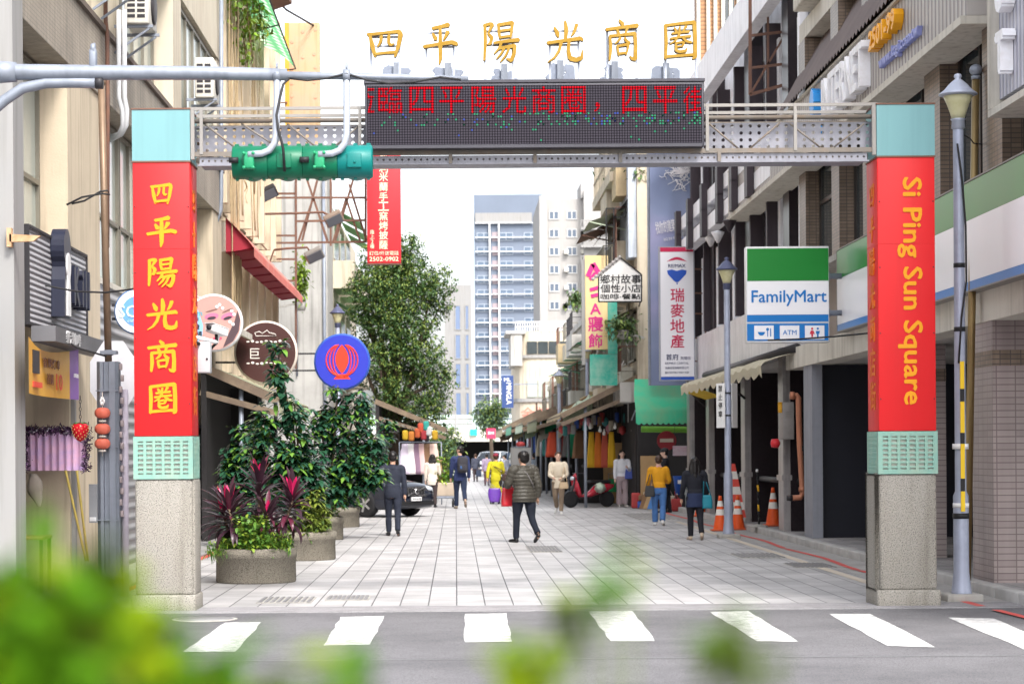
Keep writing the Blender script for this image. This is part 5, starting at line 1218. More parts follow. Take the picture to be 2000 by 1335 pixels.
b.build('posts',M_whitewall,t)
b=MB();b.box(-60,60,D+9,D+9.5,0,Ze(862));b.build('underpass_shade',M_shade,t)  # dark sheet added to give the shade beneath the deck
for x in (-14,13): b=MB();b.box(x-1,x+1,D+4,D+8,0,Ze(862));b.build('pier',M_concrete,t)
b=MB();p,q=px(918,838,D-1),px(932,850,D-1);
s=thing('green_road_sign','small green road sign on the elevated road','sign',(p.x,D-.6,q.z));b.box(p.x,q.x,D-.7,D-.5,q.z,p.z);b.build('plate',mat('road_sign_green',(.02,.42,.32),.5),s)
def tree(name,label,base,trunk_h,trunk_r,clumps,n,leafL,mats,seed,group=None,lean=(0,0),thin=0.0):
    """tapered trunk with limbs to each clump, leaf blades scattered through the clump volumes"""
    rr=random.Random(seed);t=thing(name,label,'tree',base,0,group);B0=Vector(base)
    b=MB();top=B0+Vector((lean[0],lean[1],trunk_h))
    b.tube([B0-Vector((0,0,.1)),B0.lerp(top,.3)+Vector((.03,0,0)),B0.lerp(top,.65)-Vector((.04,0,0)),top],[trunk_r*1.25,trunk_r,trunk_r*.85,trunk_r*.6],10)
    for (c,r_) in clumps:
        c=Vector(c);st=B0.lerp(top,rr.uniform(.55,1));mid=st.lerp(c,.55)+Vector((rr.uniform(-.15,.15),rr.uniform(-.15,.15),.1));b.tube([st,mid,c],[trunk_r*.45,trunk_r*.25,trunk_r*.08],6)
    b.build('trunk',mat('bark',(.10,.075,.055),.9,var=.6,vscale=6,bump=.4),t)
    b=MB();tot=sum(r_[0]*r_[1]*r_[2] if isinstance(r_,tuple) else r_ ** 3 for _,r_ in clumps)
    for (c,r_) in clumps:
        c=Vector(c);r3=r_ if isinstance(r_,tuple) else (r_,r_,r_);cnt=int(n*r3[0]*r3[1]*r3[2]/tot)+5
        nt_=max(4,cnt // 9)
        for i in range(nt_):
            d_=rdir(rr);rad=rr.random() ** .5;p=c+Vector((d_.x*r3[0],d_.y*r3[1],d_.z*r3[2]))*rad
            tw=rdir(rr,.3)
            for j in range(9):
                q=p+tw*(j*leafL*.16)+Vector((rr.gauss(0,1),rr.gauss(0,1),rr.gauss(0,1)))*leafL*.25
                mi=1 if rr.random()<.22+.3*max(0,d_.z) else 0  # top light put into colour: lighter leaves favoured on clump tops
                leaf(b,q,(rdir(rr,-.1)+tw*.6),Vector((rr.gauss(0,.5),rr.gauss(0,.5),1)),leafL*rr.uniform(.7,1.2),leafL*.42,mi,.2,1)
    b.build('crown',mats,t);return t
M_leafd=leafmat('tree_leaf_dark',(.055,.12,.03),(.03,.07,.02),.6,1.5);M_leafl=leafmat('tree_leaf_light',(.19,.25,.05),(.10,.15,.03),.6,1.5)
M_leaff=leafmat('far_leaf',(.07,.13,.06),(.05,.09,.05),.5)
c=lambda x,y,d: tuple(px(x,y,d))
tree('street_tree','hazy green tree beyond the left stalls at the end of the street',(px(868,900,120).x,120,0),2.6,.14,[(c(866,862,120),1.0),(c(880,868,120),.8),(c(852,880,120),.8),(c(872,885,121),.8)],3500,.22,[M_leaff,M_leafl],5,'far street trees')
tree('street_tree','hazy green tree by the navy vertical sign at the end of the street',(px(960,900,150).x,150,0),4,.14,[(c(958,805,150),1.1),(c(975,812,150),1.0),(c(945,815,150),.9),(c(962,828,151),1.0)],3500,.25,[M_leaff,M_leafl],6,'far street trees')
D=70
tree('big_street_tree','big dark evergreen street tree in front of the sky left of centre',(px(770,960,D).x,D,0),3.6,.26,
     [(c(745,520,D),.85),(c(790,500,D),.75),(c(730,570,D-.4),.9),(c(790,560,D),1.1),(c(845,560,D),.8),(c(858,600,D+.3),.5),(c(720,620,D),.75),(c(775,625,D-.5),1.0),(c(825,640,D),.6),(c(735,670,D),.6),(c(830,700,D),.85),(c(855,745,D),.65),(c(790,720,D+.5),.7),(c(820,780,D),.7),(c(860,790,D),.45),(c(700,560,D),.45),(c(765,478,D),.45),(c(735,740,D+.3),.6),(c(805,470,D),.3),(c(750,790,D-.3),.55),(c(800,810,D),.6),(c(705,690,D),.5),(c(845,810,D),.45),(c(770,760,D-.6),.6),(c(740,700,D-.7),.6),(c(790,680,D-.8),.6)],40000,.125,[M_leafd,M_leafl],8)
# ================================================================ printed billboard, real estate sign, market signs
D=58.3;k=D/F
bx0,bx1,bzt,bzb=px(1270,500,D).x,7.2,px(1300,262,D).z,px(1300,752,D).z
s=thing('mesh_billboard','huge dark blue printed billboard with wispy hair and white slogan behind the real estate sign','billboard',(bx0,D,bzb))
M_post=bpy.data.materials.new('billboard_print');M_post.use_nodes=True
n_=M_post.node_tree.nodes;l_=M_post.node_tree.links;tc=n_.new('ShaderNodeTexCoord');nz=n_.new('ShaderNodeTexNoise');nz.inputs['Scale'].default_value=.35;nz.inputs['Detail'].default_value=3
mp=n_.new('ShaderNodeMapping');mp.inputs['Rotation'].default_value=(0,R(25),0);l_.new(tc.outputs['Object'],mp.inputs[0]);l_.new(mp.outputs[0],nz.inputs['Vector'])
rp=n_.new('ShaderNodeValToRGB');l_.new(nz.outputs['Fac'],rp.inputs[0]);e=rp.color_ramp.elements;e[0].position=.3;e[0].color=(.10,.13,.22,1);e[1].position=.72;e[1].color=(.42,.38,.62,1);x_=e.new(.5);x_.color=(.20,.24,.38,1)
l_.new(rp.outputs[0],n_['Principled BSDF'].inputs['Base Color']);n_['Principled BSDF'].inputs['Roughness'].default_value=.35
b=MB();N=16;rows=[]
for j in range(N+1): rows.append([(bx0+(bx1-bx0)*i/8,D+.02*math.sin(i*1.3+j*.9),bzb+(bzt-bzb)*j/N) for i in range(9)])
b.loft(rows,0,True,False,False);b.build('printed_sheet',M_post,s)
b=MB();b.box(bx0-.02,bx1,D+.05,D+.15,bzb,bzt);b.bar((bx0-.05,D,bzb),(bx0-.05,D,bzt),.05);b.build('frame',M_steel,s)
b=MB();rr=random.Random(2)
for i in range(70):
    p=px(1338+rr.gauss(0,14),335+rr.gauss(0,9),D-.06);pts=[p]
    a=rr.uniform(0,6.28)
    for j in range(6): a+=rr.gauss(0,.7);pts.append(pts[-1]+Vector((math.cos(a)*.10,0,math.sin(a)*.06)))
    b.tube(pts,.008,4)
b.build('wispy_hair',mat('print_white',(.72,.70,.72),.5),s)
b=MB();poly=[(1372,380),(1362,388),(1358,402),(1364,415),(1356,430),(1352,446),(1357,456),(1353,468),(1358,478),(1372,470)]
b.prism([(px(x,y,D).x,px(x,y,D).z) for x,y in poly],D-.05,D-.045);b.build('pale_profile',mat('print_profile',(.66,.60,.70),.5),s)
b=MB();p=px(1303,442,D);put(b,fit(text('找你的建築設',.4,.003,.01,'cm'),w=46*k,h=24*k),p.x,D-.06,p.z,M=Matrix.Rotation(R(-10),4,'Y'));p=px(1316,455,D);put(b,fit(text('設計專業團隊',.4,.003,0,'cm'),w=56*k,h=6*k),p.x+.1,D-.06,p.z-.12,M=Matrix.Rotation(R(-10),4,'Y'));b.build('slogan',mat('print_white',(.7,.7,.7),.5),s)
D=55;k=D/F;c_=px(1322.5,611,D)
s=thing('real_estate_sign','tall white vertical real estate sign with a red and blue balloon emblem','sign',tuple(c_))
zt_,zb_=px(1322,481,D).z,px(1322,743,D).z;w2=34.5*k
b=MB();b.box(c_.x-w2,c_.x+w2,D,D+.22,zb_,zt_);bo=b.build('box',mat('estate_casing',(.30,.31,.36),.5),s)
def strip(nm,y0,y1,m_,e=.004,x0=-1,x1=1): MB().box(c_.x+x0*(w2-.03),c_.x+x1*(w2-.03),D-e,D-.0005,px(1322,y1,D).z,px(1322,y0,D).z).build(nm,m_,s)
M_estred=mat('estate_red',(.50,.02,.08),.4);M_estblue=mat('estate_blue',(.02,.08,.42),.4)
strip('white_face',492,735,mat('estate_white',(.72,.72,.76),.4));strip('red_band',483,491.5,M_estred);strip('blue_band',735.5,741,M_estblue)
Q=lambda x,y: (px(x,y,D).x,px(x,y,D).z)
b=MB();b.prism([Q(1302+40*i/12,511-9*math.sin(math.pi*i/12)) for i in range(13)]+[Q(1334,509),Q(1322,507),Q(1310,509)],D-.009,D-.0045);b.build('emblem_top',M_estred,s)
b=MB();b.prism([Q(1303,528),Q(1312,526),Q(1322,529),Q(1332,526),Q(1341,528),Q(1340,535),Q(1328,548),Q(1324,551),Q(1320,551),Q(1316,548),Q(1304,535)],D-.009,D-.0045);b.prism([Q(1321,552),Q(1324,552),Q(1324,555),Q(1321,555)],D-.009,D-.0045);b.build('emblem_bottom',M_estblue,s)
b=MB();p=px(1322,519,D);put(b,fit(text('RE/MAX',.14,.003,.012,'cm'),w=34*k),p.x,D-.0075,p.z)
for ch,y in zip('首府',(698,698)): pass
p=px(1313,697,D);put(b,fit(text('首府',.2,.003,.006,'cm'),w=24*k),p.x,D-.0075,p.z);p=px(1339,699,D);put(b,fit(text('加盟店',.1,.003,0,'cm'),w=20*k),p.x,D-.0075,p.z)
p=px(1322,709,D);put(b,fit(text('RE/MAX CAPITAL',.1,.003,.003,'cm'),w=46*k),p.x,D-.0075,p.z);p=px(1322,718,D);put(b,fit(text('信義世貿商圈有限公司',.1,.003,0,'cm'),w=46*k),p.x,D-.0075,p.z);p=px(1322,727,D);put(b,fit(text('臺北市四平街二段四十五號',.1,.003,0,'cm'),w=46*k),p.x,D-.0075,p.z)
b.build('dark_lettering',mat('estate_navy',(.02,.03,.12),.4),s)
b=MB()
for ch,y in zip('瑞麥地產',(576,606,636,666)): p=px(1323,y,D);put(b,fit(text(ch,.35,.003,.012,'cm'),h=27*k),p.x,D-.0075,p.z)
b.build('red_lettering',M_estred,s)
b=MB()
for y in (525,572,612,660,705): b.bar(px(1355,y,D+.1),(FX+.15,D+.1,px(1355,y,D).z),.035)
b.bar(px(1378,500,D+.1),px(1378,735,D+.1),.04);b.build('bracket',M_rusty,s)
s=thing('red_wall_panel','faded red panel on the wall just right of the real estate sign','panel',tuple(px(1366,630,57)))
b=MB();p,q=px(1357,612,56.9),px(1380,648,56.9);b.box(p.x,q.x,56.9,56.95,q.z,p.z);b.build('panel',mat('panel_red',(.60,.20,.16),.6,var=.5),s)
D=57.6;k=D/F;c_=px(1211,555,D);Q=lambda x,y: (px(x,y,D).x,px(x,y,D).z)
s=thing('house_shaped_sign','white house shaped cafe sign with black Chinese lettering and scalloped roof edge','sign',tuple(c_))
b=MB();b.prism([Q(1169,589),Q(1253,589),Q(1253,536),Q(1210,502),Q(1169,536)],D,D+.2);b.build('board',mat('cafe_white',(.74,.73,.71),.5,var=.2),s)
b=MB();
for p,q in (((1169,589),(1253,589)),((1253,589),(1253,536)),((1253,536),(1210,502)),((1169,536),(1169,589))): b.bar((Q(*p)[0],D-.01,Q(*p)[1]),(Q(*q)[0],D-.01,Q(*q)[1]),.035)
b.build('black_outline',M_black,s)
b=MB()
for i in range(9): u,v=Q(1158+52*i/8,545-43*i/8);b.ell((u,D-.03,v),.05,.03,.05,8,6)
b.bar((Q(1157,547)[0],D-.01,Q(1157,547)[1]),(Q(1210,501)[0],D-.01,Q(1210,501)[1]),.06);b.build('scalloped_roof',mat('roof_grey',(.35,.33,.32),.6,var=.5),s)
b=MB()
for body,y,w_,h_ in (('鄉村故事',545,80,18),('個性小店',563,79,16),('咖啡·餐點',579,78,11)): p=px(1212,y,D);put(b,fit(text(body,.3,.003,.012,'cm'),w=w_*k,h=h_*k),p.x,D-.006,p.z)
b.build('lettering',M_black,s)
b=MB();b.bar(px(1253,560,D+.1),(5.3,D+4.2,c_.z),.05);b.bar(px(1253,580,D+.1),(5.3,D+4.2,c_.z-.3),.04);b.build('bracket',M_dark,s)
D=62.4;k=D/F;c_=px(1161.5,598,D);Q=lambda x,y: (px(x,y,D).x,px(x,y,D).z)
s=thing('yellow_bedding_sign','weathered yellow vertical sign with magenta brush lettering and a triangle roof mark','sign',tuple(c_))
b=MB();b.box(Q(1139,0)[0],Q(1184,0)[0],D,D+.25,Q(0,690)[1],Q(0,507)[1]);b.build('box',mat('bedding_yellow',(.66,.50,.24),.6,var=.5,vscale=1,streak=.5,dirt=(.6,.55,.42)),s)
b=MB()
for p,q,w_ in (((1148,540),(1158,516),.14),((1158,514),(1172,538),.14),((1152,546),(1162,532),.08),((1152,566),(1172,560),.10),((1154,578),(1174,574),.10)): b.bar((Q(*p)[0],D-.01,Q(*p)[1]),(Q(*q)[0],D-.01,Q(*q)[1]),.018,w_)
for ch,y,h_ in (('A',603,22),('寢',632,30),('飾',665,28)): p=px(1163,y,D);put(b,fit(text(ch,.5,.004,.02,'cm'),h=h_*k),p.x,D-.005,p.z)
b.build('lettering',mat('bedding_magenta',(.55,.03,.20),.5),s)
b=MB();b.box(Q(1132,0)[0],Q(1138.5,0)[0],D,D+.2,Q(0,720)[1],Q(0,515)[1]);b.build('white_side_panel',M_whitewall,s)
b=MB();b.bar(px(1186,560,D+.1),(5.3,D+.1,px(0,560,D).z),.06);b.bar(px(1186,660,D+.1),(5.3,D+.1,px(0,660,D).z),.06);b.build('bracket',M_rusty,s)
s=thing('green_wall_panel','peeling green metal panel under the yellow bedding sign','panel',tuple(px(1180,700,61.9)))
b=MB();p,q=px(1152,692,61.9),px(1206,752,61.9);b.box(p.x,q.x,61.9,62,q.z,p.z);p2,q2=px(1187,585,61.9),px(1206,691,61.9);b.box(p2.x,q2.x,61.9,62,q2.z+.002,p2.z);b.build('panel',mat('peeling_green',(.03,.32,.24),.6,var=.9,vscale=2.2,dirt=(.30,.45,.36)),s)
D=120;k=D/F;s=thing('navy_vertical_sign','small navy vertical sign with white Latin lettering far down the street','sign',tuple(px(991,764,D)))
b=MB();p,q=px(980,733,D),px(1003,796,D);b.box(p.x,q.x,D,D+.2,q.z,p.z);b.build('box',mat('sign_navy',(.03,.06,.18),.5),s)
b=MB();c_=px(994,768,D);put(b,fit(text('MINGLA',.3,.004,.01,'cm'),w=42*k,h=10*k),c_.x,D-.006,c_.z,M=Matrix.Rotation(R(90),4,'Y'));c_=px(991,741,D);put(b,fit(text('ML',.3,.004,.01,'cm'),w=13*k,h=7*k),c_.x,D-.006,c_.z);b.build('lettering',M_white,s)
b=MB();b.bar(px(1003,750,D+.1),(4.6,D+.1,px(1003,750,D).z),.06);b.build('bracket',M_steel,s)
s=thing('red_shop_sign','small red shop sign with white characters at the end of the market','sign',tuple(px(958,846,125)))
b=MB();p,q=px(950,836,125),px(968,856,125);b.box(p.x,q.x,125,125.2,q.z,p.z);b.build('box',mat('far_sign_red',(.60,.05,.12),.5),s)
b=MB();c_=px(959,845,125);put(b,fit(text('風味',.3,.004,.01,'cm'),w=13*125/F),c_.x,124.993,c_.z);b.build('lettering',M_white,s)
b=MB();b.bar(px(968,842,125.1),(4.4,125.1,px(0,842,125).z),.05);b.build('bracket',M_steel,s)
# ================================================================ market stalls
def stall(label,y0,y1,xo,zo,xi,zi,m,mv,hem=.25,seed=1,lights=0):
    rr=random.Random(seed);t=thing('market_stall',label,'market stall',(xo,y0,0),0,'market stalls with sloping awnings')
    b=MB();n=10;rows=[]
    for i in range(n+1):
        y=y0+(y1-y0)*i/n;sg=-.08*math.sin(i*math.pi/2.5) ** 2
        rows.append([(xi,y,zi),((xi+xo)/2,y,(zi+zo)/2+sg),(xo,y,zo),(xo-.03*(1 if xo<xi else-1),y,zo-hem+sg*.5)])
    b.loft(rows,0,True,False,False);aw=b.build('awning',m,t)
    b=MB();b.bar((xi,y0,zi-.06),(xo,y0,zo-.06),.06,.16);b.bar((xi,y0+.03,zi-.55),(xo,y0+.03,zo-.30),.05,.11)
    b.bar((xo,y0,zo-.04),(xo,y1,zo-.04),.04);b.build('awning_frame',mv,t)
    for y in (y0+.15,(y0+y1)/2,y1-.15): b=MB();sx_=.7 if xo<xi else-.7;b.tube([(xo+sx_,y,.02),(xo+sx_,y,zo+abs(zi-zo)*.25)],.045,8);b.build('post',M_steel,t)
    b=MB();sg_=1 if xo<xi else-1;yb_=y0+(y1-y0)*.55;b.box(*sorted((xo+sg_*.75,xi-sg_*.03)),yb_,yb_+.06,.02,zo+.3);b.box(*sorted((xi-sg_*.12,xi-sg_*.02)),y0,y1,.02,zi-.15);b.build('shade_backdrop',M_shade,t)  # near-black panels added to darken the stall beneath its awning
    return t
stall('large near market stall with a tan sloping awning and hanging dresses',62,71.5,3.05,2.72,5.3,3.85,M_tarp_tan,M_awp,.12,1)
stall('second market stall with a drooping olive tarpaulin roof',72.5,82,2.75,2.75,4.9,3.6,M_tarp_olive,M_awp,.4,2)
stall('third market stall with a pale green patched awning',83,93,2.6,2.75,4.6,3.5,M_tarp_pale,M_awp,.35,3)
stall('fourth market stall with a dark green awning',94,104,2.45,2.8,4.4,3.6,M_tarp_g,M_awp,.4,4)
stall('far market stall with a tan awning before the navy sign',105,122,2.3,2.8,4.2,3.7,M_tarp_tan,M_awp,.4,5)
stall('market stall under a long grey awning left of the street behind the big tree',67,78,-.30,2.38,-2.5,3.3,mat('grey_awning',(.42,.38,.33),.8,var=.5,vscale=2),M_awp,.12,6)
stall('clothes stall under a brown and green awning behind the leafy planters',40,48,-3.3,2.7,-4.75,3.35,mat('brown_green_awning',(.30,.33,.22),.8,var=.7,vscale=3,dirt=(.30,.16,.08)),M_awp,.3,7)
s=thing('green_scalloped_awning','sagging green awning with a scalloped hem over the dark shop front','awning',(5.7,58,3))
b=MB();xa,xb=px(1242,800,58).x,6.75;n=64;rows=[]
for i in range(n+1):
    x=xa+(xb-xa)*i/n;sc_=.05*abs(math.sin(i*math.pi/5));xt=x+.10*(1-i/n)
    rows.append([(xt-.03,59.2,3.62),(x,58.6,3.15),(x,58.1,2.78),(x,58.05,2.70),(x,58.0,2.40-sc_)])
b.loft(rows,0,True,False,False);b.build('cloth',mat('scallop_green',(.03,.40,.22),.5,var=.8,vscale=1.6,dirt=(.16,.30,.16)),s)
b=MB();b.bar((xa,58.1,2.74),(xb,58.1,2.74),.03);b.bar((xa,58.12,2.74),(xa,59.4,2.5),.03);b.build('frame',M_steel,s)
t=thing('dark_shop_front','dark deep shop front with a rolled cloth under the green scalloped awning','shop front',(5.9,60,0))
b=MB();b.box(5.2,9,61.3,61.5,.02,3.5);b.build('shade_backdrop',M_shade,t)  # near-black backing with the shop's inner shade in its colour
b=MB();b.tube([(5.2,60.2,2.25),(8,60.2,2.2)],.09,10);b.build('rolled_cloth',mat('rolled_green',(.14,.35,.04),.7,var=.5),t)
b=MB();b.box(4.6,5.22,67.0,67.06,.02,1.9);b.box(5.25,5.7,61.1,61.16,.02,1.5);b.build('cardboard_sheet',M_card,t)
rr=random.Random(5)
mats_g=[mat('goods_%s' % n_,c_,.6,var=.4) for n_,c_ in (('red',(.4,.05,.05)),('blue',(.04,.09,.34)),('cream',(.5,.44,.35)),('teal',(.05,.22,.22)),('brown',(.2,.11,.06)),('grey',(.25,.25,.26)),('pink',(.55,.25,.3)))]
for i in range(14):
    x=5.1+i*.17;z0=rr.uniform(0,1.2);w_=rr.uniform(.08,.14);h_=rr.uniform(.2,.5);m_=mats_g[i % 7]
    s=thing('goods_bundle','%s piled bundle in the dark shop front, %s from the left' % (('red','blue','cream','teal','brown','grey','pink')[i % 7],('first','second','third','fourth','fifth','sixth','seventh','eighth','ninth','tenth','eleventh','twelfth','thirteenth','last')[i]),'goods',(x,60.9,0),group='bundles piled in the dark shop front')
    b=MB();b.rbox(x-w_,x+w_,60.7+rr.random()*.2,61.1,.02,.02+h_,.04);b.build('bundle',m_,s)
    if i % 2: b=MB();b.rbox(x-w_*.8,x+w_*.8,60.75,61.05,.023+h_,.02+h_*1.8,.04);b.build('bundle',mats_g[(i+3) % 7],s)
D=59.4;s=thing('no_entry_sign','dull red round no entry sign with a cream bar under the green awning','road sign',tuple(px(1302,860,D)))
c_=px(1302,860,D);k=D/F;b=MB();b.ball_disc((c_.x,c_.z),19*k,D,D+.02,32);b.build('disc',mat('no_entry_red',(.26,.02,.03),.5),s)
b=MB();b.box(c_.x-13*k,c_.x+13*k,D-.006,D-.001,c_.z-3*k,c_.z+4*k);b.build('bar',mat('no_entry_cream',(.5,.42,.35),.5),s);b=MB();b.tube([(c_.x,D+.05,.02),(c_.x,D+.05,c_.z+.2)],.03,8);b.build('post',M_steel,s)
s=thing('pink_price_board','pink and white price board hanging beside the no entry sign','sign',tuple(px(1333,879,59.2)))
p,q=px(1314,870,59.2),px(1352,889,59.2);b=MB();b.box(p.x,q.x,59.2,59.22,q.z,p.z);b.build('board',tiles('pink_check',(.60,.30,.42),(.66,.45,.55),(.62,.60,.62),.06,.04,'y',.6,.006,.5,.2,0),s)
b=MB();b.bar((p.x+.05,59.21,p.z),(p.x+.05,59.21,2.4),.01);b.bar((q.x-.05,59.21,p.z),(q.x-.05,59.21,2.4),.01);b.build('cords',M_dark,s)
def garment(label,x,y,z,L,W,m,rz=0.0,grp='garments hanging from the stalls',dress=False):
    s=thing('hanging_dress' if dress else 'hanging_garment',label,'garment',(x,y,z-L),rz,grp);b=MB();rr=random.Random(int(x*1000+y*77));rings=[]
    for i in range(9):
        u=i/8;w_=W*((.28+.10*u) if u<.15 else (.34+.16*u if not dress else .25+.32*u));z_=L*(1-u);n=20
        rings.append([(w_*math.cos(a)*(1+.10*math.sin(5*a+rr.random())*u),.35*w_*math.sin(a)*(1+.3*math.sin(4*a)*u),z_) for a in [q*2*math.pi/n for q in range(n)]])
    b.loft(rings);b.build('cloth',m,s,False)
    b=MB();b.tube([(-W*.28,0,L-.02),(0,0,L+.07),(W*.28,0,L-.02)],.008,5);b.tube([(0,0,L+.07),(0,0,L+.14),(.03,0,L+.17)],.006,5);b.build('hanger',M_dark,s,False);return s
M_dy=mat('dress_yellow',(.58,.34,.02),.8,var=.3);M_do=mat('dress_orange',(.52,.14,.02),.8,var=.3);M_dr=mat('dress_rust',(.42,.08,.05),.8,var=.3)
D=64
for x,m_,lb in ((1155,M_dy,'long mustard dress, nearest the street of the hanging row'),(1168,M_do,'long bright orange dress hanging second in the row'),(1181,M_dr,'long rust red dress hanging third in the row'),(1194,M_dy,'long dark yellow dress hanging last beside the woman in white')):
    p=px(x,843,D);garment(lb,p.x,D,p.z,1.06,.27,m_,.1,dress=True)
for i,x in enumerate((1153,1172,1180,1201,1236,1246)):
    p=px(x,832+(i % 3)*6,D-.6);s=thing('light_bulb','white bulb hanging under the tan stall awning, %s from the left' % ('first','second','third','fourth','fifth','sixth')[i],'light bulb',tuple(p),group='bulbs hanging under the tan awning')
    b=MB();b.lathe([(.008,-.09),(.045,-.07),(.055,-.03),(.03,.03),(.02,.06),(.02,.1)],p,12);b.build('glass',mat('bulb_glass',(.7,.7,.66),.25),s);b=MB();b.tube([p+Vector((0,0,.1)),p+Vector((0,.2,.9))],.008,5);b.build('wire',M_cable,s)
gm=[(1120,72.6,M_tarp_g,'dark green'),(1110,73.4,mats_g[5],'grey'),(1101,74,mats_g[0],'red'),(1079,73,mat('garment_red',(.55,.08,.04),.8),'bright red'),(1088,75,mats_g[2],'cream'),(1067,84,mats_g[3],'teal'),(1058,85,mats_g[2],'ivory'),(1046,95,mats_g[1],'blue'),(1038,96,mats_g[6],'pink'),(1132,66,mats_g[4],'brown')]
for x,d,m_,cn in gm: p=px(x,842+(d-70)*.4,d);garment('%s garment hanging under the right hand stalls' % cn,p.x,d,p.z,.85,.5,m_,.4)
lg=[(792,mat('garment_lilac',(.62,.55,.66),.8),'pale lilac'),(803,mat('garment_white',(.72,.70,.70),.8),'white'),(814,mat('garment_plum',(.22,.14,.20),.8),'plum'),(823,mat('garment_rose',(.60,.42,.42),.8),'rose pink'),(834,mats_g[4],'brown'),(846,mat('garment_peach',(.66,.48,.42),.8),'peach')]
for x,m_,cn in lg: p=px(x,866,67);garment('%s garment on the rail of the left stall' % cn,p.x,67,p.z,.95,.42,m_,.05,'garments on the left stall rail')
b=MB();p,q=px(780,863,67),px(862,863,67);s=thing('clothes_rail','long metal clothes rail under the grey left awning','clothes rail',(p.x,67,0));b.tube([p,q],.02,8);b.tube([(p.x,67,.02),p],.02,8);b.tube([(q.x,67,.02),q],.02,8);b.build('rail',M_steel,s)
for i,(x,y,cn,colr) in enumerate(((792,846,'yellow',(.65,.42,.03)),(804,848,'orange',(.62,.22,.04)),(816,842,'red orange',(.6,.12,.04)),(828,846,'crimson',(.42,.04,.05)),(838,838,'white',(.7,.7,.7)),(850,846,'golden',(.66,.40,.03)),(833,828,'teal',(.05,.4,.35)),(822,832,'scarlet',(.65,.10,.05)))):
    p=px(x,y,66.6);s=thing('folded_bag','%s cloth bag hanging at the top of the left stall' % cn,'bag',tuple(p),group='bright cloth bags above the left stall')
    b=MB();b.rbox(p.x-.10,p.x+.08,66.55,66.7,p.z-.20,p.z+.10,.05);b.build('bag',mat('bag_'+cn.replace(' ','_'),tuple(v*.6 for v in colr),.8,var=.6,vscale=8),s);b=MB();b.tube([(p.x-.05,66.6,p.z+.13),(p.x,66.6,p.z+.24),(p.x+.05,66.6,p.z+.13)],.012,5);b.build('handle',M_dark,s)
s=thing('plant_pot','terracotta pot standing on the stall roof edge below the old apartments','plant pot',tuple(px(1253,706,66)))
b=MB();b.lathe([(.14,-.25),(.2,0),(.22,.06),(.17,.06)],px(1253,706,66),16);b.build('pot',mat('terracotta',(.50,.16,.09),.8,var=.3),s)
b=MB()
for i in range(60): leaf(b,px(1253,700,66)+Vector((rnd.gauss(0,.1),rnd.gauss(0,.1),rnd.random()*.15)),rdir(rnd,.6),Vector((0,0,1)),.28,.07,0,.3,2)
b.build('leaves',leafmat('pot_leaf',(.10,.18,.04),(.05,.1,.02)),s)
for i,pts in enumerate(([(1186,520),(1200,600),(1230,690),(1255,735)],[(1225,590),(1222,650),(1235,700),(1262,730)],[(1240,590),(1245,640),(1228,690),(1200,735)],[(1205,600),(1215,660),(1250,690),(1280,700)])):
    s=MB().tube([px(x,y,64+i) for x,y in pts],.02,6).build('loose_cable',M_cable if i % 2 else M_white,None,loc=tuple(px(pts[0][0],pts[0][1],64+i)))
    tag(s,('dark cable hanging from the yellow sign to the tan awning','white cord drooping below the house shaped sign','dark cable crossing under the house shaped sign','white cord slung below the cafe sign to the billboard')[i],'cable','loose cables on the old buildings')
D=64;t=thing('brown_tile_tower','tall orange brown tiled building with pale vertical ribs behind the columned building','building',(8.6,D,0))
x0,x1=px(1363,100,D).x,px(1500,100,D).x
b=MB();b.box(x0,x1+4,D,D+.9,0,22);b.build('wall',tiles('orange_brick',(.42,.22,.10),(.36,.18,.08),(.22,.12,.06),.5,.12,'y',.6,.02,.5,.2,.3),t)
b=MB()
for x in (1364,1383,1397,1412,1427,1442,1457): p=px(x,100,D);b.box(p.x-.05,p.x+.05,D-.12,D-.002,13,22)
b.build('ribs',M_concrete_light,t)
for z in (14.2,16.9): b=MB();p=px(1420,100,D);b.box(p.x-.1,p.x+.22,D-.05,D-.003,z,z+1.5);b.build('window',M_glass,t)
def crate(label,x,y,d,w_,h_,m,name='crate',cat='crate'):
    p=px(x,y,d);s=thing(name,label,cat,(p.x,d,0));b=MB();b.rbox(-w_,w_,-.2,.2,.003,h_,.02);b.box(-w_-.02,w_+.02,-.22,.22,h_-.06,h_-.01);b.build('box',m,s,False)
    b=MB()
    for i in range(5): xx=-w_*.8+i*w_*.4;b.box(xx-w_*.12,xx+w_*.12,-.224,-.2,h_*.3,h_*.6)
    b.build('slots',M_dark,s,False);return s
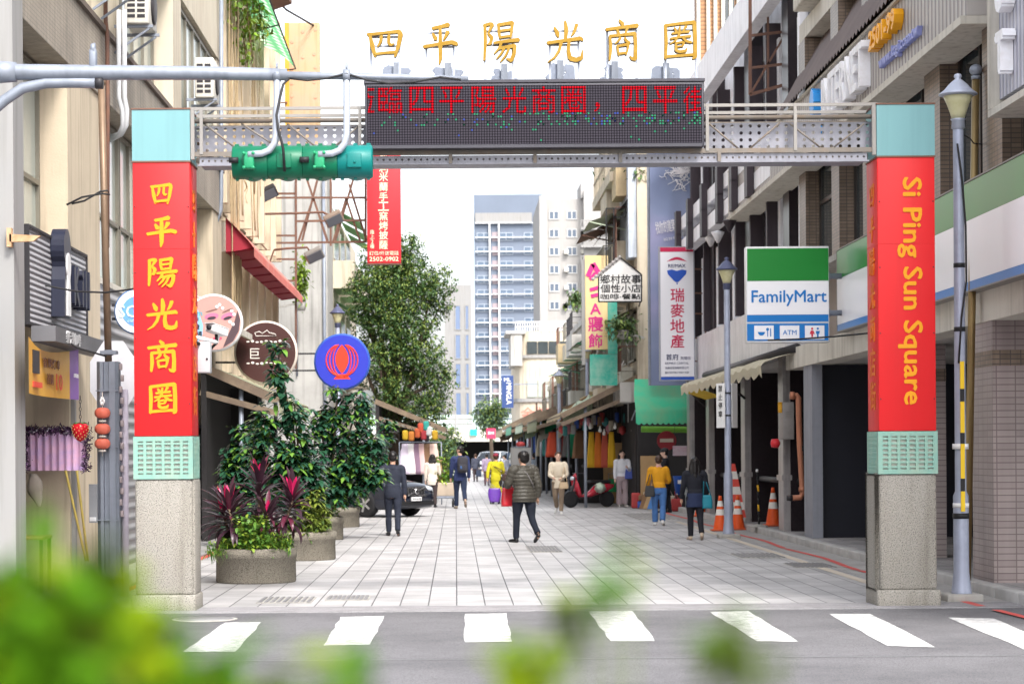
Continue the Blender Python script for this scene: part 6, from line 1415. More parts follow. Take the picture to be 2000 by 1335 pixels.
# ================================================================ patched tarpaulins, wall plants and wires along the market row
rnd=random.Random(31)
cols_=('olive','dark green','cream','tan','pale green','grey','sage','brown','moss green','faded white','teal')
tm=dict(zip(cols_,(M_tarp_olive,M_tarp_g,mat('cream_tarp',(.55,.50,.40),.8,var=.6,vscale=2),M_tarp_tan,M_tarp_pale,mat('grey_tarp',(.34,.34,.33),.8,var=.6,vscale=2),mat('sage_tarp',(.30,.38,.26),.8,var=.6,vscale=2),mat('brown_tarp',(.20,.14,.10),.8,var=.6,vscale=2),mat('moss_tarp',(.10,.17,.06),.8,var=.6,vscale=2),mat('white_tarp',(.62,.60,.55),.8,var=.6,vscale=2),mat('teal_tarp',(.04,.34,.30),.7,var=.5,vscale=2))))
for i,(x0,y0,x1,y1,d,cn) in enumerate(((1094,806,1150,772,66,'pale green'),(1085,828,1130,800,71.8,'cream'),(1128,790,1190,752,71.9,'moss green'),(1060,822,1105,795,78,'dark green'),(1050,838,1085,818,80,'faded white'),(1038,826,1078,806,88,'olive'),(1022,838,1055,822,92,'sage'),(1012,828,1045,812,99,'teal'),(1000,842,1030,828,104,'tan'),(985,838,1015,822,115,'grey'),(975,848,1000,836,120,'brown'))):
    A,B_=px(x0,y0,d),px(x1,y1,d);s=thing('tarpaulin','%s patched tarpaulin drooping over the market row, %s' % (cn,('lowest of the front pair','just behind the front stall','highest by the yellow sign','over the second stall','under the dark green one','above the third stall','low by the third stall','bright among dull ones','near the red shop sign','near the navy sign','smallest and farthest')[i]),'tarpaulin',tuple(A),group='tarpaulins over the market row')
    b=MB();rows=[]
    for j in range(9):
        u=j/8;p=A.lerp(B_,u);rows.append([(p.x,d,p.z+.05*math.sin(j*1.7+i)),(p.x+.05,d-.5,p.z-.08+.04*math.sin(j*2.3)),(p.x+.04,d-.9,p.z-.20+.05*math.sin(j*1.3+i)),(p.x+.04,d-1.0,p.z-.42-.10*rnd.random())])
    b.loft(rows,0,True,False,False);b.build('cloth',tm[cn],s)
    b=MB();b.bar(A+Vector((0,-.9,-.2)),(A.x+.3,d+1.6,A.z+.1),.04);b.bar(A,B_,.05);b.build('pole',M_wood,s)
for i,(x,y,d,w_,lb) in enumerate(((1216,640,61.2,14,'bushy dark plant on the old apartment ledge right of the green panel'),(1226,345,66,20,'trailing green plant on the upper balcony of the old apartments'),(1128,585,84,9,'small plant beside the white strip of the yellow sign'),(1250,340,62,8,'ivy on the grey fins next to the printed billboard'),(1190,655,63,8,'small fern like plant above the market awnings'))):
    s=thing('wall_plant',lb,'plant',tuple(px(x,y,d)),group='plants growing on the old buildings');b=MB()
    for j in range(420): p=px(x+rnd.gauss(0,w_),y+rnd.gauss(0,w_*.9),d+rnd.uniform(-.3,.3));leaf(b,p,rdir(rnd,-.2),Vector((0,0,1)),.16,.08,rnd.random()<.3,.3,2)
    b.build('leaves',[leafmat('wall_leaf',(.07,.13,.04),(.04,.08,.02)),M_leafl],s);b=MB();p=px(x,y+w_*.6,d);b.lathe([(.14,-.2),(.2,.05),(.17,.06)],p,14);b.bar(p,(5.4,d+.3,p.z-.15),.06);b.build('pot',M_concrete,s)
for i,(x,y0,y1,d) in enumerate(((1187,408,690,61.5),(1205,408,560,61.5))):
    pass
s=thing('sign_cage','tall thin black steel cage frame above the house shaped sign','steel frame',tuple(px(1190,500,62.2)))
b=MB()
for q in ((1184,407,1184,520),(1199,407,1199,530),(1184,407,1222,407),(1184,440,1199,440),(1184,475,1199,475),(1199,424,1222,424),(1222,407,1222,424)): b.bar(px(q[0],q[1],62.2),px(q[2],q[3],62.2),.035)
b.bar(px(1222,415,62.2),(5.3,62.3,px(1222,415,62.2).z),.035);b.build('frame',M_black,s)
for i in range(26):
    x=1098+i*5.6;d=65.2+rnd.random()*1.0;y=818+rnd.uniform(-14,14);p=px(x,y,d);cn=('red','blue','cream','teal','brown','grey','pink')[i % 7]
    s=thing('hanging_goods','%s hanging ware under the tan awning, number %s in the row from the street' % (cn,('one two three four five six seven eight nine ten eleven twelve thirteen fourteen fifteen sixteen seventeen eighteen nineteen twenty twenty-one twenty-two twenty-three twenty-four twenty-five twenty-six').split()[i]),'goods',tuple(p),group='wares hanging under the tan awning')
    b=MB()
    if i % 3: b.rbox(p.x-.07,p.x+.07,d-.06,d+.06,p.z-.30,p.z,.03)
    else: b.lathe([(.03,-.28),(.10,-.2),(.11,-.08),(.04,0)],p,12)
    b.build('ware',mats_g[(i*3) % 7],s);b=MB();b.tube([p,p+Vector((0,0,.5))],.008,5);b.build('cord',M_dark,s)
for i,(x,w_,h_,cn) in enumerate(((1128,.22,.5,'grey'),(1140,.2,.8,'brown'),(1165,.25,.45,'red'),(1180,.2,.6,'cream'),(1228,.2,.9,'teal'),(1242,.18,.5,'blue'))):
    p=px(x,975,70.5);crate('%s goods crate stacked at the foot of the front stall, %s from the street' % (cn,('first','second','third','fourth','fifth','sixth')[i]),x,975,70.5,w_,h_,MATS['goods_'+cn])
# ================================================================ traffic signal on its mast arm
D=20.8;k=D/F
s=thing('traffic_signal_mast','long grey mast arm from the left with a green traffic signal seen from behind','traffic signal',(px(-90,0,D).x,D,0))
pb=px(-90,140,D)
b=MB();b.tube([(pb.x,D,0),(pb.x,D,3),(pb.x,D,px(0,60,D).z)],[.15,.13,.10],16);b.build('mast',M_steel,s)
b=MB();b.tube([px(-90,139,D),px(30,141,D),px(400,143,D),px(560,146,D),px(561,147,D),px(780,151,D),px(915,154,D)],[.085,.078,.066,.058,.036,.032,.024],14);ar=b.build('arm',M_steel,s)
b=MB();b.tube([px(-20,141,D),px(32,141,D)],[.115,.095],14);b.build('sleeve',M_steel,ar)
b=MB();b.tube([px(-90,230,D),px(-20,222,D),px(10,195,D),px(45,172,D),px(90,162,D),px(140,161,D),px(196,162,D)],.054,14);b.build('curved_arm',M_steel,s)
b=MB();b.tube([px(187,162,D),px(201,162,D)],.060,14);b.build('end_cap',M_dark,s)
c=px(182,112,D);b=MB();b.rbox(c.x-.035,c.x+.035,D-.05,D+.05,c.z-.11,c.z+.08,.02);b.lathe([(.05,-.02),(.06,.02)],(c.x,D,c.z+.08),12,axis='x');b.build('lifting_eye',M_steel,s)
M_sig=mat('signal_green',(.0,.125,.062),.4,var=.5,vscale=4,streak=.4,dirt=(.006,.075,.04));M_sig2=mat('signal_teal',(.0,.15,.14),.4,var=.2,vscale=4)
zc=px(590,317,D).z;X_=lambda x: px(x,317,D).x;r_=32.5*k
for i,(a,c_) in enumerate(((455,524),(524.6,592),(592.6,660),(660.6,728))):
    b=MB();b.lathe([(r_*(.93 if i==0 else .985),X_(a)),(r_,X_(a)+(.012 if i==0 else .004)),(r_,X_(c_)-(.012 if i==3 else .004)),(r_*(.93 if i==3 else .985),X_(c_))],(0,D,zc),28,axis='x')
    for u in (.12,.5,.88): xx=X_(a)+(X_(c_)-X_(a))*u;b.box(xx-.02,xx+.02,D-.03,D+.03,zc+r_*.97,zc+r_*1.1);b.box(xx-.015,xx+.015,D-.03,D+.03,zc-r_*1.08,zc-r_*.97)
    sec=b.build('signal_section',M_sig2 if i==3 else M_sig,s)
    m_=M_sig2 if i==3 else M_sig
    b=MB();xm=(X_(a)+X_(c_))/2
    if i in (1,3): b.rbox(xm-.075,xm+.065,D-r_-.012,D-r_+.06,zc-.075,zc+.065,.008);b.lathe([(.012,-.01),(.012,0)],(xm,D-r_-.012,zc-.02),10,axis='y');b.build('cover_plate',m_,sec)
    else:
        b.rbox(xm-.05,xm+.05,D-r_-.05,D-r_+.06,zc-.085,zc+.075,.02)
        for u in (-.045,.045):
            for v in (-.075,.062): b.lathe([(.016,-.02),(.016,.04)],(xm+u,D-r_-.05,zc+v),8,axis='y')
        b.build('clamp',mat('clamp_green',(.02,.26,.12),.4,var=.4,vscale=12),sec)
        b=MB();b.tube([(xm-.10,D-r_-.03,zc),(xm-.19,D-r_-.03,zc)],.028,10);b.build('pipe_stub',M_black,sec)
    b=MB();b.lathe([(r_*.8,0),(r_*.95,.05),(r_*.92,.2),(r_*.88,.2)],(xm,D+r_*.6,zc),24,axis='y');b.build('visor',m_,sec)
for x0,x1 in ((541,500),(677,636)):
    yy=D-r_-.03
    b=MB();b.tube([px(x0,146,D),px(x0,200,D-.05),(px(x0,0,D).x,D-.16,px(x0,240,D).z),(px(x0,0,D).x,yy,px(x0,268,D).z),(px(x0-4,0,D).x,yy,px(x0,286,D).z),(px(x0-14,0,D).x,yy,px(x0,299,D).z),(px(x0-28,0,D).x,yy,px(x0,305,D).z),(px(x1-14,0,D).x,yy,px(x0,307,D).z)],.033,14);hg=b.build('hanger',mat('pale_galvanised',(.36,.39,.45),.5,.25,var=.3,vscale=4),s)
    b=MB();c=px(x0,148,D);b.lathe([(.062,-.035),(.062,.035)],c,14,axis='x');b.tube([c+Vector((0,0,.05)),c+Vector((0,0,.12))],.012,6);b.build('collar',M_steel,hg)
b=MB();b.tube([px(565,153,D-.05),px(553,165,D-.1),px(546,195,D-.14),px(540,225,D-.2),px(543,250,D-.24),px(553,290,D-.24),px(556,335,D-r_-.02)],.013,8)
b.tube([px(565,153,D-.05),px(600,157,D-.05),px(640,153,D-.05),px(677,144,D-.05),px(715,156,D-.05),px(760,163,D-.05),px(810,160,D-.05),px(860,151,D-.04),px(900,156,D-.04)],.011,8);b.build('signal_cable',M_cable,s)
# ================================================================ street lamps
M_lampgrey=mat('lamp_grey',(.34,.37,.47),.5,.2,var=.4,vscale=4,streak=.3);M_lampglass=mat('cream_lamp_glass',(.50,.47,.27),.3,var=.4,vscale=5,dirt=(.70,.68,.55))
M_lampcap=mat('lamp_cap',(.40,.43,.52),.45,.3,var=.6,vscale=9,dirt=(.25,.27,.33))
def lamp(label,p,H,mcap=M_lampcap,lower=1.15,pad=True):
    s=thing('street_lamp',label,'street lamp',(p.x,p.y,0),group='street lamps with bell shaped heads')
    b=MB();b.lathe([(.125,.06),(.11,.10),(.085,.32),(.083,lower),(.062,lower+.05),(.058,H-.62),(.05,H-.60)],n=18);b.build('post',M_lampgrey,s,False)
    if pad: b=MB();b.rbox(-.2,.2,-.2,.2,-.02,.08,.02);b.build('base',M_concrete,s,False)
    z=H-.62;b=MB();b.lathe([(.05,z),(.075,z+.02),(.07,z+.10),(.085,z+.12)],n=18);b.build('collar',mcap,s,False)
    b=MB();b.lathe([(.07,z+.122),(.085,z+.18),(.12,z+.28),(.168,z+.39)],n=24);b.build('lamp_bowl',M_lampglass,s,False)
    b=MB();b.lathe([(.17,z+.37),(.212,z+.385),(.21,z+.395),(.15,z+.44),(.10,z+.50),(.055,z+.54),(.03,z+.56),(.045,z+.585),(.035,z+.61),(.01,z+.62)],n=24);b.build('lamp_cap',mcap,s,False)
    return s
p=gp(1878,1172);L1=lamp('tall street lamp with a yellow and black guard strip beside the right gate pillar',p,5.78)
b=MB();z=1.0
for i,(z0,z1) in enumerate(((.98,1.2),(1.2,1.34),(1.34,1.72),(1.72,1.84),(1.84,2.18),(2.18,2.32),(2.32,2.62))): b.box(-.022,.022,-.108,-.086,z0,z1-.001,i % 2)
b.build('guard_strip',[mat('guard_yellow',(.78,.52,.02),.5),M_black],L1,False)
b=MB();b.lathe([(.09,.90),(.09,.96)],n=18);b.lathe([(.064,2.95),(.064,3.0)],n=18);b.lathe([(.063,3.65),(.063,3.7)],n=18);b.build('tape',M_black,L1,False)
b=MB();b.lathe([(.088,1.66),(.088,1.72)],n=18);b.lathe([(.088,1.02),(.088,1.07)],n=18);b.build('clips',M_white,L1,False)
b=MB();b.tube([(-.03,-.075,2.6),(-.0,-.09,3.1),(.06,-.075,3.5),(.055,-.08,4.1),(.02,-.08,4.6),(-.03,-.08,5.0)],.011,6);b.build('cable',M_cable,L1,False)
p=gp(1423,1050);L2=lamp('slim street lamp standing on the paving before the dark columns',p,5.3,mat('lamp_cap_navy',(.08,.09,.16),.4,.2),1.2)
lamp('street lamp behind the round blue sign on the left',px(661,900,56)*Vector((1,1,0)) if False else Vector((px(661,900,56).x,56,0)),5.52,mat('lamp_cap_navy',(.08,.09,.16),.4,.2))
lamp('street lamp before the green panel under the yellow bedding sign',Vector((px(1148,900,73.2).x,73.2,0)),5.28)
lamp('street lamp rising between the awnings of the market row',Vector((px(1093,900,71.9).x,71.9,0)),4.4)
s=thing('parking_sign','pair of narrow white parking plates strapped to the slim street lamp','sign',(L2.location.x,L2.location.y,2.6))
b=MB();c=L2.location
for dx,a in ((-.13,-60),(.13,60)):
    M=Matrix.Translation((c.x+dx,c.y,0)) @ Matrix.Rotation(R(a),4,'Z');q=MB().box(-.13,.13,-.006,.006,2.08,2.92);b.add([M @ Vector(v) for v in q.v],q.f)
pl=b.build('plate',M_white,s)
b=MB();M=Matrix.Translation((c.x-.13,c.y,0)) @ Matrix.Rotation(R(-60),4,'Z')
for i,ch in enumerate('禁止停車'): q=text(ch,.13,.002,.01,'cm');put(b,q,0,0,0,M=M @ Matrix.Translation((0,-.008,2.82-i*.16)))
b.build('lettering',M_dark,pl);b=MB();b.lathe([(.07,2.3),(.07,2.33)],(c.x,c.y,0),12);b.lathe([(.07,2.72),(.07,2.75)],(c.x,c.y,0),12);b.build('straps',M_dark,s)
D=25.2;s=thing('brass_pole','tall brass coloured pole with a ball top just behind the near street lamp','pole',(px(1881,1160,D).x,D,0))
b=MB();t_=px(1906,152,D);g_=Vector((px(1889,1160,D).x,D,.1));b.tube([g_,t_],.046,14);b.build('pole',mat('brass',(.28,.20,.09),.35,.6,var=.4,vscale=3,streak=.3),s)
b=MB();b.ell(t_+Vector((0,0,.09)),.075,.075,.07,16,10);b.lathe([(.055,-.02),(.055,.02)],t_,14);b.build('ball',M_steel,s)
s=MB().tube([px(1880,262,24.6),px(1896,272,25),px(1902,280,25),px(1940,284,26),px(2040,290,27)],.008,5).build('power_cable',M_cable,None,loc=tuple(px(1880,262,24.6)));tag(s,'thin cable tied from the brass pole to the right edge','cable')
s=MB().tube([px(1500,664,33),px(1560,662,32.6),px(1630,657,32),px(1700,650,31)],.014,5).build('power_cable',M_cable,None,loc=tuple(px(1500,664,33)));tag(s,'thick dark cable running under the hanging store sign','cable')
s=MB().tube([px(520,-20,57),px(560,20,58),px(612,50,60)],.03,5).build('guy_wire',M_dark,None,loc=tuple(px(520,-20,57)));tag(s,'dark stay wire from the rusty roof sheet to the faded billboard','cable')
# ================================================================ cones and bollards
M_cone=mat('cone_orange',(.75,.10,.02),.5,var=.3,vscale=5);M_conew=mat('cone_white',(.72,.70,.66),.5,var=.3)
def cone(label,p,H=.72,taper=1.0):
    s=thing('traffic_cone',label,'traffic cone',(p.x,p.y,p.z),group='orange traffic cones by the dark columns')
    R_=lambda z: .155*taper-(.125*taper)*(z/H)
    b=MB();zs=[.02,H*.42,H*.421,H*.78,H*.781,H]
    for i,(z0,z1) in enumerate(((.02,H*.45),(H*.45,H*.62),(H*.62,H*.70),(H*.70,H*.86),(H*.86,H))):
        b.lathe([(R_(z0),z0),(R_(z1),z1)],n=20,mi=i % 2,caps=(i==4))
    b.build('body',[M_cone,M_conew],s,False)
    b=MB();b.rbox(-.19*taper,.19*taper,-.19*taper,.19*taper,0,.035,.012);b.build('base',mat('cone_base',(.5,.09,.03),.6),s,False);return s
cone('orange cone on the left of the slim street lamp',gp(1407,1036))
cone('orange cone on the right of the slim street lamp',gp(1441,1034))
cone('orange cone standing alone in the dark arcade opening',gp(1510,1027)+Vector((0,-.3,.118)) if False else Vector((px(1510,1000,43.5).x,43.5,.118)),.78)
cone('orange cone half hidden by the woman with the teal bag',gp(1368,1008))
s=thing('safety_barrier','tall narrow red and white folded safety barrier leaning behind the cones','barrier',(px(1438,960,45.3).x,45.3,0))
b=MB();q0,q1=px(1431,905,45.4),px(1446,1010,45.2)
for i in range(7): a,c_=q0.lerp(q1,i/7),q0.lerp(q1,(i+1)/7);w0,w1=.05+.07*i/7,.05+.07*(i+1)/7;b.add([a+Vector((-w0,0,0)),a+Vector((w0,0,0)),c_+Vector((w1,0,0)),c_+Vector((-w1,0,0)),a+Vector((-w0,.05,0)),a+Vector((w0,.05,0)),c_+Vector((w1,.05,0)),c_+Vector((-w1,.05,0))],[(0,3,2,1),(4,5,6,7),(0,4,7,3),(1,2,6,5)],i % 2)
b.build('panel',[mat('barrier_red',(.62,.07,.05),.5),M_conew],s);b=MB();b.bar(q1,(q1.x,45.2,.13),.05);b.build('foot',M_dark,s)
D=43;s=thing('lane_post','thin black and yellow banded post on a grey foot in the arcade opening','bollard',(px(1482,1000,D).x,D,.115))
b=MB();H=1.1
for i in range(8): b.tube([(.0,0,.06+i*.13),(-.004*i,0,.06+(i+1)*.13)],.02,10,1 if i in (2,5) else 0)
b.lathe([(.026,H),(.026,H+.05),(.01,H+.06)],(-.03,0,0),10,2);b.build('post',[M_black,mat('band_yellow',(.75,.42,.02),.5),M_white],s,False)
b=MB();b.lathe([(.2,0),(.17,.03),(.05,.06)],n=18);b.build('base',M_concrete,s,False)
# ================================================================ planters and plants
M_planter=mat('washed_pebble',(.27,.245,.20),.9,var=.5,vscale=1.5,speck=.9,streak=.3,bump=.8,bscale=90,dirt=(.20,.18,.14))
M_soil=mat('soil',(.07,.05,.035),.95,var=.5,vscale=8,bump=.5)
def planter(label,cx,y,d):
    s=thing('round_planter',label,'planter',(px(cx,y,d).x,d,0),group='round concrete planters along the left')
    b=MB();b.lathe([(.505,0),(.52,.02),(.515,.31),(.53,.315),(.535,.43),(.50,.445),(.46,.44),(.455,.36)],n=48);b.build('tub',M_planter,s,False)
    b=MB();b.lathe([(.455,.30),(.455,.40),(.2,.41),(.01,.415)],n=32);b.build('soil',M_soil,s,False);return s
PL=[]
for lb,cx,y in (('nearest round concrete planter with purple ti plants',500.5,1140),('second round concrete planter under the tall glossy shrub',591,1095),('third round concrete planter under the wide glossy shrub',618,1055),('farthest round concrete planter beside the parked car',657,1030)):
    d=gd(cx,y)+.5;PL.append((planter(lb,cx,y,d),d))
rnd=random.Random(77)
M_ti=leafmat('ti_leaf_purple',(.055,.022,.035),(.026,.013,.022),.28,5);M_ti2=leafmat('ti_leaf_pink',(.60,.012,.11),(.45,.01,.07),.35,5);M_ti3=leafmat('ti_leaf_wine',(.11,.02,.04),(.06,.014,.03),.3,5)
def strap(b,p,d_,L,W,arch,mi):
    """long arching strap leaf with a folded midrib"""
    d_=d_.normalized();h=Vector((d_.x,d_.y,0));h=h.normalized() if h.length>.05 else Vector((1,0,0));sd=h.cross(Vector((0,0,1)))
    el=math.asin(max(-1,min(1,d_.z)));q=p.copy();n=7;rows=[]
    for i in range(n+1):
        u=i/n;w_=W*.5*(math.sin(math.pi*min(1,(u*.92+.08))) ** .7);a=el-arch*u*u
        rows.append([q-sd*w_+Vector((0,0,w_*.5)),q.copy(),q+sd*w_+Vector((0,0,w_*.5))]);q=q+(h*math.cos(a)+Vector((0,0,math.sin(a))))*(L/n)
    b.loft(rows,mi,True,False,False)
def ti_plant(label,base,head_z,n,L,pinks,seed,lean=(0,0),spread=1.0):
    rr=random.Random(seed);s=thing('ti_plant',label,'plant',base,group='purple ti plants in the nearest planter');B0=Vector(base);top=Vector((base[0]+lean[0],base[1]+lean[1],head_z))
    b=MB();b.tube([B0,B0.lerp(top,.5),top],[.022,.02,.015],8);b.build('stem',mat('ti_stem',(.16,.12,.08),.9,var=.4),s)
    b=MB()
    for i in range(n):
        u=i/n;a=i*2.399+rr.uniform(-.3,.3);z=top.z-(.55 if head_z>1.3 else .35)*(1-u);p=B0.lerp(top,max(0,(z-B0.z)/(top.z-B0.z)))
        el=R(-25)+R(95)*u ** 1.3+R(rr.uniform(-12,12));d_=Vector((math.cos(a)*math.cos(el),math.sin(a)*math.cos(el),math.sin(el)))
        strap(b,p,d_,L*rr.uniform(.75,1.1),.064*rr.uniform(.8,1.2),R(rr.uniform(50,120))*(1.15-u),2 if rr.random()<.2 else 0)
    for i in range(pinks):
        a=i*2.4+seed;el=R(rr.uniform(62,84));d_=Vector((math.cos(a)*math.cos(el),math.sin(a)*math.cos(el),math.sin(el)));strap(b,top-Vector((0,0,.05)),d_,L*rr.uniform(.6,.85),.062,R(12),1)
    b.build('leaves',[M_ti,M_ti2,M_ti3],s)
d1=PL[0][1];x1=PL[0][0].location.x
q=lambda x,y,dd=0.0: tuple(px(x,y,d1+dd))
zz=lambda y: px(500,y,d1).z
ti_plant('low ti plant with drooping dark leaves and pink tips, left side of the nearest planter',(x1-.22,d1-.12,.41),zz(985),46,.48,5,1,(-.12,-.05))
ti_plant('second low ti plant with one pink tuft beside the left pillar',(x1-.3,d1+.1,.41),zz(990),30,.44,4,2,(-.16,.05))
ti_plant('tallest ti plant with a tall pink tuft in the middle of the nearest planter',(x1+.02,d1+.08,.41),zz(938),60,.44,7,3,(.03,0))
ti_plant('ti plant with a bright pink tuft on the right of the nearest planter',(x1+.28,d1-.05,.41),zz(968),50,.40,5,4,(.22,0))
ti_plant('dark short ti plant between the taller ones in the nearest planter',(x1+.12,d1-.2,.41),zz(1000),34,.36,1,5,(.05,-.05))
def cover(label,c,r_,n,h,m,seed,L=.09,W=.05,up=.6):
    rr=random.Random(seed);b=MB()
    for i in range(n):
        a=rr.uniform(0,6.28);u=math.sqrt(rr.random())*r_;p=Vector((c[0]+u*math.cos(a),c[1]+u*math.sin(a),c[2]+rr.random() ** 1.5*h));leaf(b,p,rdir(rr,up),Vector((0,0,1)),L*rr.uniform(.6,1.2),W,1 if rr.random()<.3 else 0,.3,2)
    o=b.build('ground_cover',m,None,loc=tuple(c));o['kind']='stuff';o['label']=label;o['category']='ground cover'
M_gc=[leafmat('cover_green',(.10,.22,.03),(.05,.13,.02)),leafmat('cover_lime',(.30,.40,.05),(.18,.28,.03))]
cover('low green plants filling the nearest planter',(x1,d1,.42),.48,1500,.16,M_gc,1)
cover('grassy tuft spilling over the left rim of the nearest planter',(x1-.42,d1-.25,.36),.2,500,.14,M_gc,2,.12,.015)
cover('green herb clump in the middle of the nearest planter',(x1-.02,d1-.32,.45),.22,900,.40,M_gc,3,.08,.05)
cover('green low plants on the right of the nearest planter',(x1+.28,d1-.28,.42),.2,500,.2,M_gc,9,.1,.02)
def shrub(label,base,stems,n,L,mats,seed,W=.45):
    """upright stems carrying whorls of glossy leaves; stems: (top point, radius of the leafy column)"""
    rr=random.Random(seed);s=thing('glossy_shrub',label,'shrub',base,group='glossy leaved shrubs in the planters');B0=Vector(base)
    b=MB()
    for tp,rad,lo in stems: tp=Vector(tp);b.tube([B0+Vector((rr.uniform(-.1,.1),rr.uniform(-.1,.1),0)),B0.lerp(tp,.5)+Vector((rr.uniform(-.08,.08),0,.05)),tp],[.03,.022,.01],6)
    b.build('stems',mat('shrub_bark',(.12,.09,.06),.9,var=.5),s)
    b=MB();tot=sum(s_[1] for s_ in stems)
    for tp,rad,lo in stems:
        tp=Vector(tp)
        for i in range(int(n*rad/tot)):
            u=lo+(1-lo)*rr.random() ** .8;c_=B0.lerp(tp,u);a=rr.uniform(0,6.28);rd=rad*(1.15-u*.75)*math.sqrt(rr.random());tw=c_+Vector((math.cos(a)*rd,math.sin(a)*rd,rr.uniform(-.12,.12)))
            for j in range(6):
                aa=j*1.05+rr.random();el=R(rr.uniform(-35,35));d_=Vector((math.cos(aa)*math.cos(el)+math.cos(a)*.5,math.sin(aa)*math.cos(el)+math.sin(a)*.5,math.sin(el)))
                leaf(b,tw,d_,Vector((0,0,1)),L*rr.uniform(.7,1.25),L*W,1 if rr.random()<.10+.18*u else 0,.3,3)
    b.build('leaves',mats,s)
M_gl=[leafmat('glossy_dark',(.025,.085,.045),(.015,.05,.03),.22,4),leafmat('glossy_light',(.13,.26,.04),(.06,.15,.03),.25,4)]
def P3(x,y,d): return tuple(px(x,y,d))
d2=PL[1][1];d3=PL[2][1];d4=PL[3][1]
b2=PL[1][0].location;b3=PL[2][0].location;b4=PL[3][0].location
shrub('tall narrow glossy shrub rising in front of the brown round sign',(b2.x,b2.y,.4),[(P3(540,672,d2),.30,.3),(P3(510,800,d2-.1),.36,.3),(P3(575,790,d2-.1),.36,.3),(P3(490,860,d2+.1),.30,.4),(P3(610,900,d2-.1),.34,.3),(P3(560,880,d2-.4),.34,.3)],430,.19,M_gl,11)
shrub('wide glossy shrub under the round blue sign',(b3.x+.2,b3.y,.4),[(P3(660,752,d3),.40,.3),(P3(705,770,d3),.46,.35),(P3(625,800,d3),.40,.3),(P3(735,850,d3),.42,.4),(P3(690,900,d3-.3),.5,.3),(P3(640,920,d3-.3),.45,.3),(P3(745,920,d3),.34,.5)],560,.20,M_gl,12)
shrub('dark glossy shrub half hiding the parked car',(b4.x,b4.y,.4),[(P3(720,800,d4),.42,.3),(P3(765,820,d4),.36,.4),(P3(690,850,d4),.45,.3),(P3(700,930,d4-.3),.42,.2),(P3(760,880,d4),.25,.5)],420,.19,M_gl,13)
shrub('dark glossy shrub against the left stalls behind the ti plants',(px(470,1000,d2+4).x,d2+4,.0),[(P3(480,830,d2+4),.42,.3),(P3(455,870,d2+4),.4,.2),(P3(510,840,d2+4),.4,.2)],300,.2,M_gl,14)
M_cr=[leafmat('croton_yellow',(.16,.20,.03),(.07,.12,.02)),leafmat('croton_dark',(.07,.12,.03),(.04,.07,.02))]
shrub('yellow green croton bush in the second planter',(b2.x+.12,b2.y-.25,.42),[(P3(618,960,d2-.3),.22,.1),(P3(590,980,d2-.35),.22,.1),(P3(635,1000,d2-.3),.18,.1)],260,.12,M_cr,15,.35)
cover('low plants in the second planter',(b2.x,b2.y,.42),.45,600,.2,M_gc,5)
cover('low plants in the third planter',(b3.x,b3.y,.42),.45,400,.2,M_gc,6)
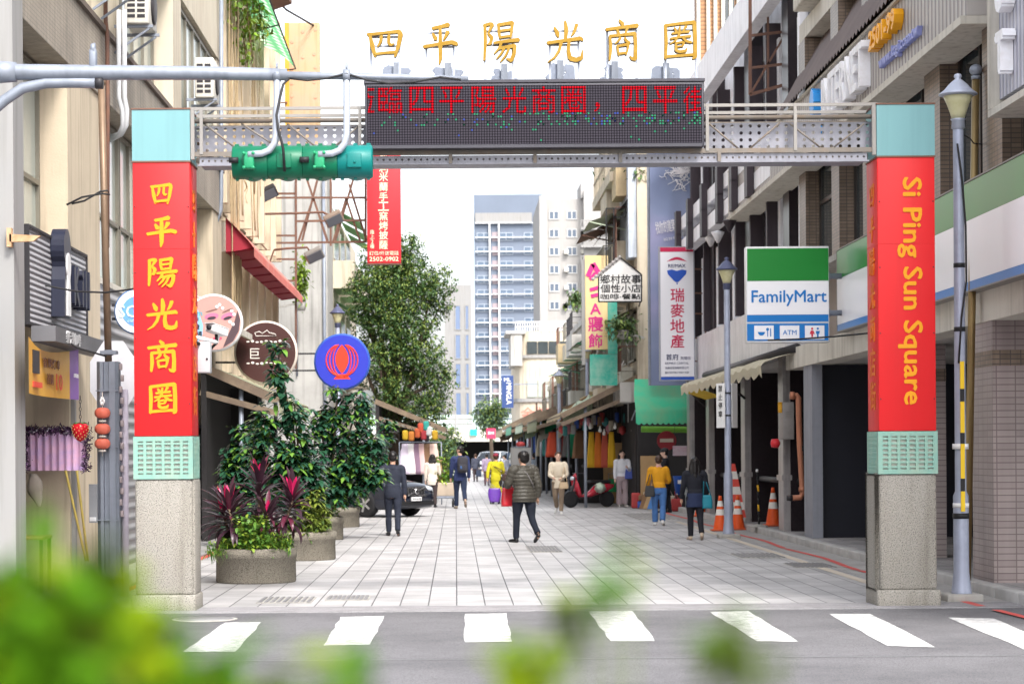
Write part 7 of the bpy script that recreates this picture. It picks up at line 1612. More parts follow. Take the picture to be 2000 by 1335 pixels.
# ================================================================ cars
def car(label,loc,rz,mbody,plate='',L=4.6,W=1.84,H=1.5,bonnet=.98,emblem=False,roof_back=.35):
    s=thing('parked_car',label,'car',loc,rz);h=W/2
    secs=[]
    for y,hw,z0,z1 in ((-.10,.70,.30,.62),(-.02,.86,.24,.74),(.18,.94,.20,.84),(.55,.985,.20,.90),(1.25,1,.20,bonnet),(2.2,1,.20,bonnet+.03),(3.4,1,.20,bonnet+.05),(4.1,.97,.22,bonnet+.04),(L-.12,.9,.28,bonnet-.02),(L,.80,.36,bonnet-.12)):
        hw *= h;rr_=[]
        for (u,v) in ((-.9,0),(-1,.12),(-1.0,.45),(-.985,.8),(-.93,.94),(-.72,1.0),(-.3,1.03),(.3,1.03),(.72,1),(.93,.94),(.985,.8),(1,.45),(1,.12),(.9,0)): rr_.append((u*hw,y,z0+(z1-z0)*v))
        secs.append(rr_)
    b=MB();b.loft(secs);bo=b.build('body',mbody,s,False)
    hw=h*.90;gl=[]
    for y,w_,z1 in ((1.02,.93,bonnet-.02),(1.75,.80,H-.06),(2.2,.78,H),(3.3,.77,H),(L-roof_back-.3,.76,H-.06),(L-roof_back+.1,.86,bonnet+.05)):
        z0=bonnet-.06;ww=h*w_;gl.append([(-h*.93,y,z0),(-(ww+.03),y,z0+(z1-z0)*.75),(-ww,y,z1-.01),(-ww*.6,y,z1+.015),(ww*.6,y,z1+.015),(ww,y,z1-.01),(ww+.03,y,z0+(z1-z0)*.75),(h*.93,y,z0)])
    b=MB();b.loft(gl);b.build('glasshouse',mat('car_glass',(.03,.04,.055),.05,spec=.8),s,False)
    b=MB();rf=[[(x*1.01,y,z+.008) for x,y,z in r_[2:6]] for r_ in gl[1:5]];b.loft(rf,0,True,False,False);b.build('roof',mbody,s,False)
    for sx in (-1,1):
        b=MB()
        for i in (1,3,4): p,q_=Vector(gl[i][2 if sx<0 else 5]),Vector((sx*h*.945,gl[i][0][1]+(-.6 if i==1 else .0 if i==3 else .35),bonnet-.03));b.bar(p,q_,.07)
        b.build('pillar',mbody,s,False)
        b=MB();b.ell((sx*(h+.09),1.35,bonnet+.07),.10,.06,.07);b.build('mirror',mbody,s,False)
        b=MB();b.ell((sx*h*.70,.05,.70),.17,.12,.085,16,8);b.build('headlight',mat('headlight_glass',(.55,.60,.66),.08,.3),s,False)
        for y in (.82,L-.95):
            b=MB();b.lathe([(.24,-.10),(.33,-.11),(.345,-.07),(.345,.07),(.33,.11),(.24,.10)],(sx*(h-.10),y,.345),28,axis='x');wh=b.build('wheel',mat('tyre',(.018,.018,.02),.85),s,False)
            b=MB();xx=sx*(h-.005);b.lathe([(.235,-.005),(.235,.005)],(xx-sx*.02,y,.345),24,axis='x')
            for q_ in range(5): a=q_*2*math.pi/5;b.bar((xx,y,.345),(xx,y+.21*math.cos(a),.345+.21*math.sin(a)),.05)
            b.build('rim',mat('alloy',(.5,.5,.52),.3,.7),wh,False)
    b=MB();b.rbox(-h*.36,h*.36,-.135,-.06,.55,.76,.03);gr=b.build('grille',M_black,s,False)
    b=MB()
    for i in range(7): x=-h*.33+i*h*.11;b.box(x-.008,x+.008,-.142,-.136,.57,.745)
    for z in (.553,.753): b.box(-h*.36,h*.36,-.142,-.136,z-.012,z+.012)
    b.build('grille_bars',mat('chrome',(.7,.7,.72),.15,.9),gr,False)
    if emblem: b=MB();b.bar((-h*.34,-.15,.565),(h*.34,-.15,.745),.02,.03);b.lathe([(.075,-.012),(.075,0)],(0,-.15,.655),20,axis='y');b.lathe([(.055,-.016),(.055,-.0125)],(0,-.15,.655),20,axis='y',mi=1);b.build('emblem',[MATS['chrome'],M_dark],gr,False)
    b=MB();b.box(-h*.78,h*.78,-.115,-.02,.30,.40);b.build('lower_intake',M_black,s,False)
    b=MB();b.box(-.19,.19,-.15,-.12,.415,.515);pl=b.build('number_plate',M_white,s,False)
    if plate: b=MB();put(b,fit(text(plate,.09,.002,.004,'cm'),w=.32),0,-.153,.465);b.build('plate_number',M_dark,pl,False)
    return s
M_cnavy=mat('car_navy',(.012,.016,.03),.12,.2,var=.05,spec=.8)
D=55.3;car('dark navy car with a diagonal chrome emblem turning out behind the shrubs',(px(806,960,D).x,D-.35,0),R(50),M_cnavy,'AFH-6180',emblem=True)
D=93;car('blue grey car facing the camera under the far stalls',(px(1050,940,D).x,D,0),R(8),mat('car_bluegrey',(.10,.16,.28),.15,.3,spec=.8),'3628-QL',H=1.62)
D=150;car('small white car parked far down the street',(px(942,900,D).x,D,0),R(-20),mat('car_white',(.66,.68,.72),.2,spec=.8),H=1.6)
# ================================================================ scooter, carts, crates
D=63;p=px(1150,980,D)
s=thing('motor_scooter','red and black motor scooter parked before the hanging dresses','scooter',(p.x,D,0),R(28));M_scr=mat('scooter_red',(.42,.02,.04),.2,spec=.7)
for y in (-.62,.62):
    b=MB();b.lathe([(.15,-.05),(.23,-.055),(.24,0),(.23,.055),(.15,.05)],(0,0,0),24,axis='y');b.xf(Matrix.Translation((y,0,.24)));wh=b.build('wheel',mat('tyre',(.018,.018,.02),.85),s,False)
    b=MB();b.lathe([(.15,-.03),(.15,.03)],(y,0,.24),16,axis='y');b.build('rim',M_alu,wh,False)
b=MB();b.loft([[(x,w_*c_,z+hgt*s_) for c_,s_ in [(math.cos(a),math.sin(a)) for a in [i*math.pi/6 for i in range(12)]]] for x,w_,z,hgt in ((.85,.04,.62,.05),(.6,.13,.58,.14),(.25,.16,.52,.17),(.02,.14,.38,.10),(-.25,.13,.30,.05))]);b.build('rear_body',M_scr,s,False)
b=MB();b.loft([[(x,w_*math.cos(a),z+hgt*math.sin(a)) for a in [i*math.pi/6 for i in range(12)]] for x,w_,z,hgt in ((-.30,.15,.30,.05),(-.42,.19,.55,.22),(-.50,.17,.78,.16),(-.46,.08,.95,.06))]);b.build('front_shield',M_scr,s,False)
b=MB();b.rbox(.0,.72,-.14,.14,.70,.80,.05);b.build('seat',M_black,s,False);b=MB();b.rbox(-.36,.02,-.16,.16,.26,.31,.02);b.build('footboard',M_black,s,False)
b=MB();b.tube([(-.62,0,.26),(-.50,0,.7),(-.43,0,.98)],.03,8);b.tube([(-.36,-.32,1.0),(-.42,-.12,1.0),(-.42,.12,1.0),(-.36,.32,1.0)],.016,8);b.build('handlebar',M_dark,s,False)
for yy in (-.3,.3): b=MB();b.tube([(-.40,yy*.8,1.0),(-.40,yy*1.05,1.2)],.008,5);b.ell((-.40,yy*1.1,1.22),.02,.06,.045);b.build('mirror',M_black,s,False)
b=MB();b.ell((-.56,0,.86),.05,.09,.06);b.build('headlight',mat('headlight_glass',(.55,.60,.66),.08,.3),s,False)
b=MB();b.loft([[(-.62+.25*math.cos(a)*1.05,w_,.24+.26*math.sin(a)) for w_ in (-.07,0,.07)] for a in [R(20)+R(140)*i/8 for i in range(9)]],0,True,False,False);b.build('front_fender',M_black,s,False)
s=thing('plastic_bag','white and green plastic shopping bag on the scooter seat','bag',(p.x+.4,D-.1,.8));c_=px(1172,952,D-.3);b=MB();rr=random.Random(8)
b.ell(c_,.15,.13,.13,18,12);b.v=[tuple(Vector(v)+Vector((rr.gauss(0,.022),rr.gauss(0,.02),rr.gauss(0,.022)))) for v in b.v];b.build('bag',mat('bag_pale',(.55,.60,.52),.4,var=.6,vscale=9,dirt=(.15,.4,.2)),s)
crate('orange red plastic crate on the ground left of the scooter',1111,978,69,.24,.24,mat('crate_red',(.55,.08,.03),.5))
crate('brown cardboard box on the ground behind the scooter',1196,975,69.5,.2,.3,M_card,'cardboard_box','box')
D=66.4;p=px(1199,985,D);s=thing('shopping_trolley','small folding shopping trolley with a green bag beside the woman in white','shopping trolley',(p.x,D,0))
b=MB();b.rbox(-.16,.16,-.12,.12,.38,.78,.03);b.build('bag',mat('trolley_green',(.02,.28,.10),.6,var=.3),s,False)
b=MB();
for x in (-.15,.15): b.tube([(x,.13,.06),(x,.13,.95)],.012,6);b.tube([(x,-.1,.1),(x,-.1,.38)],.012,6);b.lathe([(.06,-.015),(.06,.015)],(x,.1,.06),14,axis='x')
b.tube([(-.15,.13,.95),(.15,.13,.95)],.012,6);b.build('frame',M_alu,s,False)
for i,(x,tw) in enumerate(((1252,.3),(1260,.5),(1268,.2))): p,q_=px(x,990,60.4-i*.1),px(x+20,935,60.9);s=thing('leaning_board','flat wooden board leaning in the shop front, %s of three' % ('leftmost','middle','rightmost')[i],'board',(p.x,60.4,0),group='boards leaning in the shop front');b=MB();b.add([(p.x-.06,p.y,.02),(p.x+.12,p.y,.02),(q_.x+.12,q_.y,q_.z),(q_.x-.06,q_.y,q_.z),(p.x-.06,p.y+.03,.02),(p.x+.12,p.y+.03,.02),(q_.x+.12,q_.y+.03,q_.z),(q_.x-.06,q_.y+.03,q_.z)],[(0,1,2,3),(7,6,5,4),(0,4,5,1),(1,5,6,2),(2,6,7,3),(3,7,4,0)]);b.build('board',(M_wood,M_card,mat('blue_sheet',(.05,.16,.4),.6))[i],s)
for i,(x,h_,m_,lb) in enumerate(((1310,.42,mats_g[2],'pale shopping bag on the ground behind the woman in mustard'),(1329,.62,mat('pale_sack',(.45,.48,.46),.7,var=.4),'tall pale sack between the two women on the right'),(1318,.35,mats_g[0],'red bag on the ground between the two women'))):
    p=px(x,985,58.6);s=thing('sack',lb,'bag',(p.x,58.6-.2*i,0),group='bags standing before the dark shop');b=MB();b.rbox(-.14,.14,-.1,.1,.003,h_,.05);b.tube([(-.06,0,h_-.02),(0,0,h_+.12),(.06,0,h_-.02)],.012,6);b.build('bag',m_,s,False)
p=px(1328,938,58.4);s=thing('blue_basket','bright blue plastic basket on a stand between the two women on the right','basket',(p.x,58.4,0));b=MB();b.lathe([(.12,.45),(.19,.95),(.2,.96)],n=18);b.build('basket',mat('basket_blue',(.02,.09,.42),.4),s,False);b=MB();b.box(-.13,.13,-.13,.13,.0,.449);b.build('stand',M_dark,s,False);b=MB();b.box(-.08,.08,-.205,-.19,.75,.85);b.build('label_plate',M_white,s,False)
D=73;p=px(1018,985,D);s=thing('white_panel_cart','tall white panelled cart behind the person in the quilted jacket','cart',(p.x,D,0))
b=MB();b.rbox(-.34,.36,0,.5,.45,1.78,.02);b.build('panel',M_whitewall,s,False);b=MB()
for x in (-.28,.3):
    for y in (.06,.44): b.lathe([(.1,-.03),(.1,.03)],(x,y,.1),16,axis='x');b.bar((x,y,.1),(x,y,.46),.04)
b.build('wheels',M_black,s,False);b=MB();b.tube([(-.3,-.01,1.8),(.3,-.01,1.8)],.015,6);b.build('rail',M_steel,s,False)
b=MB();p2=px(1015,869,D-.2);s=thing('red_cap_bundle','small red bundle on top of the white panelled cart','bundle',(p.x,D+.2,1.785));b.ell((0,0,.1),.16,.12,.1);b.build('bundle',mats_g[0],s,False)
D=64.5;p=px(868,985,D);s=thing('flatbed_trolley','black wheeled flat trolley carrying a ribbed plant box','trolley',(p.x,D,0));b=MB();b.rbox(-.36,.34,-.25,.25,.26,.33,.02);b.build('deck',M_steel,s,False)
for x in (-.28,.26):
    for y in (-.18,.18): b=MB();b.lathe([(.09,-.035),(.10,0),(.09,.035)],(x,y,.10),16,axis='x');b.bar((x,y,.1),(x,y,.26),.05);b.build('wheel',M_black,s,False)
s=thing('plant_box','beige ribbed plant box with yellow green plants on the flat trolley','planter',(p.x,D,.333));b=MB();b.rbox(-.32,.30,-.22,.22,0,.40,.02)
for i in range(9): x=-.28+i*.07;b.box(x-.015,x+.015,-.232,-.221,.02,.38)
b.build('box',mat('plant_box_beige',(.46,.38,.30),.7,var=.3),s,False);b=MB();rr=random.Random(4)
for i in range(700): leaf(b,Vector((rr.uniform(-.28,.28),rr.uniform(-.18,.18),.40+rr.random() ** 1.4*.75)),rdir(rr,.4),Vector((0,0,1)),.15,.05,1 if rr.random()<.4 else 0,.3,2)
b.build('leaves',M_gc,s,False)
s=thing('cardboard_sign','stack of tan cardboard standing in the plant box','cardboard',(p.x-.16,D-.1,.7));b=MB()
for i in range(3): b.box(p.x-.26+i*.01,p.x-.06,D-.1+i*.04,D-.08+i*.04,.72,1.42-i*.06)
b.build('sheets',M_card,s)
# ================================================================ people
def skinmat(n_,c_): return mat(n_,c_,.5,var=.15,vscale=20)
M_skin=skinmat('skin',(.52,.31,.22));M_skin2=skinmat('skin_fair',(.62,.40,.31))
M_hair=mat('hair_black',(.012,.010,.010),.4,var=.3,vscale=40);M_hairb=mat('hair_brown',(.05,.026,.016),.45,var=.4,vscale=40)
M_eye=mat('eye_dark_person',(.01,.008,.008),.2);M_lip=mat('lips',(.42,.12,.11),.5)
def vmesh(mb,name,m,parent,vox,smooth=3,fold=0.0,fscale=.12):
    """fuse the overlapping tubes into one continuous skin"""
    o=mb.build(name,m,parent,False)
    r=o.modifiers.new('fuse','REMESH');r.mode='VOXEL';r.voxel_size=vox;r.use_smooth_shade=True
    s=o.modifiers.new('soften','SMOOTH');s.iterations=smooth;s.factor=.5
    if fold:
        tx=bpy.data.textures.get('folds_%g' % fscale) or bpy.data.textures.new('folds_%g' % fscale,'CLOUDS');tx.noise_scale=fscale
        d=o.modifiers.new('folds','DISPLACE');d.texture=tx;d.strength=fold;d.mid_level=.5
    return o
def smoothpts(pts,rs,k=4):
    P,Q=[],[]
    for i in range(len(pts)-1):
        p0=pts[max(i-1,0)];p1,p2=pts[i],pts[i+1];p3=pts[min(i+2,len(pts)-1)]
        for j in range(k):
            t=j/k;P.append((2*p1+(p2-p0)*t+(2*p0-5*p1+4*p2-p3)*t*t+(3*p1-p0-3*p2+p3)*t ** 3)/2);Q.append(rs[i]*(1-t)+rs[i+1]*t)
    return P+[pts[-1]],Q+[rs[-1]]
def person(label,loc,H,rz,top,bottom,shoes,hair,legs=((12,6),(-14,22)),arms=((-8,8,15),(10,8,20)),lean=3,top_len=.47,skin=None,hairstyle='short',puffy=False,build=1.0,coat=False,wide=1.0,skirt=None,head_turn=0,sleeve=1.0,collar=None,hat=None,shoe_h=0,face=True,twist=0):
    """standing or walking figure facing +y before rz; legs: (thigh forward, knee bend), arms: (swing forward, out, elbow bend) for left (-x) and right (+x)"""
    skin=skin or M_skin
    s=thing('person',label,'person',loc,rz)
    J={};sn,cs=lambda d: math.sin(R(d)),lambda d: math.cos(R(d));th,sh=.235*H,.235*H
    low=0;LG=[]
    for i,sx in enumerate((-1,1)):
        a,k=legs[i];hip=Vector((sx*.052*H*build,0,0));knee=hip+Vector((sx*.004,sn(a),-cs(a)))*th;ank=knee+Vector((-sx*.012,sn(a-k),-cs(a-k)))*sh
        fp=max(0,(k-a)-8)*.75;fd=Vector((sx*.12,cs(fp),-sn(fp))).normalized();heel=ank+Vector((0,-.035*H*cs(fp)*.7,-.030*H))+Vector((0,0,sn(fp)*.02));toe=heel+fd*.15*H
        LG.append((hip,knee,ank,heel,toe,fp));low=min(low,heel.z-.012*H,toe.z-.010*H)
    pel=Vector((0,0,-low));pz=pel.z
    LG=[tuple(v+pel if isinstance(v,Vector) else v for v in g_) for g_ in LG]
    T=lambda u,x=0.0,y=0.0: pel+Vector((x,y+math.tan(R(lean))*u*H,u*H))
    shz=.292;shw=.108*H*(build ** .4)
    AR=[]
    for i,sx in enumerate((-1,1)):
        sw,out,eb=arms[i];S=T(shz,sx*shw);d1=Vector((sx*sn(out),sn(sw)*cs(out),-cs(sw)*cs(out))).normalized();E=S+d1*.172*H
        f=sw+eb;inn=out*.25 if eb<50 else-28;d2=Vector((sx*sn(inn),sn(f)*cs(inn),-cs(f)*cs(inn))).normalized();Wd=E+d2*.145*H;AR.append((S,E,Wd,d2))
    hd=T(.425);nk=T(.335)
    Mh=Matrix.Rotation(R(head_turn),4,'Z');hc=hd+Vector((0,.012*H,.0))
    HP=lambda x,y,z: hc+Mh @ (Vector((x,y,z))*H)
    b=MB();q=.0
    b.ell(hc+Vector((0,-.004*H,.012*H)),.047*H,.057*H,.054*H,18,12);b.ell(HP(0,.012,-.028),.036*H,.040*H,.040*H,14,10)
    b.ell(HP(0,.030,-.052),.020*H,.018*H,.014*H,10,8)
    b.tube([HP(0,.050,.012),HP(0,.064,-.012),HP(0,.056,-.018)],[.006*H,.0105*H,.008*H],8)
    for sx in (-1,1): b.ell(HP(sx*.048,-.004,-.004),.007*H,.014*H,.019*H,8,8)
    b.tube([T(.27),nk,hc-Vector((0,0,.03*H))],[.040*H,.033*H,.034*H],12)
    def torso(mb,k,z0,z1,ks=1.0,ring=0.0):
        prof=[(-.06,.090,.062),(-.02,.096,.068),(.03,.092,.064),(.09,.080,.056),(.15,.084,.060),(.21,.094,.064),(.26,.098,.060),(.30,.085,.050),(.325,.045,.038)]
        us=[z0+(z1-z0)*i/60 for i in range(61)];rings=[]
        for u in us:
            for i in range(len(prof)-1):
                if prof[i][0]<=u<=prof[i+1][0]: break
            else: i=0 if u<prof[0][0] else len(prof)-2
            t=max(-3.5,min(1,(u-prof[i][0])/(prof[i+1][0]-prof[i][0])));t=max(t,0) if u<prof[0][0] else t
            rx=(prof[i][1]*(1-t)+prof[i+1][1]*t)*build ** .8;ry=(prof[i][2]*(1-t)+prof[i+1][2]*t)*build
            e_=1+ring*(abs(math.sin(u*math.pi/.040)) ** .6-.4);c_=T(u,0,(.006 if u>.1 else-.008)*H)
            rings.append([c_+Vector(((rx*k*e_+.0)*H*math.cos(a),ry*k*e_*H*math.sin(a),0)) for a in [j*2*math.pi/20 for j in range(20)]])
        mb.loft(rings)
    torso(b,.92,-.06,.325)
    for i,(hip,knee,ank,heel,toe,fp) in enumerate(LG):
        P_,Q_=smoothpts([hip+Vector((0,0,.02)),hip.lerp(knee,.5),knee,knee.lerp(ank,.35),ank,ank+Vector((0,0,-.012))],[x*H for x in (.052,.046,.032,.032,.021,.02)]);b.tube(P_,Q_,12);b.tube([heel,heel.lerp(toe,.5)+Vector((0,0,.01)),toe],[.018*H,.02*H,.013*H],10);b.tube([ank,heel+Vector((0,0,.01))],[.02*H,.018*H],10)
    for i,(S,E,Wd,d2) in enumerate(AR):
        sx=(-1,1)[i];P_,Q_=smoothpts([T(shz-.01,sx*shw*.6),S,S.lerp(E,.5),E,E.lerp(Wd,.4),Wd],[x*H for x in (.036,.033,.029,.022,.022,.014)]);b.tube(P_,Q_,12)
        side=d2.cross(Vector((sx,0,0)));side=side.normalized() if side.length>.1 else Vector((0,1,0));nrm=d2.cross(side).normalized()
        pc=Wd+d2*.026*H;b.tube([Wd,pc,Wd+d2*.05*H],[.014*H,.019*H,.017*H],10)
        for j in range(4):
            o_=side*(.0155-.0105*j)*H;L=(.040,.045,.042,.033)[j]*H;p0=Wd+d2*.046*H+o_;cl=-nrm*sx*.4;p1=p0+(d2+cl*.3).normalized()*L*.5;p2=p1+(d2+cl*1.6).normalized()*L*.45;b.tube([p0,p1,p2],[.0056*H,.0052*H,.0042*H],6)
        p0=Wd+d2*.015*H+side*.014*H;b.tube([p0,p0+(side+d2*.8).normalized()*.024*H,p0+(side*.6+d2*1.2).normalized()*.042*H],[.0075*H,.0062*H,.005*H],6)
    vmesh(b,'body',skin,s,.0085,2)
    if face:
        for sx in (-1,1):
            e_=MB();e_.ell(HP(sx*.0185,.0475,.008),.0065*H,.004*H,.0034*H,8,6);e_.build('eye',M_eye,s,False)
            e_=MB();e_.tube([HP(sx*.009,.053,.020),HP(sx*.019,.051,.023),HP(sx*.029,.045,.020)],.0018*H,5);e_.build('eyebrow',hair,s,False)
        e_=MB();e_.tube([HP(-.013,.0455,-.032),HP(0,.0525,-.031),HP(.013,.0455,-.032)],[.0016*H,.0034*H,.0016*H],6);e_.build('lips',M_lip,s,False)
    b=MB()
    b.ell(HP(0,-.010,.022),.0535*H,.058*H,.053*H,18,12);b.ell(HP(0,-.030,-.004),.050*H,.038*H,.045*H,14,10)
    if hairstyle=='full': b.ell(HP(0,-.014,.022),.065*H,.064*H,.060*H,18,12);b.ell(HP(0,-.032,-.01),.056*H,.040*H,.054*H,14,10)
    if hairstyle in ('bob','long'):
        Lh=.085 if hairstyle=='bob' else .24
        for sx in (-1,0,1): P_=[HP(sx*.032,-.022-.012*(sx==0),.02),HP(sx*.046,-.026-.018*(sx==0),-.04),HP(sx*.046,-.036-.016*(sx==0),-.04-Lh*.5),HP(sx*.036,-.034-.012*(sx==0),-.04-Lh)];b.tube(P_,[.026*H,.030*H,.032*H,.016*H],10)
    if hairstyle=='bun': b.ell(HP(0,-.075,-.005),.02*H,.02*H,.02*H,10,8)
    vmesh(b,'hair',hair,s,.010,1,.016,.03)
    if hat:
        b=MB();b.ell(HP(0,-.006,.034),.060*H,.066*H,.046*H,18,10);b.tube([HP(-.05,.0,.02),HP(-.036,.05,.018),HP(0,.07,.016),HP(.036,.05,.018),HP(.05,0,.02)],.010*H,8);vmesh(b,'hat',hat,s,.011,2)
    b=MB()
    hem=.0 if skirt is None else .0
    for i,(hip,knee,ank,heel,toe,fp) in enumerate(LG):
        lo_=ank+Vector((0,0,.004*H));P_,Q_=smoothpts([hip+Vector((0,0,.03)),hip.lerp(knee,.45),knee,knee.lerp(ank,.5),lo_],[x*H for x in (.060*build ** .6,.055*build ** .5,.040+.012*(wide-1),.037*wide,.034*wide)]);b.tube(P_,Q_,14)
    torso(b,1.03,-.06,.09)
    vmesh(b,'trousers',bottom,s,.012,3,.014)
    for i,(hip,knee,ank,heel,toe,fp) in enumerate(LG):
        b=MB();f_=(toe-heel).normalized();u_=Vector((0,0,1))-f_*f_.z;u_=u_.normalized()*.006*H
        b.tube([heel-f_*.012*H+u_,heel+u_*1.4,heel.lerp(toe,.45)+u_*1.2,heel.lerp(toe,.85)+u_*.4,toe+f_*.012*H],[.016*H,.024*H,.0235*H,.022*H,.012*H],12);b.tube([ank+Vector((0,0,.012*H+shoe_h*H)),ank,heel+u_*2],[.025*H,.024*H,.022*H],12)
        vmesh(b,'shoe',shoes,s,.010,2)
    b=MB();kz={True: 1.16,False: 1.10}[puffy]
    torso(b,kz,.03-(top_len-.38),.318,1,.11 if puffy else 0)
    if coat:
        c0=T(-.03);rings=[]
        for u in [i/12 for i in range(13)]:
            z=-.04-.25*u;c_=pel+Vector((0,.0,z*H));rings.append([c_+Vector((H*(.106+.022*u)*math.cos(a)*(1+.05*math.sin(5*a)*u),H*(.078+.022*u)*math.sin(a)*(1+.05*math.sin(4*a+1)*u),0)) for a in [j*2*math.pi/24 for j in range(24)]])
        b.loft(rings)
    for i,(S,E,Wd,d2) in enumerate(AR):
        sx=(-1,1)[i];k=(1.28 if puffy else 1.12)*build ** .4;en=E.lerp(Wd,sleeve*.97)
        P_,Q_=smoothpts([T(shz-.012,sx*shw*.55),S,S.lerp(E,.5),E,E.lerp(en,.5),en],[x*H*k for x in (.042,.040,.036,.030,.028,.0235)],6)
        if puffy: Q_=[r_*(1+.09*abs(math.sin(j*1.05))) for j,r_ in enumerate(Q_)]
        b.tube(P_,Q_,14)
    b.tube([T(.285),T(.32),T(.343)],[.062*H,.050*H,.040*H*(1.12 if collar else 1)],14)
    vmesh(b,'jacket' if (puffy or coat or top_len>.42) else 'sweater',top,s,.009 if puffy else .012,1 if puffy else 3,.010 if puffy else .016,.05 if puffy else .12)
    if collar: b=MB();b.tube([T(.312),T(.335),T(.352)],[.050*H,.048*H,.042*H],14);vmesh(b,'scarf',collar,s,.011,2,.01,.04)
    if skirt: b=MB();rings=[[pel+Vector((H*(.100+.014*u)*math.cos(a),H*(.078+.018*u)*math.sin(a),H*(.06-.17*u))) for a in [j*2*math.pi/24 for j in range(24)]] for u in [i/8 for i in range(9)]];b.loft(rings);vmesh(b,'skirt',skirt,s,.012,2,.008)
    M=ROOTM[s.name]
    return s,{'hands': [M @ (a[2]+a[3]*.055*H) for a in AR],'shoulders': [M @ a[0] for a in AR],'T': lambda u,x=0,y=0: M @ T(u,x*H,y*H),'M': M}
def cloth(n_,c_,var=.35,rough=.85,vs=9): return mat('cloth_'+n_,c_,rough,var=var,vscale=vs,spec=.3)
def handbag(label,p,w_,h_,dp,m,strap_to=None,rz=0,name='handbag',slack=.0,top=0):
    s=thing(name,label,'bag',(p.x,p.y,p.z-h_),rz);b=MB()
    rings=[]
    for i in range(8):
        u=i/7;e_=1-.22*u+.10*math.sin(u*3);rings.append([Vector((w_/2*e_*(abs(math.cos(a)) ** .6)*(1 if math.cos(a)>0 else-1),dp/2*(1.1-.6*u)*(abs(math.sin(a)) ** .6)*(1 if math.sin(a)>0 else-1),u*h_)) for a in [j*2*math.pi/24 for j in range(24)]])
    b.loft(rings);b.build('bag',m,s,False)
    b=MB();inv=ROOTM[s.name].inverted()
    if strap_to is not None:
        q=inv @ strap_to
        for sx in (-1,1): b.tube([Vector((sx*w_*.36,0,h_*.95)),Vector((sx*w_*.3,0,h_)).lerp(q,.5)+Vector((0,-slack,0)),q],.009,6)
    else:
        for sy in (-1,1): b.tube([Vector((-w_*.25,sy*dp*.2,h_*.95)),Vector((-w_*.16,sy*dp*.15,h_+.12)),Vector((w_*.16,sy*dp*.15,h_+.12)),Vector((w_*.25,sy*dp*.2,h_*.95))],.010,6)
    b.build('strap',m,s,False);return s
G=lambda x,y: gp(x,y)
s,k=person('man in a dark navy suit walking away beside the planters, left arm raised',G(768,1046),1.66,R(4),cloth('suit',(.022,.026,.042),.2),cloth('suit_trousers',(.020,.024,.040),.2),mat('shoe_black',(.012,.012,.014),.35),M_hair,((9,4),(-10,12)),((12,34,74),(-6,9,10)),2,.47)
s,k=person('person in a dark olive quilted jacket walking away with a red shopping bag',G(1024,1059),1.66,R(24),cloth('quilt',(.060,.055,.045),.3,.45),cloth('dark_trousers',(.012,.015,.026),.2),mat('shoe_black',(.012,.012,.014),.35),M_hair,((12,6),(-12,30)),((14,18,74),(-16,12,28)),2,.47,None,'full',True,1.28,head_turn=18)
p=k['hands'][0];handbag('bright red shopping bag held by the person in the quilted jacket',px(993,952,p.y),.27,.34,.14,mat('bag_red',(.62,.02,.035),.35,var=.25,vscale=4,spec=.6),None,R(20))
b=MB();b.tube([k['T'](.315,-.05,-.04),k['T'](.25,.0,-.092),k['T'](.15,.06,-.088),k['T'](.08,.10,-.05)],.012,6);o=b.build('shoulder_strap',cloth('strap_grey',(.16,.15,.15)),s)
s,k=person('woman in a cream blazer and khaki trousers walking towards the camera',G(1091,1003),1.64,R(172),cloth('cream',(.60,.53,.42),.2),cloth('khaki',(.24,.18,.13),.2),mat('shoe_white',(.66,.65,.64),.5),M_hairb,((14,5),(-12,34)),((14,10,52),(12,8,58)),2,.50,M_skin2,'bun',head_turn=14)
handbag('small beige handbag held in front by the woman in the cream blazer',px(1101,941,k['hands'][0].y-.1),.25,.17,.12,cloth('bag_beige',(.45,.34,.22)),k['shoulders'][0],R(-10),slack=.02)
s,k=person('person in a long yellow green coat and dark red hat pulling a purple trolley bag',G(969,983),1.57,R(-2),cloth('chartreuse',(.52,.46,.02),.25),cloth('black_trousers',(.02,.018,.022)),mat('shoe_black',(.012,.012,.014),.35),M_hairb,((6,4),(-8,12)),((-22,16,12),(12,14,58)),2,.47,None,'short',False,1.12,True,hat=cloth('hat_red',(.26,.03,.05)))
hl=k['hands'][0]
t=thing('trolley_bag','purple wheeled trolley bag trailing behind the yellow coat','trolley bag',(px(966,980,hl.y-.35).x,hl.y-.35,0));b=MB();L=t.location
rings=[]
for i in range(9): u=i/8;w_=.13+.05*math.sin(u*2.6);rings.append([Vector((w_*1.15*(abs(math.cos(a)) ** .6)*(1 if math.cos(a)>0 else-1),.11*(abs(math.sin(a)) ** .6)*(1 if math.sin(a)>0 else-1)*(1-.3*u),.06+.44*u)) for a in [j*2*math.pi/20 for j in range(20)]])
b.loft(rings);b.build('bag',mat('trolley_purple',(.13,.035,.36),.35,var=.5,vscale=12,spec=.6),t,False)
b=MB();inv=ROOTM[t.name].inverted();hp=inv @ hl
for sx in (-.05,.05): b.tube([Vector((sx,.1,.06)),Vector((sx,.12,.5)),hp+Vector((sx*.6,0,0))],.008,6)
b.tube([hp+Vector((-.05,0,0)),hp+Vector((.05,0,0))],.012,6);b.build('handle',M_steel,t,False)
for sx in (-.12,.12): b=MB();b.lathe([(.05,-.02),(.05,.02)],(sx,.08,.05),14,axis='x');b.build('wheel',M_black,t,False)
handbag('brown crossbody bag on the right hip of the yellow coat',px(988,925,k['T'](.1).y-.12),.24,.22,.10,cloth('bag_brown',(.06,.035,.03)),k['shoulders'][0],R(0),'crossbody_bag',.14)
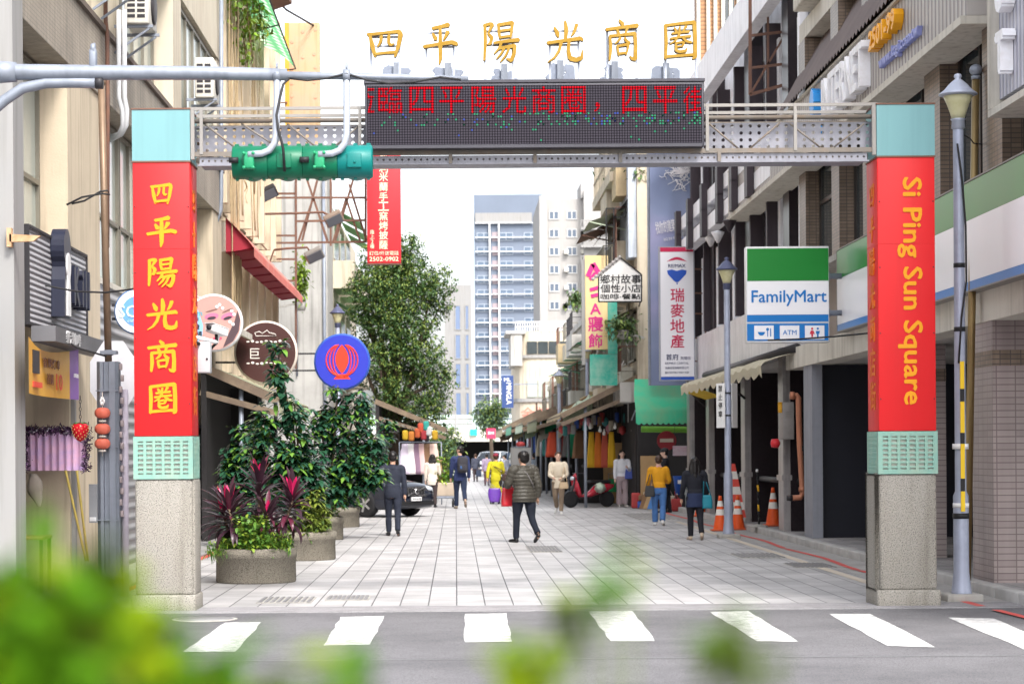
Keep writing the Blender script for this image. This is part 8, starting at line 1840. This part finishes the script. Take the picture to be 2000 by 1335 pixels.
s,k=person('man in a navy jacket with a dark backpack striding away',G(899,993),1.83,R(6),cloth('navy',(.022,.032,.095),.2),cloth('navy_trousers',(.014,.022,.05),.2),mat('shoe_tan',(.22,.18,.14),.5),M_hair,((14,4),(-20,34)),((8,8,12),(-6,10,26)),2,.47,head_turn=38)
bp=k['T'](.2,.03,-.12);t=thing('backpack','dark grey backpack worn by the man in the navy jacket','backpack',tuple(bp));b=MB();b.rbox(-.15,.15,-.09,.10,-.24,.23,.07);b.rbox(-.12,.12,-.13,-.06,-.20,.02,.04);b.build('pack',cloth('backpack',(.035,.034,.042),.4),t,False)
b=MB();b.rbox(-.07,-.02,-.135,-.12,-.12,-.04,.006);b.build('patch',cloth('patch_blue',(.04,.10,.25)),t,False)
b=MB()
for sx in (-1,1): b.tube([Vector((sx*.08,.06,.2)),Vector((sx*.09,.14,.25)),Vector((sx*.11,.24,.16)),Vector((sx*.12,.12,-.1)),Vector((sx*.1,.06,-.18))],.018,6)
b.build('strap',cloth('backpack',(.035,.034,.042)),t,False)
s,k=person('woman with a dark bob in a pale knitted cardigan standing by the flat trolley',G(845,990),1.58,R(-8),cloth('ivory_knit',(.62,.54,.47),.25),cloth('brown_trousers',(.045,.032,.032)),mat('shoe_black',(.012,.012,.014),.35),M_hair,((4,3),(-4,5)),((4,8,8),(10,10,34)),2,.50,M_skin2,'bob',wide=1.05)
handbag('black bag hanging from the arm of the woman in the pale cardigan',k['hands'][1]-Vector((0,.05,-.06)),.16,.30,.08,M_black,k['hands'][1]+Vector((0,0,.14)))
s,k=person('distant person in dark clothes with a bag walking away down the middle',G(929,940),1.50,R(0),cloth('far_dark',(.05,.055,.08)),cloth('far_brown',(.07,.05,.055)),mat('shoe_black',(.012,.012,.014),.35),M_hairb,((6,3),(-6,8)),face=False)
handbag('dark bag on the shoulder of the distant walker',px(935,917,s.location.y-.2),.3,.36,.14,cloth('bag_navy',(.03,.04,.07)),k['shoulders'][1])
s,k=person('woman in a white top and mauve wide trousers standing before the stall',Vector((px(1215,900,63.4).x,63.4,0)),1.66,R(186),cloth('white_top',(.68,.69,.74),.15),cloth('mauve',(.38,.30,.32),.15),mat('shoe_pale',(.55,.52,.5),.5),M_hair,((3,2),(-3,4)),((20,8,92),(2,7,10)),0,.38,M_skin2,'bob',wide=1.5)
handbag('blue shoulder bag of the woman in the white top',px(1229,916,s.location.y-.12),.26,.28,.12,cloth('bag_blue',(.07,.10,.36)),k['shoulders'][0],0,slack=-.05)
s,k=person('woman in a mustard sweater and blue jeans walking away on the right',G(1287,1026),1.53,R(-6),cloth('mustard',(.58,.27,.012),.2),cloth('denim',(.06,.15,.36),.4),mat('shoe_white',(.66,.65,.64),.5),M_hairb,((8,4),(-8,20)),((6,14,22),(14,12,66)),2,.38,M_skin2,'bun',False,1.08,wide=1.22,collar=cloth('pink_scarf',(.55,.30,.34)))
handbag('dark grey shoulder bag on the left side of the mustard sweater',px(1269,948,s.location.y-.12),.22,.24,.10,cloth('bag_charcoal',(.045,.045,.048)),k['shoulders'][0])
s,k=person('man in black with a cap standing in profile before the dark shop',Vector((px(1302,995,57.2).x,57.2,0)),1.70,R(75),cloth('black',(.018,.018,.022)),cloth('black_trousers2',(.016,.018,.026)),mat('shoe_black',(.012,.012,.014),.35),M_hair,((3,2),(-3,4)),((6,6,20),(6,6,20)),2,.47,M_skin2,hat=M_black)
s,k=person('woman with long black hair in a black coat walking away, right side',G(1358,1054),1.52,R(3),cloth('black_coat',(.014,.015,.022),.2),cloth('black_tights',(.012,.012,.018),.2),mat('shoe_beige',(.42,.34,.26),.5),M_hair,((7,4),(-9,26)),((4,12,18),(8,14,22)),2,.50,None,'long',skirt=cloth('navy_skirt',(.02,.03,.075)))
handbag('teal handbag swinging at the side of the woman with long hair',px(1381,966,s.location.y-.05),.20,.25,.11,cloth('bag_teal',(.01,.19,.26),.2,.5),k['shoulders'][1])
for lb,x,y,H,rz,tc,bc,hs in (('distant person in a lilac top left of the yellow coat',951,948,1.52,0,(.28,.22,.30),(.10,.05,.06),'short'),('distant vendor in a pale shirt bending by the white cart',993,955,1.50,60,(.42,.44,.52),(.3,.25,.3),'short'),('distant person in dark blue with a pale backpack near the far car',1043,958,1.55,10,(.03,.045,.08),(.04,.04,.05),'short')):
    n_=lb.split()[3]+str(x);s,k=person(lb,G(x,y),H,R(rz),cloth('far_top'+n_,tc),cloth('far_bottom'+n_,bc),M_dark,M_hair,((6,3),(-6,8)),lean=14 if 'bending' in lb else 2,face=False)
t=thing('backpack','pale blue backpack of the distant person near the far car','backpack',tuple(k['T'](.2,0,-.12)));b=MB();b.rbox(-.15,.15,-.09,.08,-.2,.2,.06);b.build('pack',cloth('backpack_pale',(.35,.42,.52)),t,False)
c=px(731,866,42.2);s=MB().ell((0,0,0),.34,.22,.26,16,10).build('smoke',bpy.data.materials.new('smoke_puff'),None,False);s.location=c;s['kind']='stuff';s['label']='thin bluish puff of smoke drifting beside the head of the man in the suit';s['category']='smoke'
m=s.data.materials[0];m.use_nodes=True;n_=m.node_tree.nodes;l_=m.node_tree.links;n_.remove(n_['Principled BSDF']);v=n_.new('ShaderNodeVolumePrincipled');v.inputs['Color'].default_value=(.75,.82,.95,1)
tc=n_.new('ShaderNodeTexCoord');nz=n_.new('ShaderNodeTexNoise');nz.inputs['Scale'].default_value=5;nz.inputs['Detail'].default_value=4;l_.new(tc.outputs['Object'],nz.inputs['Vector']);ln=n_.new('ShaderNodeVectorMath');ln.operation='LENGTH';l_.new(tc.outputs['Object'],ln.inputs[0])
f1=n_.new('ShaderNodeMapRange');f1.inputs[1].default_value=.30;f1.inputs[2].default_value=.05;l_.new(ln.outputs['Value'],f1.inputs[0]);f2=n_.new('ShaderNodeMapRange');f2.inputs[1].default_value=.4;f2.inputs[2].default_value=.75;f2.inputs[4].default_value=2.5;l_.new(nz.outputs['Fac'],f2.inputs[0])
mu=n_.new('ShaderNodeMath');mu.operation='MULTIPLY';l_.new(f1.outputs[0],mu.inputs[0]);l_.new(f2.outputs[0],mu.inputs[1]);l_.new(mu.outputs[0],v.inputs['Density']);l_.new(v.outputs[0],n_['Material Output'].inputs['Volume'])
# ================================================================ out of focus leaves close to the lens
M_fg=[leafmat('near_leaf',(.05,.135,.002),(.02,.06,.001),.8,6),leafmat('near_leaf_lime',(.15,.21,.002),(.08,.14,.001),.8,6),leafmat('near_leaf_olive',(.035,.055,.005),(.02,.035,.001),.8,6)]
for m_ in M_fg: m_.node_tree.nodes['Principled BSDF'].inputs['Specular IOR Level'].default_value=.08
def near_shrub(label,base,sprays,seed,L=.055):
    rr=random.Random(seed);s=thing('roadside_shrub',label,'shrub',base);B0=Vector(base);st=MB();b=MB()
    for tip,n,sx,sz,mi0,L in sprays:
        tip=Vector(tip);mid=B0.lerp(tip,.6)+Vector((rr.uniform(-.01,.01),0,0));st.tube([B0,mid,tip],[.003,.002,.001],6)
        for i in range(n):
            p=tip+Vector((rr.gauss(0,sx),rr.gauss(0,.03),rr.gauss(0,sz)));mi=mi0 if rr.random()<.75 else rr.choice((0,1,2));leaf(b,p,rdir(rr,.2),Vector((0,-.3,1)),L*rr.uniform(.7,1.3),L*.6,mi,.15,3)
    st.build('stems',mat('near_stem',(.10,.14,.03),.8),s);b.build('leaves',M_fg,s)
dn=.95;u=dn/F
def T(x,y,d=dn): return tuple(px(x,y,d))
near_shrub('blurred bright green shrub close to the lens at lower left',(px(120,1500,dn).x,dn,-.02),
  [(T(50,1160),34,45*u,40*u,0,.022),(T(150,1140),12,26*u,45*u,2,.02),(T(110,1240),90,75*u,48*u,0,.026),(T(230,1230),50,40*u,40*u,1,.022),(T(20,1300),110,60*u,45*u,1,.026),(T(140,1335),140,100*u,42*u,0,.026),(T(290,1340),50,45*u,30*u,1,.022),(T(390,1385),40,40*u,16*u,1,.020),(T(220,1400),200,140*u,40*u,0,.03)],1)
near_shrub('blurred green leaf sprig close to the lens at bottom centre',(px(1060,1500,dn).x,dn,-.02),
  [(T(1035,1290),26,18*u,22*u,1,.018),(T(1010,1345),14,22*u,14*u,1,.016),(T(1112,1195,1.05),16,11*u,11*u,2,.016),(T(1155,1165,1.05),9,10*u,9*u,0,.015),(T(1195,1138,1.05),10,11*u,9*u,0,.015),(T(1240,1102,1.05),6,10*u,9*u,1,.014)],2)
near_shrub('blurred dark green leaves close to the lens right of centre',(px(1440,1500,dn).x,dn,-.02),[(T(1430,1275),26,20*u,18*u,2,.018),(T(1470,1225),3,18*u,12*u,0,.012),(T(1380,1250),3,14*u,12*u,0,.012)],3)
near_shrub('blurred green leaf tip at the bottom edge left of centre',(px(680,1500,dn).x,dn,-.02),[(T(680,1335),20,26*u,16*u,0,.018),(T(640,1350),10,20*u,12*u,1,.018)],4)
